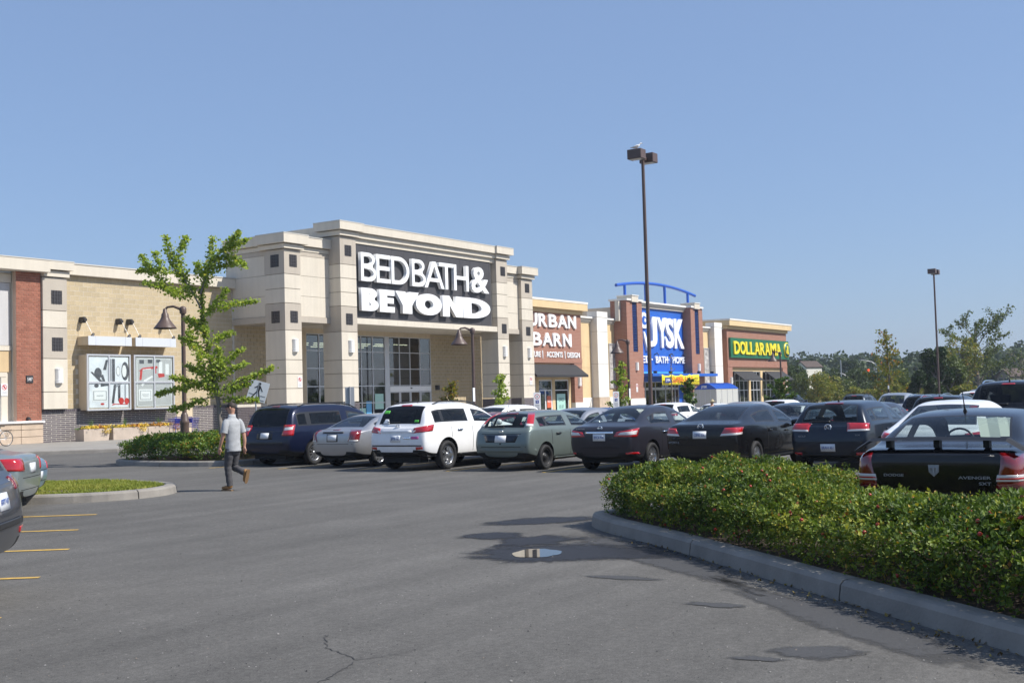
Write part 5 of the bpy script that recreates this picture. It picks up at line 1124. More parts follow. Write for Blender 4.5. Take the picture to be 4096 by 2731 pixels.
s=hatch(DKBLUE,L=4.2,W=1.78,H=1.48,roh=.80,wb=2.58,base=1.0,RE=.50,x0=.10,wr=.315,rim='five',plate=.50,ptext='BRAH 461',emblem=(.92,.075),emk='v',ant=(.85,.06),
  lights=[(M_RED,[(.04,.42,.84),(.22,.84,.86),(.27,.85,1.00),(.07,.46,1.01)]),(M_CLEAR,[(.04,.43,.835),(.22,.84,.85),(.22,.84,.885),(.05,.44,.87)])],
  rear=[('tailgate_seam',M_TUB,[(-.72,.605),(.72,.605),(.72,.618),(-.72,.618)],.003),('brake_light',M_DRED,[(-.2,1.40),(.2,1.40),(.19,1.425),(-.19,1.425)],.016),('bumper_lower',M_TRIM,[(-.8,.28),(.8,.28),(.84,.36),(-.84,.36)],.004)],
  rear2=[('bumper_reflector',M_RED,[(.58,.345),(.84,.355),(.84,.40),(.58,.40)],.012)],words=(('GOLF',.56,.74,.17,.035),('TDI',-.62,.76,.10,.03)),wiper=1.03,hm=DKBLUE)
c=build_car(s,'dark blue hatchback with round emblem and light plate behind the hedge','hatchback',ROW); place(c,24.3+2.1,8.15)
GOLF=c
# black sedan with a boot spoiler, right behind the hedge
s=sedan(BLK,L=4.85,W=1.82,H=1.46,roh=1.04,wb=2.77,deck=1.07,D=.66,RE=1.38,wr=.33,rim='five',plate=None,emblem=(.84,.062),emk='ram',ant=(1.55,.24),
  top=[(0,1.0),(.09,1.06),(.34,1.085),(.66,1.09),(1.02,1.27),(1.38,1.405),(1.66,1.44),(2.12,1.46),(2.22,1.458),(2.78,1.40),(3.12,1.24),(3.46,1.05),(3.95,.98),(4.57,.86),(4.77,.78),(4.85,.72)],
  rw=[(.66,.80),(1.38,.70),(2.2,.72),(2.8,.70),(3.46,.80)],tail=[.10,.10,.05,.03,.0,0,.005,.01,.01,.01,.01],
  lights=[(M_DRED,[(.04,.60,.66),(.16,.90,.66),(.26,.89,1.0),(.05,.66,1.02)]),(M_CLEAR,[(.04,.60,.735),(.16,.90,.735),(.17,.90,.80),(.04,.61,.80)]),(M_RED,[(.04,.60,.755),(.16,.90,.755),(.16,.90,.772),(.04,.61,.772)])],
  rear=[('boot_seam',M_TUB,[(-.62,.60),(.62,.60),(.62,.61),(-.62,.61)],.003),('boot_lip',BLK,[(-.6,.985),(.6,.985),(.6,.995),(-.6,.995)],.006)],words=(('DODGE',.42,.79,.21,.028),('AVENGER',-.40,.77,.32,.03),('SXT',-.50,.71,.12,.03)))
AV=build_car(s,'black sedan with boot spoiler and stub antenna close behind the hedge','sedan'); place(AV,12.75+2.42,3.15)
M_SPOIL=mat('spoiler_black',(.008,.008,.009),.5,spec=.25); q=MB()
sec=[(.10,1.115),(.22,1.145),(.36,1.14),(.35,1.122),(.22,1.12)]
pts=[(-.86,0,-.045),(-.70,.05,.028),(-.3,.05,.04),(.3,.05,.04),(.70,.05,.028),(.86,0,-.045)]
v=[]; 
for yy,_,dz in pts: v+=[(x-2.425,yy,z+dz-.03*(abs(yy)>.8)) for x,z in sec]
f=[(i*5+j,i*5+(j+1)%5,(i+1)*5+(j+1)%5,(i+1)*5+j) for i in range(5) for j in range(5)]+[tuple(range(4,-1,-1)),tuple(range(25,30))]
q.add(v,f); sp_=q.build('spoiler',M_SPOIL,AV,local=True)
for yy in(-.5,0,.5):
    q=MB(); q.box(-2.425+.16,-2.425+.28,yy-.03,yy+.03,1.07,1.15); q.build('spoiler_post',M_SPOIL,sp_,local=True)
# folded sunshade inside its windscreen, and the steering wheel
q=MB(); v=[];f=[];n=7
for i in range(n+1):
    for j in range(2):
        yy=-.66+.86*i/n; v.append((.84-.20*j+(.03 if i%2 else 0),yy,1.0+.30*j+.012*(i%2)))
for i in range(n): f.append((2*i,2*i+2,2*i+3,2*i+1))
q.add(v,f); q.build('sunshade',M_SHADE,AV,local=True)
q=MB(); q.lathe([(.18+.014*math.cos(t*math.pi/4),.014*math.sin(t*math.pi/4)) for t in range(9)],(.45,.37,1.0),20,'x'); q.build('steering_wheel',M_TRIM,AV,local=True)
# white coupe beyond it
s=sedan(WHI,L=4.7,W=1.84,H=1.48,deck=1.02,D=.55,RE=1.5,plate=.8,rim='five',lights=[(M_RED,[(.03,.5,.78),(.28,.88,.82),(.36,.89,.98),(.05,.58,.93)])])
c=build_car(s,'white sedan half hidden behind the black sedan with the spoiler','sedan'); place(c,20.2+2.35,5.05)
BLKSUV=suv(BLK,L=5.0,W=2.0,H=1.78,base=1.18,RE=.45,rails=(.7,3.3,.66),railm=M_CHROME,ant=(.62,.07),lights=[(M_RED,[(.04,.62,1.02),(.26,.97,1.04),(.32,.98,1.2),(.06,.66,1.16)])],clad=0)
BS=build_car(BLKSUV,'large black utility vehicle at the right edge with fin antenna and wiper','suv','dark utility vehicles at the right'); place(BS,30.4+2.5,5.75,0,1.04)
def variant(src,x,y,deg,label,paintm=None,sz=1,group=None,cat=None):
    c=copy_tree(src); c['label']=label
    if 'group' in c and not group: del c['group']
    if group: c['group']=group
    if cat: c['category']=cat
    if paintm:
        for ch in c.children_recursive:
            if ch.type=='MESH' and ch.name.split('.')[0] in('body','mirror','door_handle'):
                ch.material_slots[0].link='OBJECT'; ch.material_slots[0].material=paintm
    return place(c,x,y,deg,sz)
def by(px,D,side=None):
    """point on the lot along the photograph's column px at depth D"""
    lat=(px-2048)/4700*D; f=Vector((math.cos(yaw),math.sin(yaw))); r=Vector((math.sin(yaw),-math.cos(yaw))); p=f*D+r*lat; return p.x,p.y
DK='dark utility vehicles at the right'
variant(BS,*by(3800,42),0,'black utility vehicle with red light bar left of the biggest black one',None,.98,DK)
variant(BS,*by(3735,50),0,'dark navy utility vehicle in front of the far tall lot light',INK,1,DK)
SUVL=suv(WHI,L=4.7,W=1.9,H=1.70,base=1.10,RE=.55,rim='five',clad=0,lights=[(M_RED,[(.04,.5,1.0),(.28,.93,1.0),(.34,.94,1.12),(.06,.54,1.1)])])
SU=build_car(SUVL,'white utility vehicle with tinted windows parked by the tall lot light','suv','cars in the far rows'); FAR='cars in the far rows'
place(SU,*by(2705,62),0,.97)
variant(SU,*by(3915,62),0,'white utility vehicle roof showing above the black ones at the right',None,1.06,FAR)
variant(SU,*by(3940,72),0,'silver utility vehicle roof with rails beyond the big black one',SILV,1.1,FAR)
variant(SU,*by(3005,58),0,'silver wagon with dark rear glass behind the black sedan',SILV,.96,FAR)
variant(SU,*by(3135,68),0,'white utility vehicle roof just left of the far navy one',None,.94,FAR)
variant(SU,*by(3200,48),0,'white utility vehicle with dark rear window behind the dark sedan with long antenna',None,.92,FAR)
c=variant(SU,*by(3150,90),0,'navy utility vehicle with silver roof rails before the green sign shop',INK,1.06,FAR)
FORE=suv(P_('steelblue',(.05,.06,.075),.5),L=4.6,W=1.8,H=1.68,rails=(.6,2.6,.6),bars=(.9,2.2),clad=0); c=build_car(FORE,'grey wagon with roof rack bars in front of the yellow green shrubs','suv',FAR); place(c,*by(3440,80),0,1.02)
SD=sedan(BLK,L=4.8,W=1.82,H=1.47,ant=(1.6,.28),deck=1.06,rim='ten')
s2=build_car(SD,'black sedan with long antenna nosed in behind the glossy black sedan','sedan',FAR); place(s2,*by(3165,36),180,.96)
variant(s2,*by(3500,37),0,'dark grey sedan just beyond the dark blue hatchback',GRAPH,.97,FAR)
WS=variant(s2,*by(2850,66),180,'white sedan facing the camera beside the walker in a hat',WHI,1.02,FAR)
variant(s2,*by(2390,46),180,'royal blue sedan roof left of the tall lot light',P_('royal',(.02,.05,.20),.4),1.02,FAR)
variant(s2,*by(2300,36),180,'silver sedan behind the graphite grey one, nose towards us',SILV,.95,FAR)
variant(s2,*by(1560,47),180,'white sedan roof left of the white vehicle with stickers',WHI,.98,FAR)
variant(s2,*by(1345,38),180,'dark blue car beyond the navy minivan windscreen',DKBLUE,.96,FAR)
variant(s2,*by(1960,34),180,'maroon sedan nosed in behind the grey green hatchback',P_('maroon',(.16,.006,.018),.4),.92,FAR)
GO=variant(GOLF,*by(1990,44),180,'white hatchback behind the maroon sedan',WHI,1.08,FAR,'hatchback')
variant(SU,*by(1925,51),180,'black wagon with roof rails behind the white hatchback',BLK,.98,FAR)
variant(GOLF,*by(3668,84),180,'bright blue hatchback beside the silver minivan',P_('bright',(.04,.14,.42),.4),1.05,FAR)
MVS=minivan(P_('champagne',(.46,.46,.45),.7,.34),rim='five',privacy=0)
c=build_car(MVS,'silver minivan facing the camera in front of the autumn tree','minivan',FAR); place(c,*by(3572,70),186,1.02)
# row along the left edge, parked on the slant
LEFT='cars nosed in along the left edge'
s=suv(P_('slate',(.055,.058,.066),.5),L=4.75,W=1.86,H=1.70,clad=0,plate=.90,ptext='BXRT 417',lights=[(M_DRED,[(.05,.55,.98),(.3,.92,1.0),(.36,.93,1.14),(.08,.6,1.1)])],
  rear=[('bumper_pad',M_TRIM,[(-.6,.66),(.6,.66),(.6,.72),(-.6,.72)],.02),('brake_light',M_RED,[(-.16,1.585),(.16,1.585),(.15,1.61),(-.15,1.61)],.012)])
h=132; f_=Vector((math.cos(R_(h)),math.sin(R_(h)))); r_=Vector((f_.y,-f_.x))
def corner(x,y,W,L,k=.86): p=Vector((x,y))-r_*(W/2*k)+f_*(L/2); return p.x,p.y
c=build_car(s,'dark grey utility vehicle cut off by the left edge','suv',LEFT); place(c,*corner(7.02,10.38,1.86,4.75,.7),h)
s=sedan(P_('celadon',(.36,.41,.40),.7,.32),L=4.55,W=1.72,H=1.46,lights=[(M_RED,[(.03,.50,.76),(.24,.83,.78),(.30,.84,.97),(.05,.52,.97)])],plate=.8)
c=build_car(s,'silver green sedan with round red tail light behind the grey utility vehicle','sedan',LEFT); place(c,*corner(*by(172,20.5),1.72,4.55,.9),h)
s=sedan(P_('skyblue',(.22,.36,.50),.5,.3),L=4.3,W=1.70,H=1.36,deck=.90,D=.7,RE=1.6,plate=.55,lights=[(M_RED,[(.03,.55,.66),(.2,.83,.66),(.22,.83,.80),(.04,.6,.80)])])
c=build_car(s,'light blue car beside the grass island','car',LEFT); place(c,*corner(*by(196,22.4),1.70,4.3,.9),h)
# ------------------------------------------------------------------ lamps and poles
M_BROWN=mat('lamp_brown',(.105,.070,.060),.45,var=.3,vscale=3); M_LENS=mat('lamp_lens',(.55,.55,.50),.3); M_GALV=mat('galvanised',(.42,.43,.45),.45,metal=.6); M_SIGNW=mat('sign_white',(.78,.79,.80),.4)
LG='bell lamps along the shop-side islands'
def bell_lamp(label):
    r=empty('street_lamp',(0,0,0),label,'street lamp',LG); H=4.8
    q=MB(); q.cyl((0,0,.14),(0,0,H),.075,.062,12); q.build('pole',M_BROWN,r,True)
    q=MB(); q.lathe([(.17,0),(.17,.10),(.135,.14),(.135,1.05),(.15,1.1),(.15,1.16),(.125,1.2),(.11,1.36),(.075,1.42)],(0,0,.14),14); q.build('base_shroud',M_BROWN,r,True)
    q=MB(); q.lathe([(.10,-.12),(.11,-.05),(.11,.05),(.075,.10),(.001,.13)],(0,0,H),12); q.build('pole_cap',M_BROWN,r,True)
    q=MB(); pts=[(0,.0,H-.04),(-.12,.0,H+.05),(-.30,0,H+.12),(-.48,0,H+.10),(-.56,0,H+.02)]; d=(-.6,.8)   # the arm reaches towards the left and away
    pts=[(-p[0]*d[0],-p[0]*d[1],p[2]) for p in pts]; q.tube(pts,[.05,.045,.04,.035,.035],8); q.build('arm',M_BROWN,r,True)
    ex,ey=.56*d[0],.56*d[1]
    q=MB(); q.lathe([(.03,.08),(.06,.05),(.07,-.05),(.11,-.1),(.12,-.2),(.17,-.3),(.26,-.42),(.34,-.52),(.36,-.56),(.345,-.56),(.25,-.43),(.1,-.22)],(ex,ey,H-.02),18); sh=q.build('bell_shade',M_BROWN,r,True)
    q=MB(); q.lathe([(.001,-.5),(.2,-.5),(.25,-.46)],(ex,ey,H-.02),14); q.build('lens',M_LENS,sh,True); return r
L0=bell_lamp('dark bell lamp on the shrub island in front of the poster windows')
def put_lamp(o,px,D): x,y=by(px,D); o.location=(x,y,gz(x,y)); return o
put_lamp(L0,732,37)
for px,D,lab in((1890,48.9,'dark bell lamp in front of the big sign with white letters'),(2511,60,'dark bell lamp beside the left brick pier of the blue store'),(3119,85.5,'dark bell lamp in front of the green sign'),(3741,117,'bell lamp half hidden by the vine-covered trees beside the far tall pole')):
    c=copy_tree(L0); c['label']=lab; put_lamp(c,px,D)
    q=MB(); q.box(-.20,-.06,-.10,-.08,1.85,2.42); q.build('side_sign',M_SIGNW,c,True)
def lot_light(label):
    r=empty('lot_light',(0,0,0),label,'light pole','tall twin-box lights over the lot'); H=11.25
    q=MB(); q.lathe([(.28,0),(.28,.7),(.26,.74),(.001,.74)],(0,0,0),16); q.build('concrete_foot',M_CONC,r,True)
    q=MB(); q.cyl((0,0,.7),(0,0,H),.085,.065,12); q.build('pole',M_BROWN,r,True)
    for s in(-1,1):
        q=MB(); x=s*.52; q.bbox(x-.22,x+.22,-.30,.30,H-.02,H+.36,b=.015); b=q.build('lamp_box',M_BROWN,r,True)
        q=MB(); q.box(x-.17,x+.17,-.24,.24,H-.026,H-.018); q.build('lens',M_LENS,b,True)
        q=MB(); q.box(min(s*.05,x),max(s*.05,x),-.05,.05,H+.05,H+.16); q.build('bracket',M_BROWN,b,True)
    return r
T0=lot_light('tall brown lot light with a gull on it, in front of the blue sign panel'); T0.location=(41.6,20.95,gz(41.6,20.95)+.0)
c=copy_tree(T0); c['label']='far tall lot light in front of the vine-covered trees'; x,y=by(3748,93); c.location=(x,y,gz(x,y)-.25)
# gull
gl=empty('gull',(41.6-.52,20.95,T0.location.z+11.61),'white gull standing on the lamp box of the tall lot light','bird')
q=MB(); MG=mat('feather_white',(.78,.77,.75),.7); MGG=mat('feather_grey',(.22,.23,.25),.7)
bd=Vector((.50,-.6,0)).normalized()
prof=[(-.20,.075,.012),(-.13,.085,.03),(-.05,.105,.062),(.03,.125,.072),(.09,.15,.06),(.13,.185,.042),(.15,.225,.034),(.175,.25,.036),(.20,.255,.028),(.222,.25,.006)]
v=[];f=[];n=10
for t,z,r in prof:
    for k in range(n):
        a=2*math.pi*k/n; lat=r*math.cos(a)*.85; v.append((bd.x*t-bd.y*lat,bd.y*t+bd.x*lat,z+r*math.sin(a)))
f=[(i*n+k,i*n+(k+1)%n,(i+1)*n+(k+1)%n,(i+1)*n+k) for i in range(len(prof)-1) for k in range(n)]+[tuple(range(n-1,-1,-1)),tuple(range((len(prof)-1)*n,len(prof)*n))]
q.add(v,f,True); q.build('body',MG,gl,True)
for s in(1,-1):
    q=MB(); n_=Vector((-bd.y,bd.x,0))*s
    a=[bd*t+n_*o+Vector((0,0,z)) for t,o,z in((.07,.055,.17),(.07,.066,.11),(-.06,.068,.085),(-.25,.02,.055),(-.24,.015,.075),(-.06,.05,.14))]
    q.add([tuple(p) for p in a]+[tuple(p+n_*.01) for p in a],[(0,1,2,3,4,5),(11,10,9,8,7,6)]+[(i,(i+1)%6,(i+1)%6+6,i+6) for i in range(6)]); q.build('wing',MGG,gl,True)
    q=MB(); p=bd*0+n_*.025; q.cyl((p.x,p.y,0),(p.x,p.y,.06),.006,.006,6); q.build('leg',mat('gull_leg',(.5,.35,.1),.6),gl,True)
q=MB(); p=bd*.22; e=bd*.27; q.cyl((p.x,p.y,.25),(e.x,e.y,.242),.010,.003,6); q.build('beak',mat('gull_leg',(.5,.35,.1),.6),gl,True)

# ------------------------------------------------------------------ signs
x,y=by(1028,42); z=2.24
cs=empty('crossing_sign',(x,y,gz(x,y)),'white pedestrian crossing sign leaning behind the sapling','sign'); cs.rotation_euler=(0,0,-yaw*0)
fr_=Vector((math.sin(yaw),-math.cos(yaw),0)); ang=R_(-17)
def face2d(pts,d,org,m,name,par,th=.004):
    """flat shape facing the aisle; pts in metres in the sign's own plane"""
    n=Vector((-math.cos(yaw),-math.sin(yaw),0)); ca,sa=math.cos(ang),math.sin(ang); v=[]
    for dd in(d,d+th):
        for a,b in pts: h=a*ca-b*sa; k=a*sa+b*ca; p=fr_*h+Vector((0,0,k))+n*dd+org; v.append(tuple(p))
    k=len(pts); q=MB(); q.add(v,[tuple(range(k)),tuple(range(2*k-1,k-1,-1))]+[(i,i+k,(i+1)%k+k,(i+1)%k) for i in range(k)]); return q.build(name,m,par,True)
O=Vector((0,0,z)); sgn=face2d([(-.34,-.36),(.34,-.36),(.34,.36),(-.34,.36)],0,O,M_SIGNW,'sign_plate',cs,.02); BKP=mat('print_black',(.03,.03,.035),.4)
for pts in ([(-.03,.22),(.03,.22),(.05,.26),(.03,.31),(-.03,.31),(-.05,.26)],[(-.06,.20),(.06,.20),(.05,-.02),(-.05,-.02)],[(-.05,.19),(-.16,.10),(-.14,.07),(-.03,.15)],[(.05,.19),(.17,.02),(.145,0),(.04,.13)],[(.0,0),(.05,-.02),(.14,-.26),(.10,-.28)],[(-.05,-.01),(.01,0),(-.15,-.28),(-.19,-.26)],[(-.30,-.14),(-.1,-.14),(-.1,-.16),(-.30,-.16)],[(.12,-.14),(.30,-.14),(.30,-.16),(.12,-.16)],[(-.30,-.29),(.30,-.29),(.30,-.31),(-.30,-.31)]): face2d(pts,.02,O,BKP,'sign_symbol',sgn)
q=MB(); q.tube([(0,0,0),tuple(Vector((0,0,z-.36))+fr_*(-.10)),tuple(O+fr_*.05+Vector((0,0,.3)))],.03,8); q.build('post',M_GALV,cs,True)
def bay_sign(px,D,label,back=False):
    x,y=by(px,D); r=empty('bay_sign',(x,y,gz(x,y)+.14),label,'sign','sign posts at the accessible bays')
    q=MB(); q.lathe([(.11,0),(.11,1.02),(.10,1.08),(.06,1.12),(.001,1.13)],(0,0,0),14); q.build('bollard',mat('bollard_yellow',(.75,.50,.02),.5),r,True)
    q=MB(); q.cyl((0,0,1.1),(0,0,2.15),.03,.03,8); q.build('post',M_GALV,r,True)
    dx=Vector((-math.cos(yaw+.25),-math.sin(yaw+.25),0)); rr=Vector((-dx.y,dx.x,0))*1; 
    def quad(a0,a1,z0,z1,d,m,nm,par,th=.006):
        v=[]
        for dd in(d,d+th):
            for a,zz in((a0,z0),(a1,z0),(a1,z1),(a0,z1)): p=rr*a+dx*dd; v.append((p.x,p.y,zz))
        q=MB(); q.add(v,[(0,1,2,3),(7,6,5,4),(0,4,5,1),(1,5,6,2),(2,6,7,3),(3,7,4,0)]); return q.build(nm,m,par,True)
    pl=quad(-.16,.16,1.28,2.14,.035 if not back else -.045,M_SIGNW if not back else M_GALV,'sign_plate',r,.012)
    if not back:
        q=MB(); c=Vector((0,0,1.96))+dx*.048; v=[];f=[];n=20
        for k in range(n):
            t=2*math.pi*k/n
            for rad in(.09,.115): p=c+rr*(rad*math.cos(t))+Vector((0,0,rad*math.sin(t))); v.append(tuple(p))
        f=[(2*k,2*k+1,(2*k+3)%(2*n),(2*k+2)%(2*n)) for k in range(n)]; q.add(v,f); q.build('no_symbol',mat('sign_red',(.5,.03,.03),.5),pl,True)
        quad(-.012,.012,1.91,2.01,.048,BKP,'letter',pl); quad(-.07,.07,1.66,1.80,.048,mat('access_blue',(.02,.04,.25),.5),'access_symbol',pl)
        quad(-.02,.0,1.70,1.78,.055,M_SIGNW,'access_figure',pl); quad(-.02,.035,1.69,1.705,.055,M_SIGNW,'access_figure',pl)
        for k in range(4): quad(-.10,.10,1.58-k*.06,1.60-k*.06,.048,mat('sign_grey',(.3,.3,.32),.6),'sign_text',pl)
    return r
bay_sign(1394,41,'grey back of a bay sign on a yellow bollard behind the silver sedan',True)
bay_sign(2141,52,'white no-parking bay sign in front of the brick furniture shop doors'); bay_sign(2456,58.5,'white no-parking bay sign in front of the white pier and small tree')

# ------------------------------------------------------------------ planters, carts, bicycle
M_PLANTR=wallmat('planter_concrete',(.50,.42,.35),.3,2,.2,25); M_YFL=mat('flower_yellow',(.70,.50,.04),.6); M_OFL=mat('flower_orange',(.55,.26,.04),.6); M_LEAFG=mat('planter_leaf',(.10,.17,.04),.6)
def fuzz(par,name,m,pts,size,n):
    c=np.array(pts)[rng.integers(0,len(pts),n)]+rng.normal(0,1,(n,3))*np.array([.14,.10,.05])
    me=leafmesh(name,c,size,m); return mkobj(name,me,par)
def leafmesh(name,c,size,m,up=.4,tint=None,asp=.62,fold=.25,sj=.35,dirs=None):
    """one folded leaf (two quads) per point, turned at random"""
    n=len(c); a=rng.normal(0,1,(n,3)) if dirs is None else dirs+rng.normal(0,.5,(n,3)); a/=np.linalg.norm(a,axis=1)[:,None]
    nr=rng.normal(0,1,(n,3)); nr[:,2]=abs(nr[:,2])+up; b=np.cross(nr,a); b/=np.linalg.norm(b,axis=1)[:,None]+1e-9; nn=np.cross(a,b)
    s=(size*(1+rng.uniform(-sj,sj,n)))[:,None]
    p0=c-a*s*.5; p1=c+a*s*.5; mdl=c-nn*s*fold*.5; l=c+b*s*asp*.5-a*s*.06; r=c-b*s*asp*.5-a*s*.06
    v=np.stack([p0,l,p1,mdl+nn*s*0,r],1).reshape(-1,3); o=np.arange(n)*5
    f=np.concatenate([np.stack([o,o+1,o+2,o+3],1),np.stack([o,o+3,o+2,o+4],1)])
    me=npmesh(name,v,f,m)
    t=rng.random(n) if tint is None else tint
    at=me.attributes.new('tint','FLOAT','FACE'); at.data.foreach_set('value',np.concatenate([t,t]).astype(np.float32)); return me
def planter(x0,x1,y0,label,m1,m2):
    r=empty('planter',((x0+x1)/2,y0+.4,.15),label,'planter','concrete planters along the dark brick foot'); q=MB(); L=x1-x0; W=.75
    q.add([(-L/2+.05,-W/2+.05,0),(L/2-.05,-W/2+.05,0),(L/2-.05,W/2-.05,0),(-L/2+.05,W/2-.05,0),(-L/2,-W/2,.62),(L/2,-W/2,.62),(L/2,W/2,.62),(-L/2,W/2,.62),(-L/2+.08,-W/2+.08,.62),(L/2-.08,-W/2+.08,.62),(L/2-.08,W/2-.08,.62),(-L/2+.08,W/2-.08,.62),(-L/2+.08,-W/2+.08,.52),(L/2-.08,-W/2+.08,.52),(L/2-.08,W/2-.08,.52),(-L/2+.08,W/2-.08,.52)],
      [(0,1,5,4),(1,2,6,5),(2,3,7,6),(3,0,4,7),(4,5,9,8),(5,6,10,9),(6,7,11,10),(7,4,8,11),(8,9,13,12),(9,10,14,13),(10,11,15,14),(11,8,12,15)]); q.build('trough',M_PLANTR,r,True)
    q=MB(); q.add([(-L/2+.07,-W/2+.07,.55),(L/2-.07,-W/2+.07,.55),(L/2-.07,W/2-.07,.55),(-L/2+.07,W/2-.07,.55)],[(0,1,2,3)]); q.build('planter_soil',M_SOIL,r,True)
    for k,(m,fr) in enumerate(((m1,(-.35,.0)),(m2,(.05,.3)),(m1,(.36,.44)))): fuzz(r,'flowers',m,[(L*(fr[0]+(fr[1]-fr[0])*i/6),-W*.25+.1*math.sin(i*2),.68) for i in range(7)],.09,260)
    fuzz(r,'flowers',m1,[(L*.33,-W/2-.02,.55),(L*.36,-W/2-.04,.45)],.08,90)
    fuzz(r,'leaves',M_LEAFG,[(L*i/10,0,.63) for i in range(-4,5)],.12,260)
    q=MB()
    for k in range(26):
        a=random.uniform(0,6.28); d=random.uniform(.05,.22); hh=random.uniform(.35,.62); q.cyl((-.1,0,.55),(-.1+d*math.cos(a),d*math.sin(a),.55+hh),.010,.002,4)
    q.build('spike_grass',M_LEAFG,r,True); return r
planter(37.95,39.55,51.2,'leftmost concrete planter with yellow flowers below the first poster window',M_YFL,M_OFL)
planter(39.75,42.0,51.2,'long concrete planter with yellow and orange flowers, next to the first',M_YFL,M_OFL); planter(42.05,44.3,51.25,'concrete planter behind the blue carts near the lamp',M_OFL,M_YFL)
M_CART=mat('cart_blue',(.03,.04,.32),.4,metal=.2)
def cart(x,y,label,deg):
    r=empty('shopping_cart',(x,y,.15),label,'shopping cart','blue wire shopping carts by the shop front'); r.rotation_euler=(0,0,R_(deg)); q=MB()
    lo=[(-.22,-.20),(.42,-.17),(.42,.17),(-.22,.20)]; hi=[(-.36,-.28),(.50,-.24),(.50,.24),(-.36,.28)]
    def lerp(k): return [(a+(c-a)*k,b+(d-b)*k) for (a,b),(c,d) in zip(lo,hi)]
    for k in np.linspace(0,1,7):
        p=lerp(k); z=.50+.5*k; q.tube([(*u,z) for u in p]+[(*p[0],z)],.008 if k<1 else .014,5)
    for i in range(4):
        for k in np.linspace(0,1,8): a,b=lo[i],lo[(i+1)%4]; c,d=hi[i],hi[(i+1)%4]; q.tube([(a[0]+(b[0]-a[0])*k,a[1]+(b[1]-a[1])*k,.5),(c[0]+(d[0]-c[0])*k,c[1]+(d[1]-c[1])*k,1.0)],.005,4)
    for k in np.linspace(0,1,7): q.tube([(-.22+.64*k,-.19,.5),(-.22+.64*k,.19,.5)],.005,4)
    q.build('basket',M_CART,r,True); q=MB()
    for s in(1,-1): q.tube([(-.36,s*.28,1.0),(-.46,s*.28,1.06)],.014,6); q.tube([(-.33,s*.26,.95),(-.36,s*.25,.25),(-.36,s*.25,.14)],.014,6); q.tube([(-.34,s*.25,.22),(.42,s*.2,.2),(.44,s*.2,.14)],.014,6); q.tube([(.44,s*.2,.2),(.40,s*.17,.5)],.012,6)
    q.build('frame',M_CART,r,True); q=MB(); q.tube([(-.46,-.3,1.06),(-.46,.3,1.06)],.02,8); q.build('handle',M_CART,r,True)
    q=MB(); q.box(-.34,-.20,-.2,.2,.74,.98); q.build('child_seat',M_CART,r,True)
    for a,b in((-.36,.25),(-.36,-.25),(.44,.2),(.44,-.2)): q=MB(); q.lathe([(.001,-.018),(.065,-.018),(.065,.018),(.001,.018)],(a,b,.065),12,'y'); q.build('wheel',M_RUB,r,True)
    return r
cart(44.15,50.3,'blue shopping cart beside the lamp base in front of the planter',20); cart(43.0,50.15,'blue shopping cart left of the other, over the planter flowers',200); cart(49.9,51.0,'blue shopping cart in the shaded recess behind the walking man',95)
# bicycle leaning at the left edge
bk=empty('bicycle',(33.2-.55,50.55,.15),'white bicycle with rear rack standing against the stone foot','bicycle'); bk.rotation_euler=(0,0,R_(180)); M_BW=mat('bike_white',(.7,.72,.74),.4)
for wx in(-.52,.52):
    q=MB(); q.lathe([(.345+.018*math.cos(t*math.pi/4),.018*math.sin(t*math.pi/4)) for t in range(9)],(wx,0,.36),30,'y'); w=q.build('wheel',M_RUB,bk,True)
    q=MB(); q.lathe([(.322,-.01),(.33,-.01),(.33,.01),(.322,.01)],(wx,0,.36),30,'y'); 
    for k in range(14): a=2*math.pi*k/14; q.cyl((wx,.0,.36),(wx+.325*math.cos(a),0,.36+.325*math.sin(a)),.003,.003,4,False)
    q.build('rim',M_ALU,w,True)
q=MB(); J=dict(bb=(-.08,0,.30),st=(-.22,0,.80),ht=(.33,0,.82),hb=(.36,0,.68),ra=(-.52,0,.36),fa=(.52,0,.36))
for a,b,r in(('bb','st',.018),('st','ht',.018),('bb','hb',.02),('bb','ra',.012),('st','ra',.010),('ht','hb',.02),('hb','fa',.014)): q.cyl(J[a],J[b],r,r,8)
q.build('frame',M_BW,bk,True); q=MB(); q.tube([(.33,0,.82),(.31,0,.95),(.33,-.25,.98),(.22,-.29,.98)],.013,6); q.tube([(.31,0,.95),(.33,.25,.98),(.22,.29,.98)],.013,6); q.build('handlebar',M_GRILLE,bk,True)
q=MB(); q.cyl((-.22,0,.8),(-.245,0,.93),.012,.012,6); q.add([(-.40,-.08,.95),(-.40,.08,.95),(-.1,.02,.95),(-.1,-.02,.95),(-.40,-.08,.92),(-.40,.08,.92),(-.1,.02,.92),(-.1,-.02,.92)],[(0,1,2,3),(7,6,5,4),(0,4,5,1),(1,5,6,2),(2,6,7,3),(3,7,4,0)]); q.build('saddle',M_TRIM,bk,True)
q=MB(); 
for s in(-.06,0,.06): q.tube([(-.30,s,.76),(-.78,s,.76)],.008,5)
for s in(-.07,.07): q.tube([(-.74,s,.76),(-.53,s,.38)],.008,5); q.tube([(-.5,s,.76),(-.53,s,.38)],.008,5)
q.build('rear_rack',M_GRILLE,bk,True); q=MB(); q.lathe([(.001,-.01),(.09,-.01),(.09,.01),(.001,.01)],(-.08,.05,.30),16,'y'); q.tube([(-.08,.05,.3),(-.06,.1,.14)],.01,6); q.tube([(-.08,.05,.3),(-.10,-.1,.46)],.01,6); q.build('crankset',M_GRILLE,bk,True)
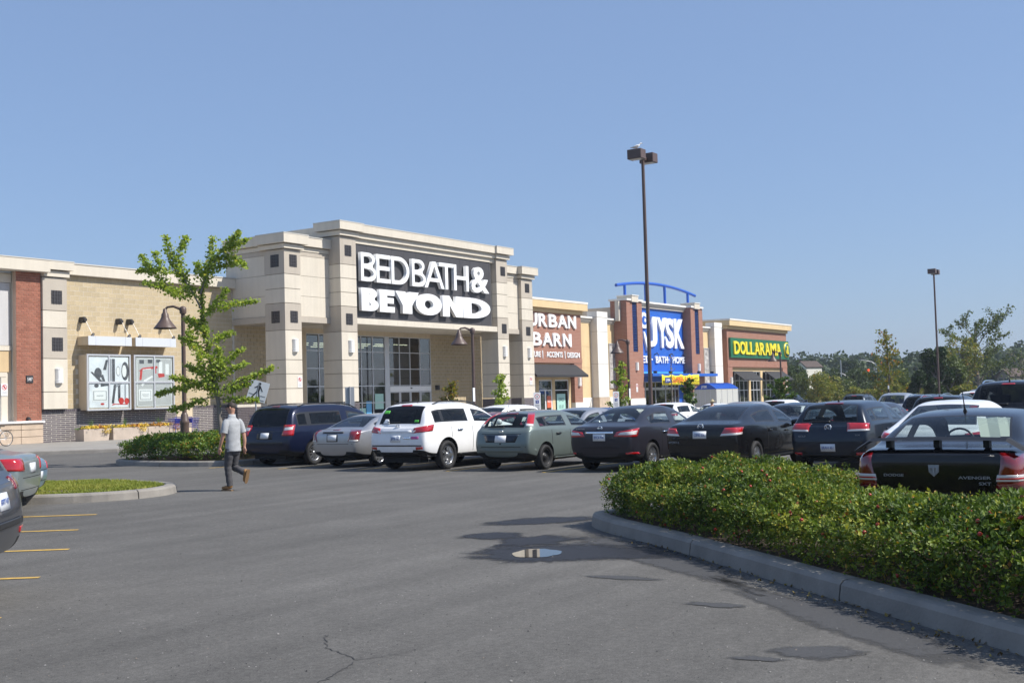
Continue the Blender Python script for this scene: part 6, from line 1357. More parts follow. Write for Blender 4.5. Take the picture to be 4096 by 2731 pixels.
# cart shelter with blue barrel roof and the sale banner
x0,x1,y0,y1=102.5,109.3,45.2,47.8
x0,y0=by(2858,101); 
sh=empty('cart_shelter',(x0,y0,gz(x0,y0)+.14),'cart shelter with blue barrel roof in front of the sand-coloured link wall','shelter'); LX,LY=4.9,2.05
M_POLY=mat('shelter_panel',(.52,.52,.49),.35); q=MB(); n=12
ringp=[(LY*k/n,1.92+.50*math.sin(math.pi*k/n)) for k in range(n+1)]
q.prism([(a,b) for a,b in ringp]+[(a,b-.05) for a,b in reversed(ringp[1:-1])],0,LX,'x'); rf=q.build('roof',M_TUBEB,sh,True)
q=MB()
for k in range(1,18): x=LX*k/18; q.tube([(x,a,b+.01) for a,b in ringp],.014,4)
q.build('roof_rib',M_TUBEB,rf,True)
for x in(.03,LX-.03): q=MB(); q.prism([(a,b-.03) for a,b in ringp],x-.03,x+.03,'x'); ed=q.build('roof_end',M_TUBEB,rf,True)
for k in range(4): q=MB(); q.box(.1+k*1.2,.1+k*1.2+1.14,.04,.07,.35,1.9); q.build('side_panel',M_POLY,sh,True)
for k in range(4): q=MB(); q.box(.03,.06,.08+k*.5,.08+k*.5+.45,.35,1.9); q.build('end_panel',M_POLY,sh,True)
q=MB()
for k in range(5): q.box(.03+k*1.2,.09+k*1.2,.02,.08,0,1.93)
for k in range(5): q.box(.02,.07,.02+k*.5,.07+k*.5,0,1.93)
q.build('shelter_frame',M_ALU,sh,True)
me=text_mesh('shelter_text','JYSK',.26,.02,.01); me.transform(Matrix.Rotation(-math.pi/2,4,'Z')); me.transform(Matrix.Translation((-.01,1.35,2.02))); me.materials.append(M_WHITE); mkobj('shelter_text',me,ed)
bn=empty('sale_banner',(109,49.6,2.2),'yellow sale banner hung below the blue canopy','banner'); M_BAN=mat('banner_yellow',(.85,.70,.02),.55)
BX0,BX1,BZ0,BZ1=100.97,109.42,2.58,3.63
xa,_=0,0
v=[];f=[];nx_=48
for i in range(nx_+1):
    t=i/nx_; x=BX0+(BX1-BX0)*t; sag=.17*abs(math.sin(math.pi*t*4.0))**1.0*(1 if t<.82 else .2); yy=49.6+.06*math.sin(t*26)+.04*math.sin(t*11)
    for j in range(5): z=BZ0+(BZ1-BZ0-sag)*j/4; v.append((x,yy,z))
for i in range(nx_):
    for j in range(4): a=i*5+j; f.append((a,a+5,a+6,a+1))
q=MB(); q.add(v,f,True); bo=q.build('banner_cloth',M_BAN,bn); md=bo.modifiers.new('t','SOLIDIFY'); md.thickness=.01
M_BR=mat('banner_red',(.65,.10,.02),.55); fit_text('banner_text','SUPER SALE',BX0+1.75,BX0+6.55,2.80,3.38,49.40,M_BR,bn,.012,.02,.2); 
lb=part(bn,'banner_logo',mat('banner_navy',(.03,.05,.20),.5),BX0+.28,BX0+1.55,49.40,49.42,2.78,3.30); fit_text('banner_text','JYSK',BX0+.45,BX0+1.4,2.9,3.16,49.39,M_WHITE,lb,.008,.02)
fit_text('banner_text','LIMITED',BX0+6.85,BX0+7.8,3.12,3.3,49.40,BKP,bn,.008); fit_text('banner_text','TIME ONLY!',BX0+6.8,BX0+8.25,2.82,3.0,49.40,BKP,bn,.008)
for x in(BX0+.02,BX0+2.1,BX0+4.2,BX0+6.3,BX1-.02): q=MB(); q.cyl((x,49.6,BZ1-.03),(x,49.95,3.5),.012,.012,5); q.build('tie',M_BAN,bn)

# ------------------------------------------------------------------ people
def skin_mesh(name,nodes,edges,m,root=0,sub=2):
    me=bpy.data.meshes.new(name); me.from_pydata([n[0] for n in nodes],edges,[]); o=mkobj(name,me); sk=o.modifiers.new('s','SKIN'); sk.use_smooth_shade=True
    for k,n in enumerate(nodes):
        r=n[1]; me.skin_vertices[0].data[k].radius=(r,r) if not isinstance(r,tuple) else r; me.skin_vertices[0].data[k].use_root=(k==root)
    ss=o.modifiers.new('u','SUBSURF'); ss.levels=ss.render_levels=sub
    ev=bpy.data.meshes.new_from_object(o.evaluated_get(bpy.context.evaluated_depsgraph_get())); bpy.data.objects.remove(o); ev.name=name; ev.materials.clear(); ev.materials.append(m)
    ev.polygons.foreach_set('use_smooth',[True]*len(ev.polygons)); return ev
M_SKIN=mat('skin',(.46,.25,.17),.55,var=.15,vscale=8); M_HAIR=mat('hair_dark',(.03,.02,.014),.7); M_SHIRT=mat('shirt_grey',(.36,.37,.38),.85,var=.25,vscale=9,bump=.5,bscale=9); M_PANTS=mat('trousers_charcoal',(.062,.060,.064),.85,var=.3,vscale=8,bump=.5,bscale=10); M_BOOT=mat('boots_tan',(.30,.155,.055),.7,var=.3,vscale=8)
def chain(nodes,edges,pts,start=None):
    prev=start
    for p,r in pts:
        nodes.append((p,r)); i=len(nodes)-1
        if prev is not None: edges.append((prev,i))
        prev=i
    return prev
def hand(nodes,edges,wr,d,side,thumb):
    """palm, four unequal bent fingers and a thumb; wr: wrist index, d: direction of the hand, side: across the palm"""
    w=Vector(nodes[wr][0]); d=Vector(d).normalized(); s=Vector(side).normalized(); n=d.cross(s)
    pm=w+d*.05; nodes.append((tuple(pm),(.036,.022))); pi=len(nodes)-1; edges.append((wr,pi))
    for k,(o,l) in enumerate(((-.028,.075),(-.009,.085),(.010,.08),(.028,.062))):
        a=pm+d*.035+s*o; chain(nodes,edges,[(tuple(a),.0105),(tuple(a+d*l*.5+n*.006),.0095),(tuple(a+d*l*.85+n*.024),.008)],pi)
    a=w+d*.03+s*-.035; chain(nodes,edges,[(tuple(a),.013),(tuple(a+d*.035-s*.022),.0105),(tuple(a+d*.065-s*.022+n*.008),.009)],pi)
def build_man(label,loc,heading):
    r=empty('person',loc,label,'person'); r.rotation_euler=(0,0,heading)
    # forward +x, left +y.  The left foot is planted ahead, the right foot has just left the ground behind.
    LH,RH=(.0,.09,.90),(-.01,-.09,.90); LK,LA=(.07,.085,.50),(.02,.08,.095); RK,RA=(.10,-.10,.47),(-.27,-.10,.34)
    nodes=[((0,0,.93),(.13,.095))];edges=[]
    sp=chain(nodes,edges,[((.0,0,1.06),(.12,.085)),((.01,0,1.20),(.13,.09)),((.015,0,1.33),(.12,.085)),((.015,0,1.41),(.08,.065))],0)
    nk=chain(nodes,edges,[((.02,0,1.52),.058),((.03,0,1.575),.058)],sp)
    hd=chain(nodes,edges,[((.035,.0,1.63),(.075,.085)),((.04,0,1.70),(.078,.10)),((.04,0,1.76),(.058,.07))],nk)
    for s,arm in((1,[((.01,.155,1.385),.050),((.0,.21,1.30),.050),((.02,.24,1.13),.043),((.07,.25,1.0),.037),((.12,.245,.89),.027)]),(-1,[((.01,-.155,1.385),.050),((-.03,-.21,1.30),.050),((-.06,-.24,1.13),.043),((-.07,-.255,1.0),.036),((-.055,-.25,.885),.027)])):
        wr=chain(nodes,edges,arm,sp-0); hand(nodes,edges,wr,(.25,0,-1) if s>0 else (.05,0,-1),(1,0,.1),1)
    chain(nodes,edges,[(LH,.085),((.05,.088,.70),.075),(LK,.056),((.05,.082,.34),.052),(LA,.038)],0); chain(nodes,edges,[(RH,.085),((.06,-.095,.68),.075),(RK,.056),((-.06,-.1,.42),.052),(RA,.038)],0)
    b=mkobj('body',skin_mesh('body',nodes,edges,M_SKIN),r)
    # face: nose, ears, sunglasses, hair (head turned slightly left)
    hz=1.695; hrot=R_(28); hp=Vector((.04,0,0))
    def H(x,y,z): c,s=math.cos(hrot),math.sin(hrot); return (hp.x+x*c-y*s,hp.y+x*s+y*c,z)
    q=MB(); q.cyl(H(.085,0,1.70),H(.118,0,1.66),.010,.016,8); q.build('nose',M_SKIN,b,True)
    for s in(1,-1): q=MB(); q.lathe([(.001,-.012),(.022,-.008),(.028,.004),(.001,.012)],(0,0,0),10,'y'); q.v=[tuple(Vector(H(-.005,s*.082,1.685))+Vector((p[0],p[1],p[2]*1.2))) for p in q.v]; q.build('ear',M_SKIN,b,True)
    q=MB(); q.tube([H(.088,-.07,1.715),H(.104,-.03,1.712),H(.104,.03,1.712),H(.088,.07,1.715)],.016,8); q.tube([H(.088,.07,1.72),H(-.01,.085,1.71)],.004,5); q.tube([H(.088,-.07,1.72),H(-.01,-.085,1.71)],.004,5); q.build('sunglasses',M_TRIM,b,True)
    q=MB(); q.tube([H(.092,-.022,1.635),H(.096,0,1.634),H(.092,.022,1.635)],.006,6); q.build('mouth',mat('lips',(.35,.13,.1),.6),b,True)
    v=[];f=[];n=18
    for i in range(9):
        ph=math.pi/2*i/8*1.28
        for k in range(n):
            t=2*math.pi*k/n; rr=math.sin(ph); zz=math.cos(ph); 
            drop=1 if math.cos(t)<.3 else .45
            zc=zz if zz>0 else zz*drop
            v.append(H(-.002+.094*rr*math.cos(t),.083*rr*math.sin(t),1.715+.098*zc+(0.0 if drop==1 else max(0,-zz)*.02)))
    f=[(i*n+k,i*n+(k+1)%n,(i+1)*n+(k+1)%n,(i+1)*n+k) for i in range(8) for k in range(n)]; q=MB(); q.add(v,f,True); q.build('hair',M_HAIR,r,True)
    # clothes: lofted rings with soft folds
    def loft(name,rings,m,par,n=22,sub=5,fold=.007,sd=0):
        R=[]
        for a,b in zip(rings,rings[1:]):
            for k in range(sub): t=k/sub; R.append([x+(y-x)*t for x,y in zip(a,b)])
        R.append(list(rings[-1])); v=[]
        for (cx,cy,cz,rx,ry) in R:
            for k in range(n):
                t=2*math.pi*k/n; p=Vector((cx+rx*math.cos(t),cy+ry*math.sin(t),cz)); w=noise.noise(Vector((p.x*9+sd,p.y*9,p.z*13+p.y*7)))*fold+noise.noise(Vector((p.x*22,p.y*22+sd,p.z*26)))*fold*.5
                v.append((p.x+w*math.cos(t),p.y+w*math.sin(t),p.z))
        L=len(R); f=[(i*n+k,i*n+(k+1)%n,(i+1)*n+(k+1)%n,(i+1)*n+k) for i in range(L-1) for k in range(n)]+[tuple(range(n-1,-1,-1)),tuple(range((L-1)*n,L*n))]
        q=MB(); q.add(v,f,True); return q.build(name,m,par,True)
    sh=loft('shirt',[(0,0,.80,.138,.176),(0,0,.90,.134,.172),(0,0,1.02,.122,.163),(0,0,1.14,.121,.167),(.01,0,1.26,.128,.182),(.012,0,1.36,.124,.192),(.012,0,1.42,.105,.172),(.014,0,1.465,.085,.115),(.016,0,1.515,.062,.068)],M_SHIRT,r)
    for s,a in((1,[(.012,.135,1.425),(.0,.195,1.33),(.008,.228,1.18)]),(-1,[(.012,-.135,1.425),(-.02,-.195,1.33),(-.045,-.228,1.18)])):
        q=MB(); q.tube([a[0],tuple(Vector(a[0]).lerp(Vector(a[1]),.5)+Vector((0,0,.012))),a[1],tuple(Vector(a[1]).lerp(Vector(a[2]),.5)),a[2]],[.066,.076,.074,.071,.072],14); q.build('sleeve',M_SHIRT,sh,True)
    q=MB(); q.lathe([(.070,-.02),(.066,.04),(.072,.045),(.082,-.02)],(.02,0,1.515),16); q.build('collar',M_SHIRT,sh,True)
    pt=loft('trousers',[(0,0,.98,.105,.145),(0,0,.90,.118,.158),(0,0,.82,.118,.160),(.01,0,.74,.10,.150),(.02,0,.70,.05,.10)],M_PANTS,r,sd=3)
    for s,a in((1,[((0,.082,.86),.098),((.03,.085,.72),.092),((.07,.085,.50),.074),((.055,.083,.34),.068),((.02,.08,.10),.064)]),(-1,[((0,-.082,.86),.098),((.05,-.09,.70),.092),((.10,-.10,.47),.076),((-.06,-.10,.42),.068),((-.24,-.10,.35),.060)])):
        P=[];Rr_=[]
        for (p,ra),(q_,rb) in zip(a,a[1:]):
            for k in range(5): t=k/5; P.append(tuple(Vector(p).lerp(Vector(q_),t))); Rr_.append(ra+(rb-ra)*t+.0045*math.sin(len(P)*2.1))
        P.append(a[-1][0]); Rr_.append(a[-1][1]); q=MB(); q.tube(P,Rr_,14); q.build('trouser_leg',M_PANTS,pt,True)
    for s in(1,-1):
        nd=[((-.03,0,.12),.058)];ed=[]; chain(nd,ed,[((-.02,0,.06),(.052,.058)),((.07,0,.055),(.050,.05)),((.15,0,.045),(.05,.04)),((.20,0,.04),(.036,.03))],0)
        me=skin_mesh('boot',nd,ed,M_BOOT)
        sole=MB(); sole.prism([(-.075,-.040),(.12,-.046),(.20,-.032),(.222,0),(.20,.032),(.12,.046),(-.075,.040),(-.088,0)],.0,.022,'z'); sm=sole.mesh('sole',mat('boot_sole',(.22,.13,.06),.8))
        me.transform(Matrix.Translation((0,0,.016))@Matrix.Diagonal((1,1,.95,1))); bo=mkobj('boot',me,r); so=mkobj('sole',sm,bo)
        if s>0: bo.location=(.035,.08,0); bo.rotation_euler=(0,0,R_(8))
        else: bo.location=(-.32,-.10,.345); bo.rotation_euler=(0,R_(72),R_(-4))
    return r
build_man('man in grey short-sleeved shirt walking away across the lot',(17.0,18.12,0),R_(88))
def small_person(label,px,D,shirt,hat=None,name='person',dz=0,heading=0,ph=1.72):
    x,y=by(px,D); r=empty('person',(x,y,gz(x,y)+dz),label,'person'); r.rotation_euler=(0,0,heading); k=ph/1.78
    nd=[((0,0,.93),(.15,.11))];ed=[]; t=chain(nd,ed,[((0,0,1.2),(.16,.11)),((0,0,1.42),(.15,.10)),((0,0,1.53),.055),((.02,0,1.64),(.08,.095)),((.02,0,1.73),(.062,.08))],0)
    for s in(1,-1): w=chain(nd,ed,[((0,s*.2,1.42),.06),((0,s*.26,1.15),.045),((.08,s*.26,.92),.03)],2); hand(nd,ed,w,(.2,0,-1),(1,0,0),1); chain(nd,ed,[((0,s*.09,.88),.09),((.03*s,s*.1,.5),.06),((.1*s,s*.1,.08),.045),((.1*s+.14,s*.1,.04),.04)],0)
    b=mkobj('body',skin_mesh('body',nd,ed,M_SKIN,sub=1),r)
    nd=[((0,0,.86),(.17,.13))];ed=[]; t=chain(nd,ed,[((0,0,1.2),(.18,.13)),((0,0,1.43),(.16,.11)),((0,0,1.49),.08)],0)
    for s in(1,-1): chain(nd,ed,[((0,s*.2,1.42),.08),((0,s*.26,1.18),.07)],2)
    mkobj('shirt',skin_mesh('shirt',nd,ed,shirt,sub=1),r)
    nd=[((0,0,.92),(.165,.13))];ed=[]
    for s in(1,-1): chain(nd,ed,[((0,s*.09,.85),.105),((.03*s,s*.1,.5),.075),((.1*s,s*.1,.1),.065)],0)
    mkobj('trousers',skin_mesh('trousers',nd,ed,M_PANTS,sub=1),r)
    q=MB(); q.lathe([(.001,.115),(.05,.105),(.085,.06),(.094,-.01),(.07,-.06),(.001,-.07)],(-.005,0,1.70),14); q.build('hair',M_HAIR if not hat else hat,r,True)
    if hat: q=MB(); q.lathe([(.09,.01),(.16,-.005),(.16,-.02),(.09,-.005)],(0,0,1.72),14); q.build('hat_brim',hat,r,True)
    r.scale=(k,k,k)
small_person('walker in a pale straw hat beside the white sedan',2840,56,mat('shirt_blue',(.10,.14,.25),.8),mat('straw_hat',(.50,.42,.26),.8),ph=1.74,heading=1.2)
small_person('brown-haired person behind the silver sedan near the bay sign',1343,36.4,mat('shirt_teal',(.20,.45,.44),.8),ph=1.66,heading=2.6)
# far street furniture before the wood
def far_pole(px,D,h,label,kind):
    x,y=by(px,D); r=empty('street_light' if kind!='signal' else 'traffic_signal',(x,y,-.6),label,'street light' if kind!='signal' else 'traffic light','poles along the road beyond the lot')
    q=MB(); q.cyl((0,0,0),(0,0,h),.12,.08,8); q.build('pole',M_GALV,r,True); d=Vector((-math.sin(yaw),math.cos(yaw),0))*-1
    if kind=='arm':
        q=MB(); q.tube([(0,0,h-.3),tuple(-d*.8+Vector((0,0,h+.3))),tuple(-d*2.6+Vector((0,0,h+.7)))],.06,6); q.build('arm',M_GALV,r,True); q=MB(); p=-d*2.9+Vector((0,0,h+.7)); q.bbox(p.x-.4,p.x+.4,p.y-.2,p.y+.2,h+.6,h+.75,b=.02); q.build('lamp_head',M_GALV,r,True)
    if kind=='signal':
        for k,o in enumerate((-1.2,2.6)):
            p=d*o; n=Vector((-math.cos(yaw),-math.sin(yaw),0)); q=MB(); q.bbox(p.x-.2,p.x+.2,p.y-.2,p.y+.2,5.1,6.2,b=.03); bx=q.build('signal_head',mat('signal_orange',(.62,.22,.02),.5),r,True)
            q=MB(); c=p+n*.30; q.cyl((c.x,c.y,5.95),(c.x+n.x*.05,c.y+n.y*.05,5.95),.16,.16,12); q.build('red_light',mat('signal_red',(.6,.02,.01),.4,emit=(1,.05,.02),es=2),bx,True)
        q=MB(); q.tube([tuple(d*-1.2+Vector((0,0,5.6))),tuple(d*2.6+Vector((0,0,5.6)))],.06,6); q.build('mast_arm',M_GALV,r,True)
far_pole(3360,210,7.5,'slender street light left of the signals',"plain"); far_pole(3500,230,7.2,'street light with arm left of the autumn tree','arm'); far_pole(3385,215,4.8,'low grey street light among the shrubs','arm'); far_pole(3455,200,4.6,'street light left of the traffic light','arm'); far_pole(3492,235,6.5,'traffic light showing red beyond the lot','signal')
x,y=by(3546,78); mk=empty('marker_post',(x,y,gz(x,y)),'black and white marker post by the silver minivan','post')
for k in range(6): q=MB(); q.cyl((0,0,.8+k*.24),(0,0,.8+k*.24+.235),.05,.05,8); q.build('band',M_SIGNW if k%2 else M_TRIM,mk,True)
q=MB(); q.cyl((0,0,0),(0,0,.8),.04,.04,8); q.build('post',M_TRIM,mk,True)
# ------------------------------------------------------------------ vegetation
def leafmat(name,stops,trans=.35,rough=.5,spec=.35):
    """colour picked per leaf from stops [(pos, colour)]"""
    m=bpy.data.materials.new(name); m.use_nodes=True; n=m.node_tree; L=n.links.new; b=n.nodes['Principled BSDF']; out=n.nodes['Material Output']
    at=n.nodes.new('ShaderNodeAttribute'); at.attribute_name='tint'; cr=n.nodes.new('ShaderNodeValToRGB'); e=cr.color_ramp.elements
    while len(e)<len(stops): e.new(.5)
    for k,(p,c) in enumerate(stops): e[k].position=p; e[k].color=(*c,1)
    L(at.outputs['Fac'],cr.inputs[0]); L(cr.outputs[0],b.inputs['Base Color']); b.inputs['Roughness'].default_value=rough; b.inputs['Specular IOR Level'].default_value=spec
    t=n.nodes.new('ShaderNodeBsdfTranslucent'); mx=n.nodes.new('ShaderNodeMix'); mx.data_type='RGBA'; mx.blend_type='MULTIPLY'; mx.inputs[0].default_value=1; mx.inputs[7].default_value=(1.25,1.35,.6,1); L(cr.outputs[0],mx.inputs[6]); L(mx.outputs[2],t.inputs[0])
    ms=n.nodes.new('ShaderNodeMixShader'); ms.inputs[0].default_value=trans; L(b.outputs[0],ms.inputs[1]); L(t.outputs[0],ms.inputs[2]); L(ms.outputs[0],out.inputs[0]); return m
M_ROSE=leafmat('rose_leaf',[(0,(.035,.065,.015)),(.3,(.095,.155,.026)),(.62,(.18,.24,.038)),(.93,(.36,.37,.06)),(.965,(.50,.40,.05)),(1,(.28,.11,.035))],.25,.55,.32)
M_SHRUB=leafmat('shrub_leaf',[(0,(.05,.10,.016)),(.5,(.12,.205,.028)),(.86,(.20,.27,.04)),(.97,(.46,.31,.05)),(1,(.40,.16,.04))],.32,.45)
M_MAPLE=leafmat('maple_leaf',[(0,(.19,.27,.05)),(.5,(.33,.42,.075)),(.9,(.47,.52,.11)),(1,(.56,.50,.12))],.48,.55)
M_AUT=leafmat('autumn_leaf',[(0,(.09,.12,.025)),(.45,(.18,.20,.035)),(.75,(.32,.22,.05)),(1,(.36,.12,.04))],.4,.55)
M_TWIG=mat('bark_grey',(.20,.175,.15),.9,var=.5,vscale=9,bump=.5,bscale=20); M_STEM=mat('stem_brown',(.10,.065,.045),.9)
def in_poly(P,poly):
    x,y=P[:,0],P[:,1]; c=np.zeros(len(P),bool); n=len(poly)
    for i in range(n):
        (x0,y0),(x1,y1)=poly[i],poly[(i+1)%n]; k=((y0>y)!=(y1>y))&(x<(x1-x0)*(y-y0)/(y1-y0+1e-12)+x0); c^=k
    return c
def dist_edge(P,poly):
    d=np.full(len(P),9.)
    for i in range(len(poly)):
        a=np.array(poly[i]);b=np.array(poly[(i+1)%len(poly)]); t=np.clip(((P-a)@(b-a))/((b-a)@(b-a)),0,1); d=np.minimum(d,np.linalg.norm(P-a-t[:,None]*(b-a),axis=1))
    return d
def vnoise(P,s,seed=0):
    r=np.random.default_rng(seed); g=r.random((97,97)); q=P*s; i=np.floor(q).astype(int); f=q-i; f=f*f*(3-2*f); i=i%97; j=(i+1)%97
    return (g[i[:,0],i[:,1]]*(1-f[:,0])+g[j[:,0],i[:,1]]*f[:,0])*(1-f[:,1])+(g[i[:,0],j[:,1]]*(1-f[:,0])+g[j[:,0],j[:,1]]*f[:,0])*f[:,1]
def hedge(name,label,cat,poly,h,n,size,m,z0,clump=1.6,edge=.35,hips=0,seed=1,amp=.30,spray=5,stems=300,extra=None):
    r=np.random.default_rng(seed); xs_=[p[0] for p in poly]; ys_=[p[1] for p in poly]
    A=r.uniform((min(xs_)-.2,min(ys_)-.2),(max(xs_)+.2,max(ys_)+.2),(n*6,2)); A=A[in_poly(A,poly)]; 
    rt_=empty(name,(float(np.mean(xs_)),float(np.mean(ys_)),z0),label,cat); base=np.array(rt_.location)
    d=dist_edge(A,poly); hn=vnoise(A,clump,seed)*.35+vnoise(A,clump*2.6,seed+1)*.45+vnoise(A,clump*6,seed+2)*.20
    top=(h*(1-amp+2*amp*hn))*np.clip(.70+d/edge*.30,0,1)
    if extra is not None: top=top*extra(A)
    # most sprays lie near the top skin, the sides get them down to the ground
    u=r.random(len(A)); side=d<edge*.9
    zz=np.where(side,top*(r.random(len(A))**.75),top*(1-.42*u**1.7))
    keep=r.random(len(A))<np.where(side,np.clip(.35+.65*zz/(top+.01),0,1)*.85,.8); A,zz,top,d=A[keep][:n],zz[keep][:n],top[keep][:n],d[keep][:n]
    C=np.column_stack([A,zz+z0])-base
    # each spray: several leaflets on a short rachis
    ax=r.normal(0,1,(len(C),3)); ax[:,2]=abs(ax[:,2])*.6+.25; ax/=np.linalg.norm(ax,axis=1)[:,None]; sd=np.cross(ax,r.normal(0,1,(len(C),3))); sd/=np.linalg.norm(sd,axis=1)[:,None]
    pts=[];drs=[];tn=[]
    tb=np.clip(.12+.62*vnoise(A,2.2,seed+5)+r.normal(0,.16,len(A)),0,1)
    for k in range(spray):
        if k==0: pts.append(C+ax*size*2.0); drs.append(ax)
        else:
            s=(1 if k%2 else -1); st=1.4-.75*((k-1)//2); pts.append(C+ax*size*st+sd*(s*size*.62)); drs.append(sd*s*.9+ax*.5)
        tn.append(np.clip(tb+r.normal(0,.10,len(A)),0,1))
    P=np.concatenate(pts); D=np.concatenate(drs); T=np.concatenate(tn); odd=r.random(len(T)); T=np.where(odd<.04,r.uniform(.95,1,len(T)),np.minimum(T,.94))
    global rng
    old=rng; rng=np.random.default_rng(seed+9)
    me=leafmesh('leaves',P,size,m,up=.75,tint=T,dirs=D*2.2); rng=old
    lo=mkobj('leaves',me,rt_); lo['kind']='stuff'
    q=MB()
    for k in range(stems):
        i=r.integers(0,len(A)); a=Vector((A[i,0]-base[0],A[i,1]-base[1],0)); b=Vector(C[i])-Vector((0,0,0)); b.z=max(.1,b.z); q.cyl(a+Vector((r.normal(0,.1),r.normal(0,.1),0)),b,.006,.003,4,False)
    so=q.build('stems',M_STEM,rt_,True); so['kind']='stuff'
    if hips:
        q=MB()
        for k in range(hips):
            i=r.integers(0,len(A)); c=C[i]+np.array([0,0,.03]); q.lathe([(.001,-.017),(.015,-.008),(.018,.003),(.011,.014),(.001,.017)],tuple(c),6)
        ho=q.build('rose_hips',mat('hip_red',(.38,.03,.02),.35),rt_,True); ho['kind']='stuff'
    return rt_
HP=[(13.72,7.68),(12.30,6.02),(10.67,4.14),(9.93,3.36),(8.34,1.55),(5.9,-1.4),(4.5,-3.6),(6.2,-5.2),(9.6,-3.6),(11.7,1.3),(11.8,4.5),(15.6,4.75),(15.5,6.8),(14.3,7.7)]
hedge('rose_hedge','low rose hedge with red hips filling the kerbed island at the right','hedge',HP,.64,88000,.037,M_ROSE,.13,1.3,.42,1300,3,amp=.30,extra=lambda A:1-.10*np.clip((A[:,0]-.35*A[:,1]-9.0)/1.0,0,1)*np.clip((5.0-A[:,1])/.6,0,1))
SP=[(24.4,31.2),(23.95,30.3),(23.7,28.2),(23.75,26.7),(24.2,25.85),(26,25.8),(31,26),(32,27.5),(31,30.6),(27,31.3)]
hedge('island_shrubs','low green shrubs filling the island under the young maple','shrub',SP,.64,15000,.075,M_SHRUB,.13,.9,.55,0,21,amp=.28,stems=120)
# fallen leaves and litter along the kerb
r=np.random.default_rng(31); n=420; t=r.random(n); P=np.column_stack([13.6-5.6*t,7.5-6.1*t]); off=np.where(r.random(n)<.75,-abs(r.normal(0,.12,n))-.02,.2+r.random(n)*.15); C=np.column_stack([P[:,0]+off*.75,P[:,1]-off*.66,np.where(off<0,.012,.185)])
setp(mkobj('fallen_leaves',leafmesh('fallen_leaves',C,.035,leafmat('dry_leaf',[(0,(.10,.06,.025)),(.5,(.22,.15,.05)),(1,(.36,.27,.07))],.1,.7),up=3,fold=.1)),kind='stuff')
# grass on the left island, with a bare strip
r=np.random.default_rng(5); inner=[(p.x,p.y) for p in GP]; A=r.uniform((9,17),(18,28),(120000,2)); A=A[in_poly(A,inner)]; d=dist_edge(A,inner)
q_=(A[:,0]-14.45)*.62+(A[:,1]-20.05)*-.78; p_=(A[:,0]-14.45)*.78+(A[:,1]-20.05)*.62; bare=(np.exp(-(q_**2/1.6+p_**2/.16))+.25*(vnoise(A,2.5,4)-.5)>.45)&(r.random(len(A))<.9); A=A[(d>.27)&~bare][:42000]; n=len(A)
hgt=.025+.035*vnoise(A,2,3)+r.random(n)*.025; a=r.random(n)*6.28; wv=.012; lean=r.normal(0,.03,(n,2))
b0=np.column_stack([A[:,0]-wv*np.cos(a),A[:,1]-wv*np.sin(a),np.full(n,.15)]); b1=np.column_stack([A[:,0]+wv*np.cos(a),A[:,1]+wv*np.sin(a),np.full(n,.15)]); tp=np.column_stack([A+lean,.15+hgt])
M_GRASS=leafmat('grass_blade',[(0,(.15,.19,.03)),(.6,(.26,.29,.045)),(1,(.42,.36,.10))],.3,.6)
me=npmesh('grass',np.stack([b0,b1,tp],1).reshape(-1,3),np.arange(3*n).reshape(n,3),M_GRASS); at=me.attributes.new('tint','FLOAT','FACE'); at.data.foreach_set('value',np.clip(.5*vnoise(A,1.5,8)+r.random(n)*.5,0,1).astype(np.float32))
setp(mkobj('grass',me),kind='stuff')
# trees made of limbs with leaves strung along them
def limb_tree(name,label,base,limbs,m,leaf,per,spread,group=None,trunk_r=.07,seed=0,bark=None,cat='tree',tint=(.2,.9)):
    """limbs: list of (points, start radius, leafy from fraction) in metres from the base"""
    r=np.random.default_rng(seed); rt_=empty(name,base,label,cat,group); cs=[]
    for k,(pts,r0,lf) in enumerate(limbs):
        q=MB(); n=len(pts); q.tube(pts,[max(.004,r0*(1-.88*i/(n-1))) for i in range(n)],7 if k==0 else 5); q.build('trunk' if k==0 else 'branch',bark or M_TWIG,rt_,True)
        P=np.array(pts); L=np.linalg.norm(np.diff(P,axis=0),axis=1); cum=np.concatenate([[0],np.cumsum(L)]); tot=cum[-1]
        cnt=int(per*tot*(1-lf)); t=(lf+(1-lf)*r.random(cnt))*tot; C=np.column_stack([np.interp(t,cum,P[:,j]) for j in range(3)])
        f=(t/tot-lf)/(1-lf+1e-6); sp_=spread*(1.15-.55*f)*(.6 if k==0 else 1)
        cs.append(C+r.normal(0,1,(cnt,3))*sp_[:,None]*np.array([1,1,.62])-np.array([0,0,.04]))
    C=np.concatenate(cs); global rng; old=rng; rng=np.random.default_rng(seed+1)
    t=np.clip(r.normal((tint[0]+tint[1])/2,.24,len(C)),0,1)
    me=leafmesh('leaves',C,leaf,m,up=.5,tint=t,asp=.85,fold=.3); rng=old; o=mkobj('leaves',me,rt_); o['kind']='stuff'; return rt_
Fd=Vector((math.cos(yaw),math.sin(yaw),0)); Rt=Vector((math.sin(yaw),-math.cos(yaw),0))
def z2limbs(lines,ox,oy,s,seed,dep=.5):
    rr=random.Random(seed); out=[]
    for pts,r0,lf in lines:
        dv=rr.uniform(-1,1)*dep; q=[]
        for i,(a,b) in enumerate(pts):
            p=Rt*((a-ox)*s)+Vector((0,0,(oy-b)*s))+Fd*(dv*i/(len(pts)-1) if out else .02*i); q.append((p.x,p.y,p.z))
        out.append((q,r0,lf))
    return out
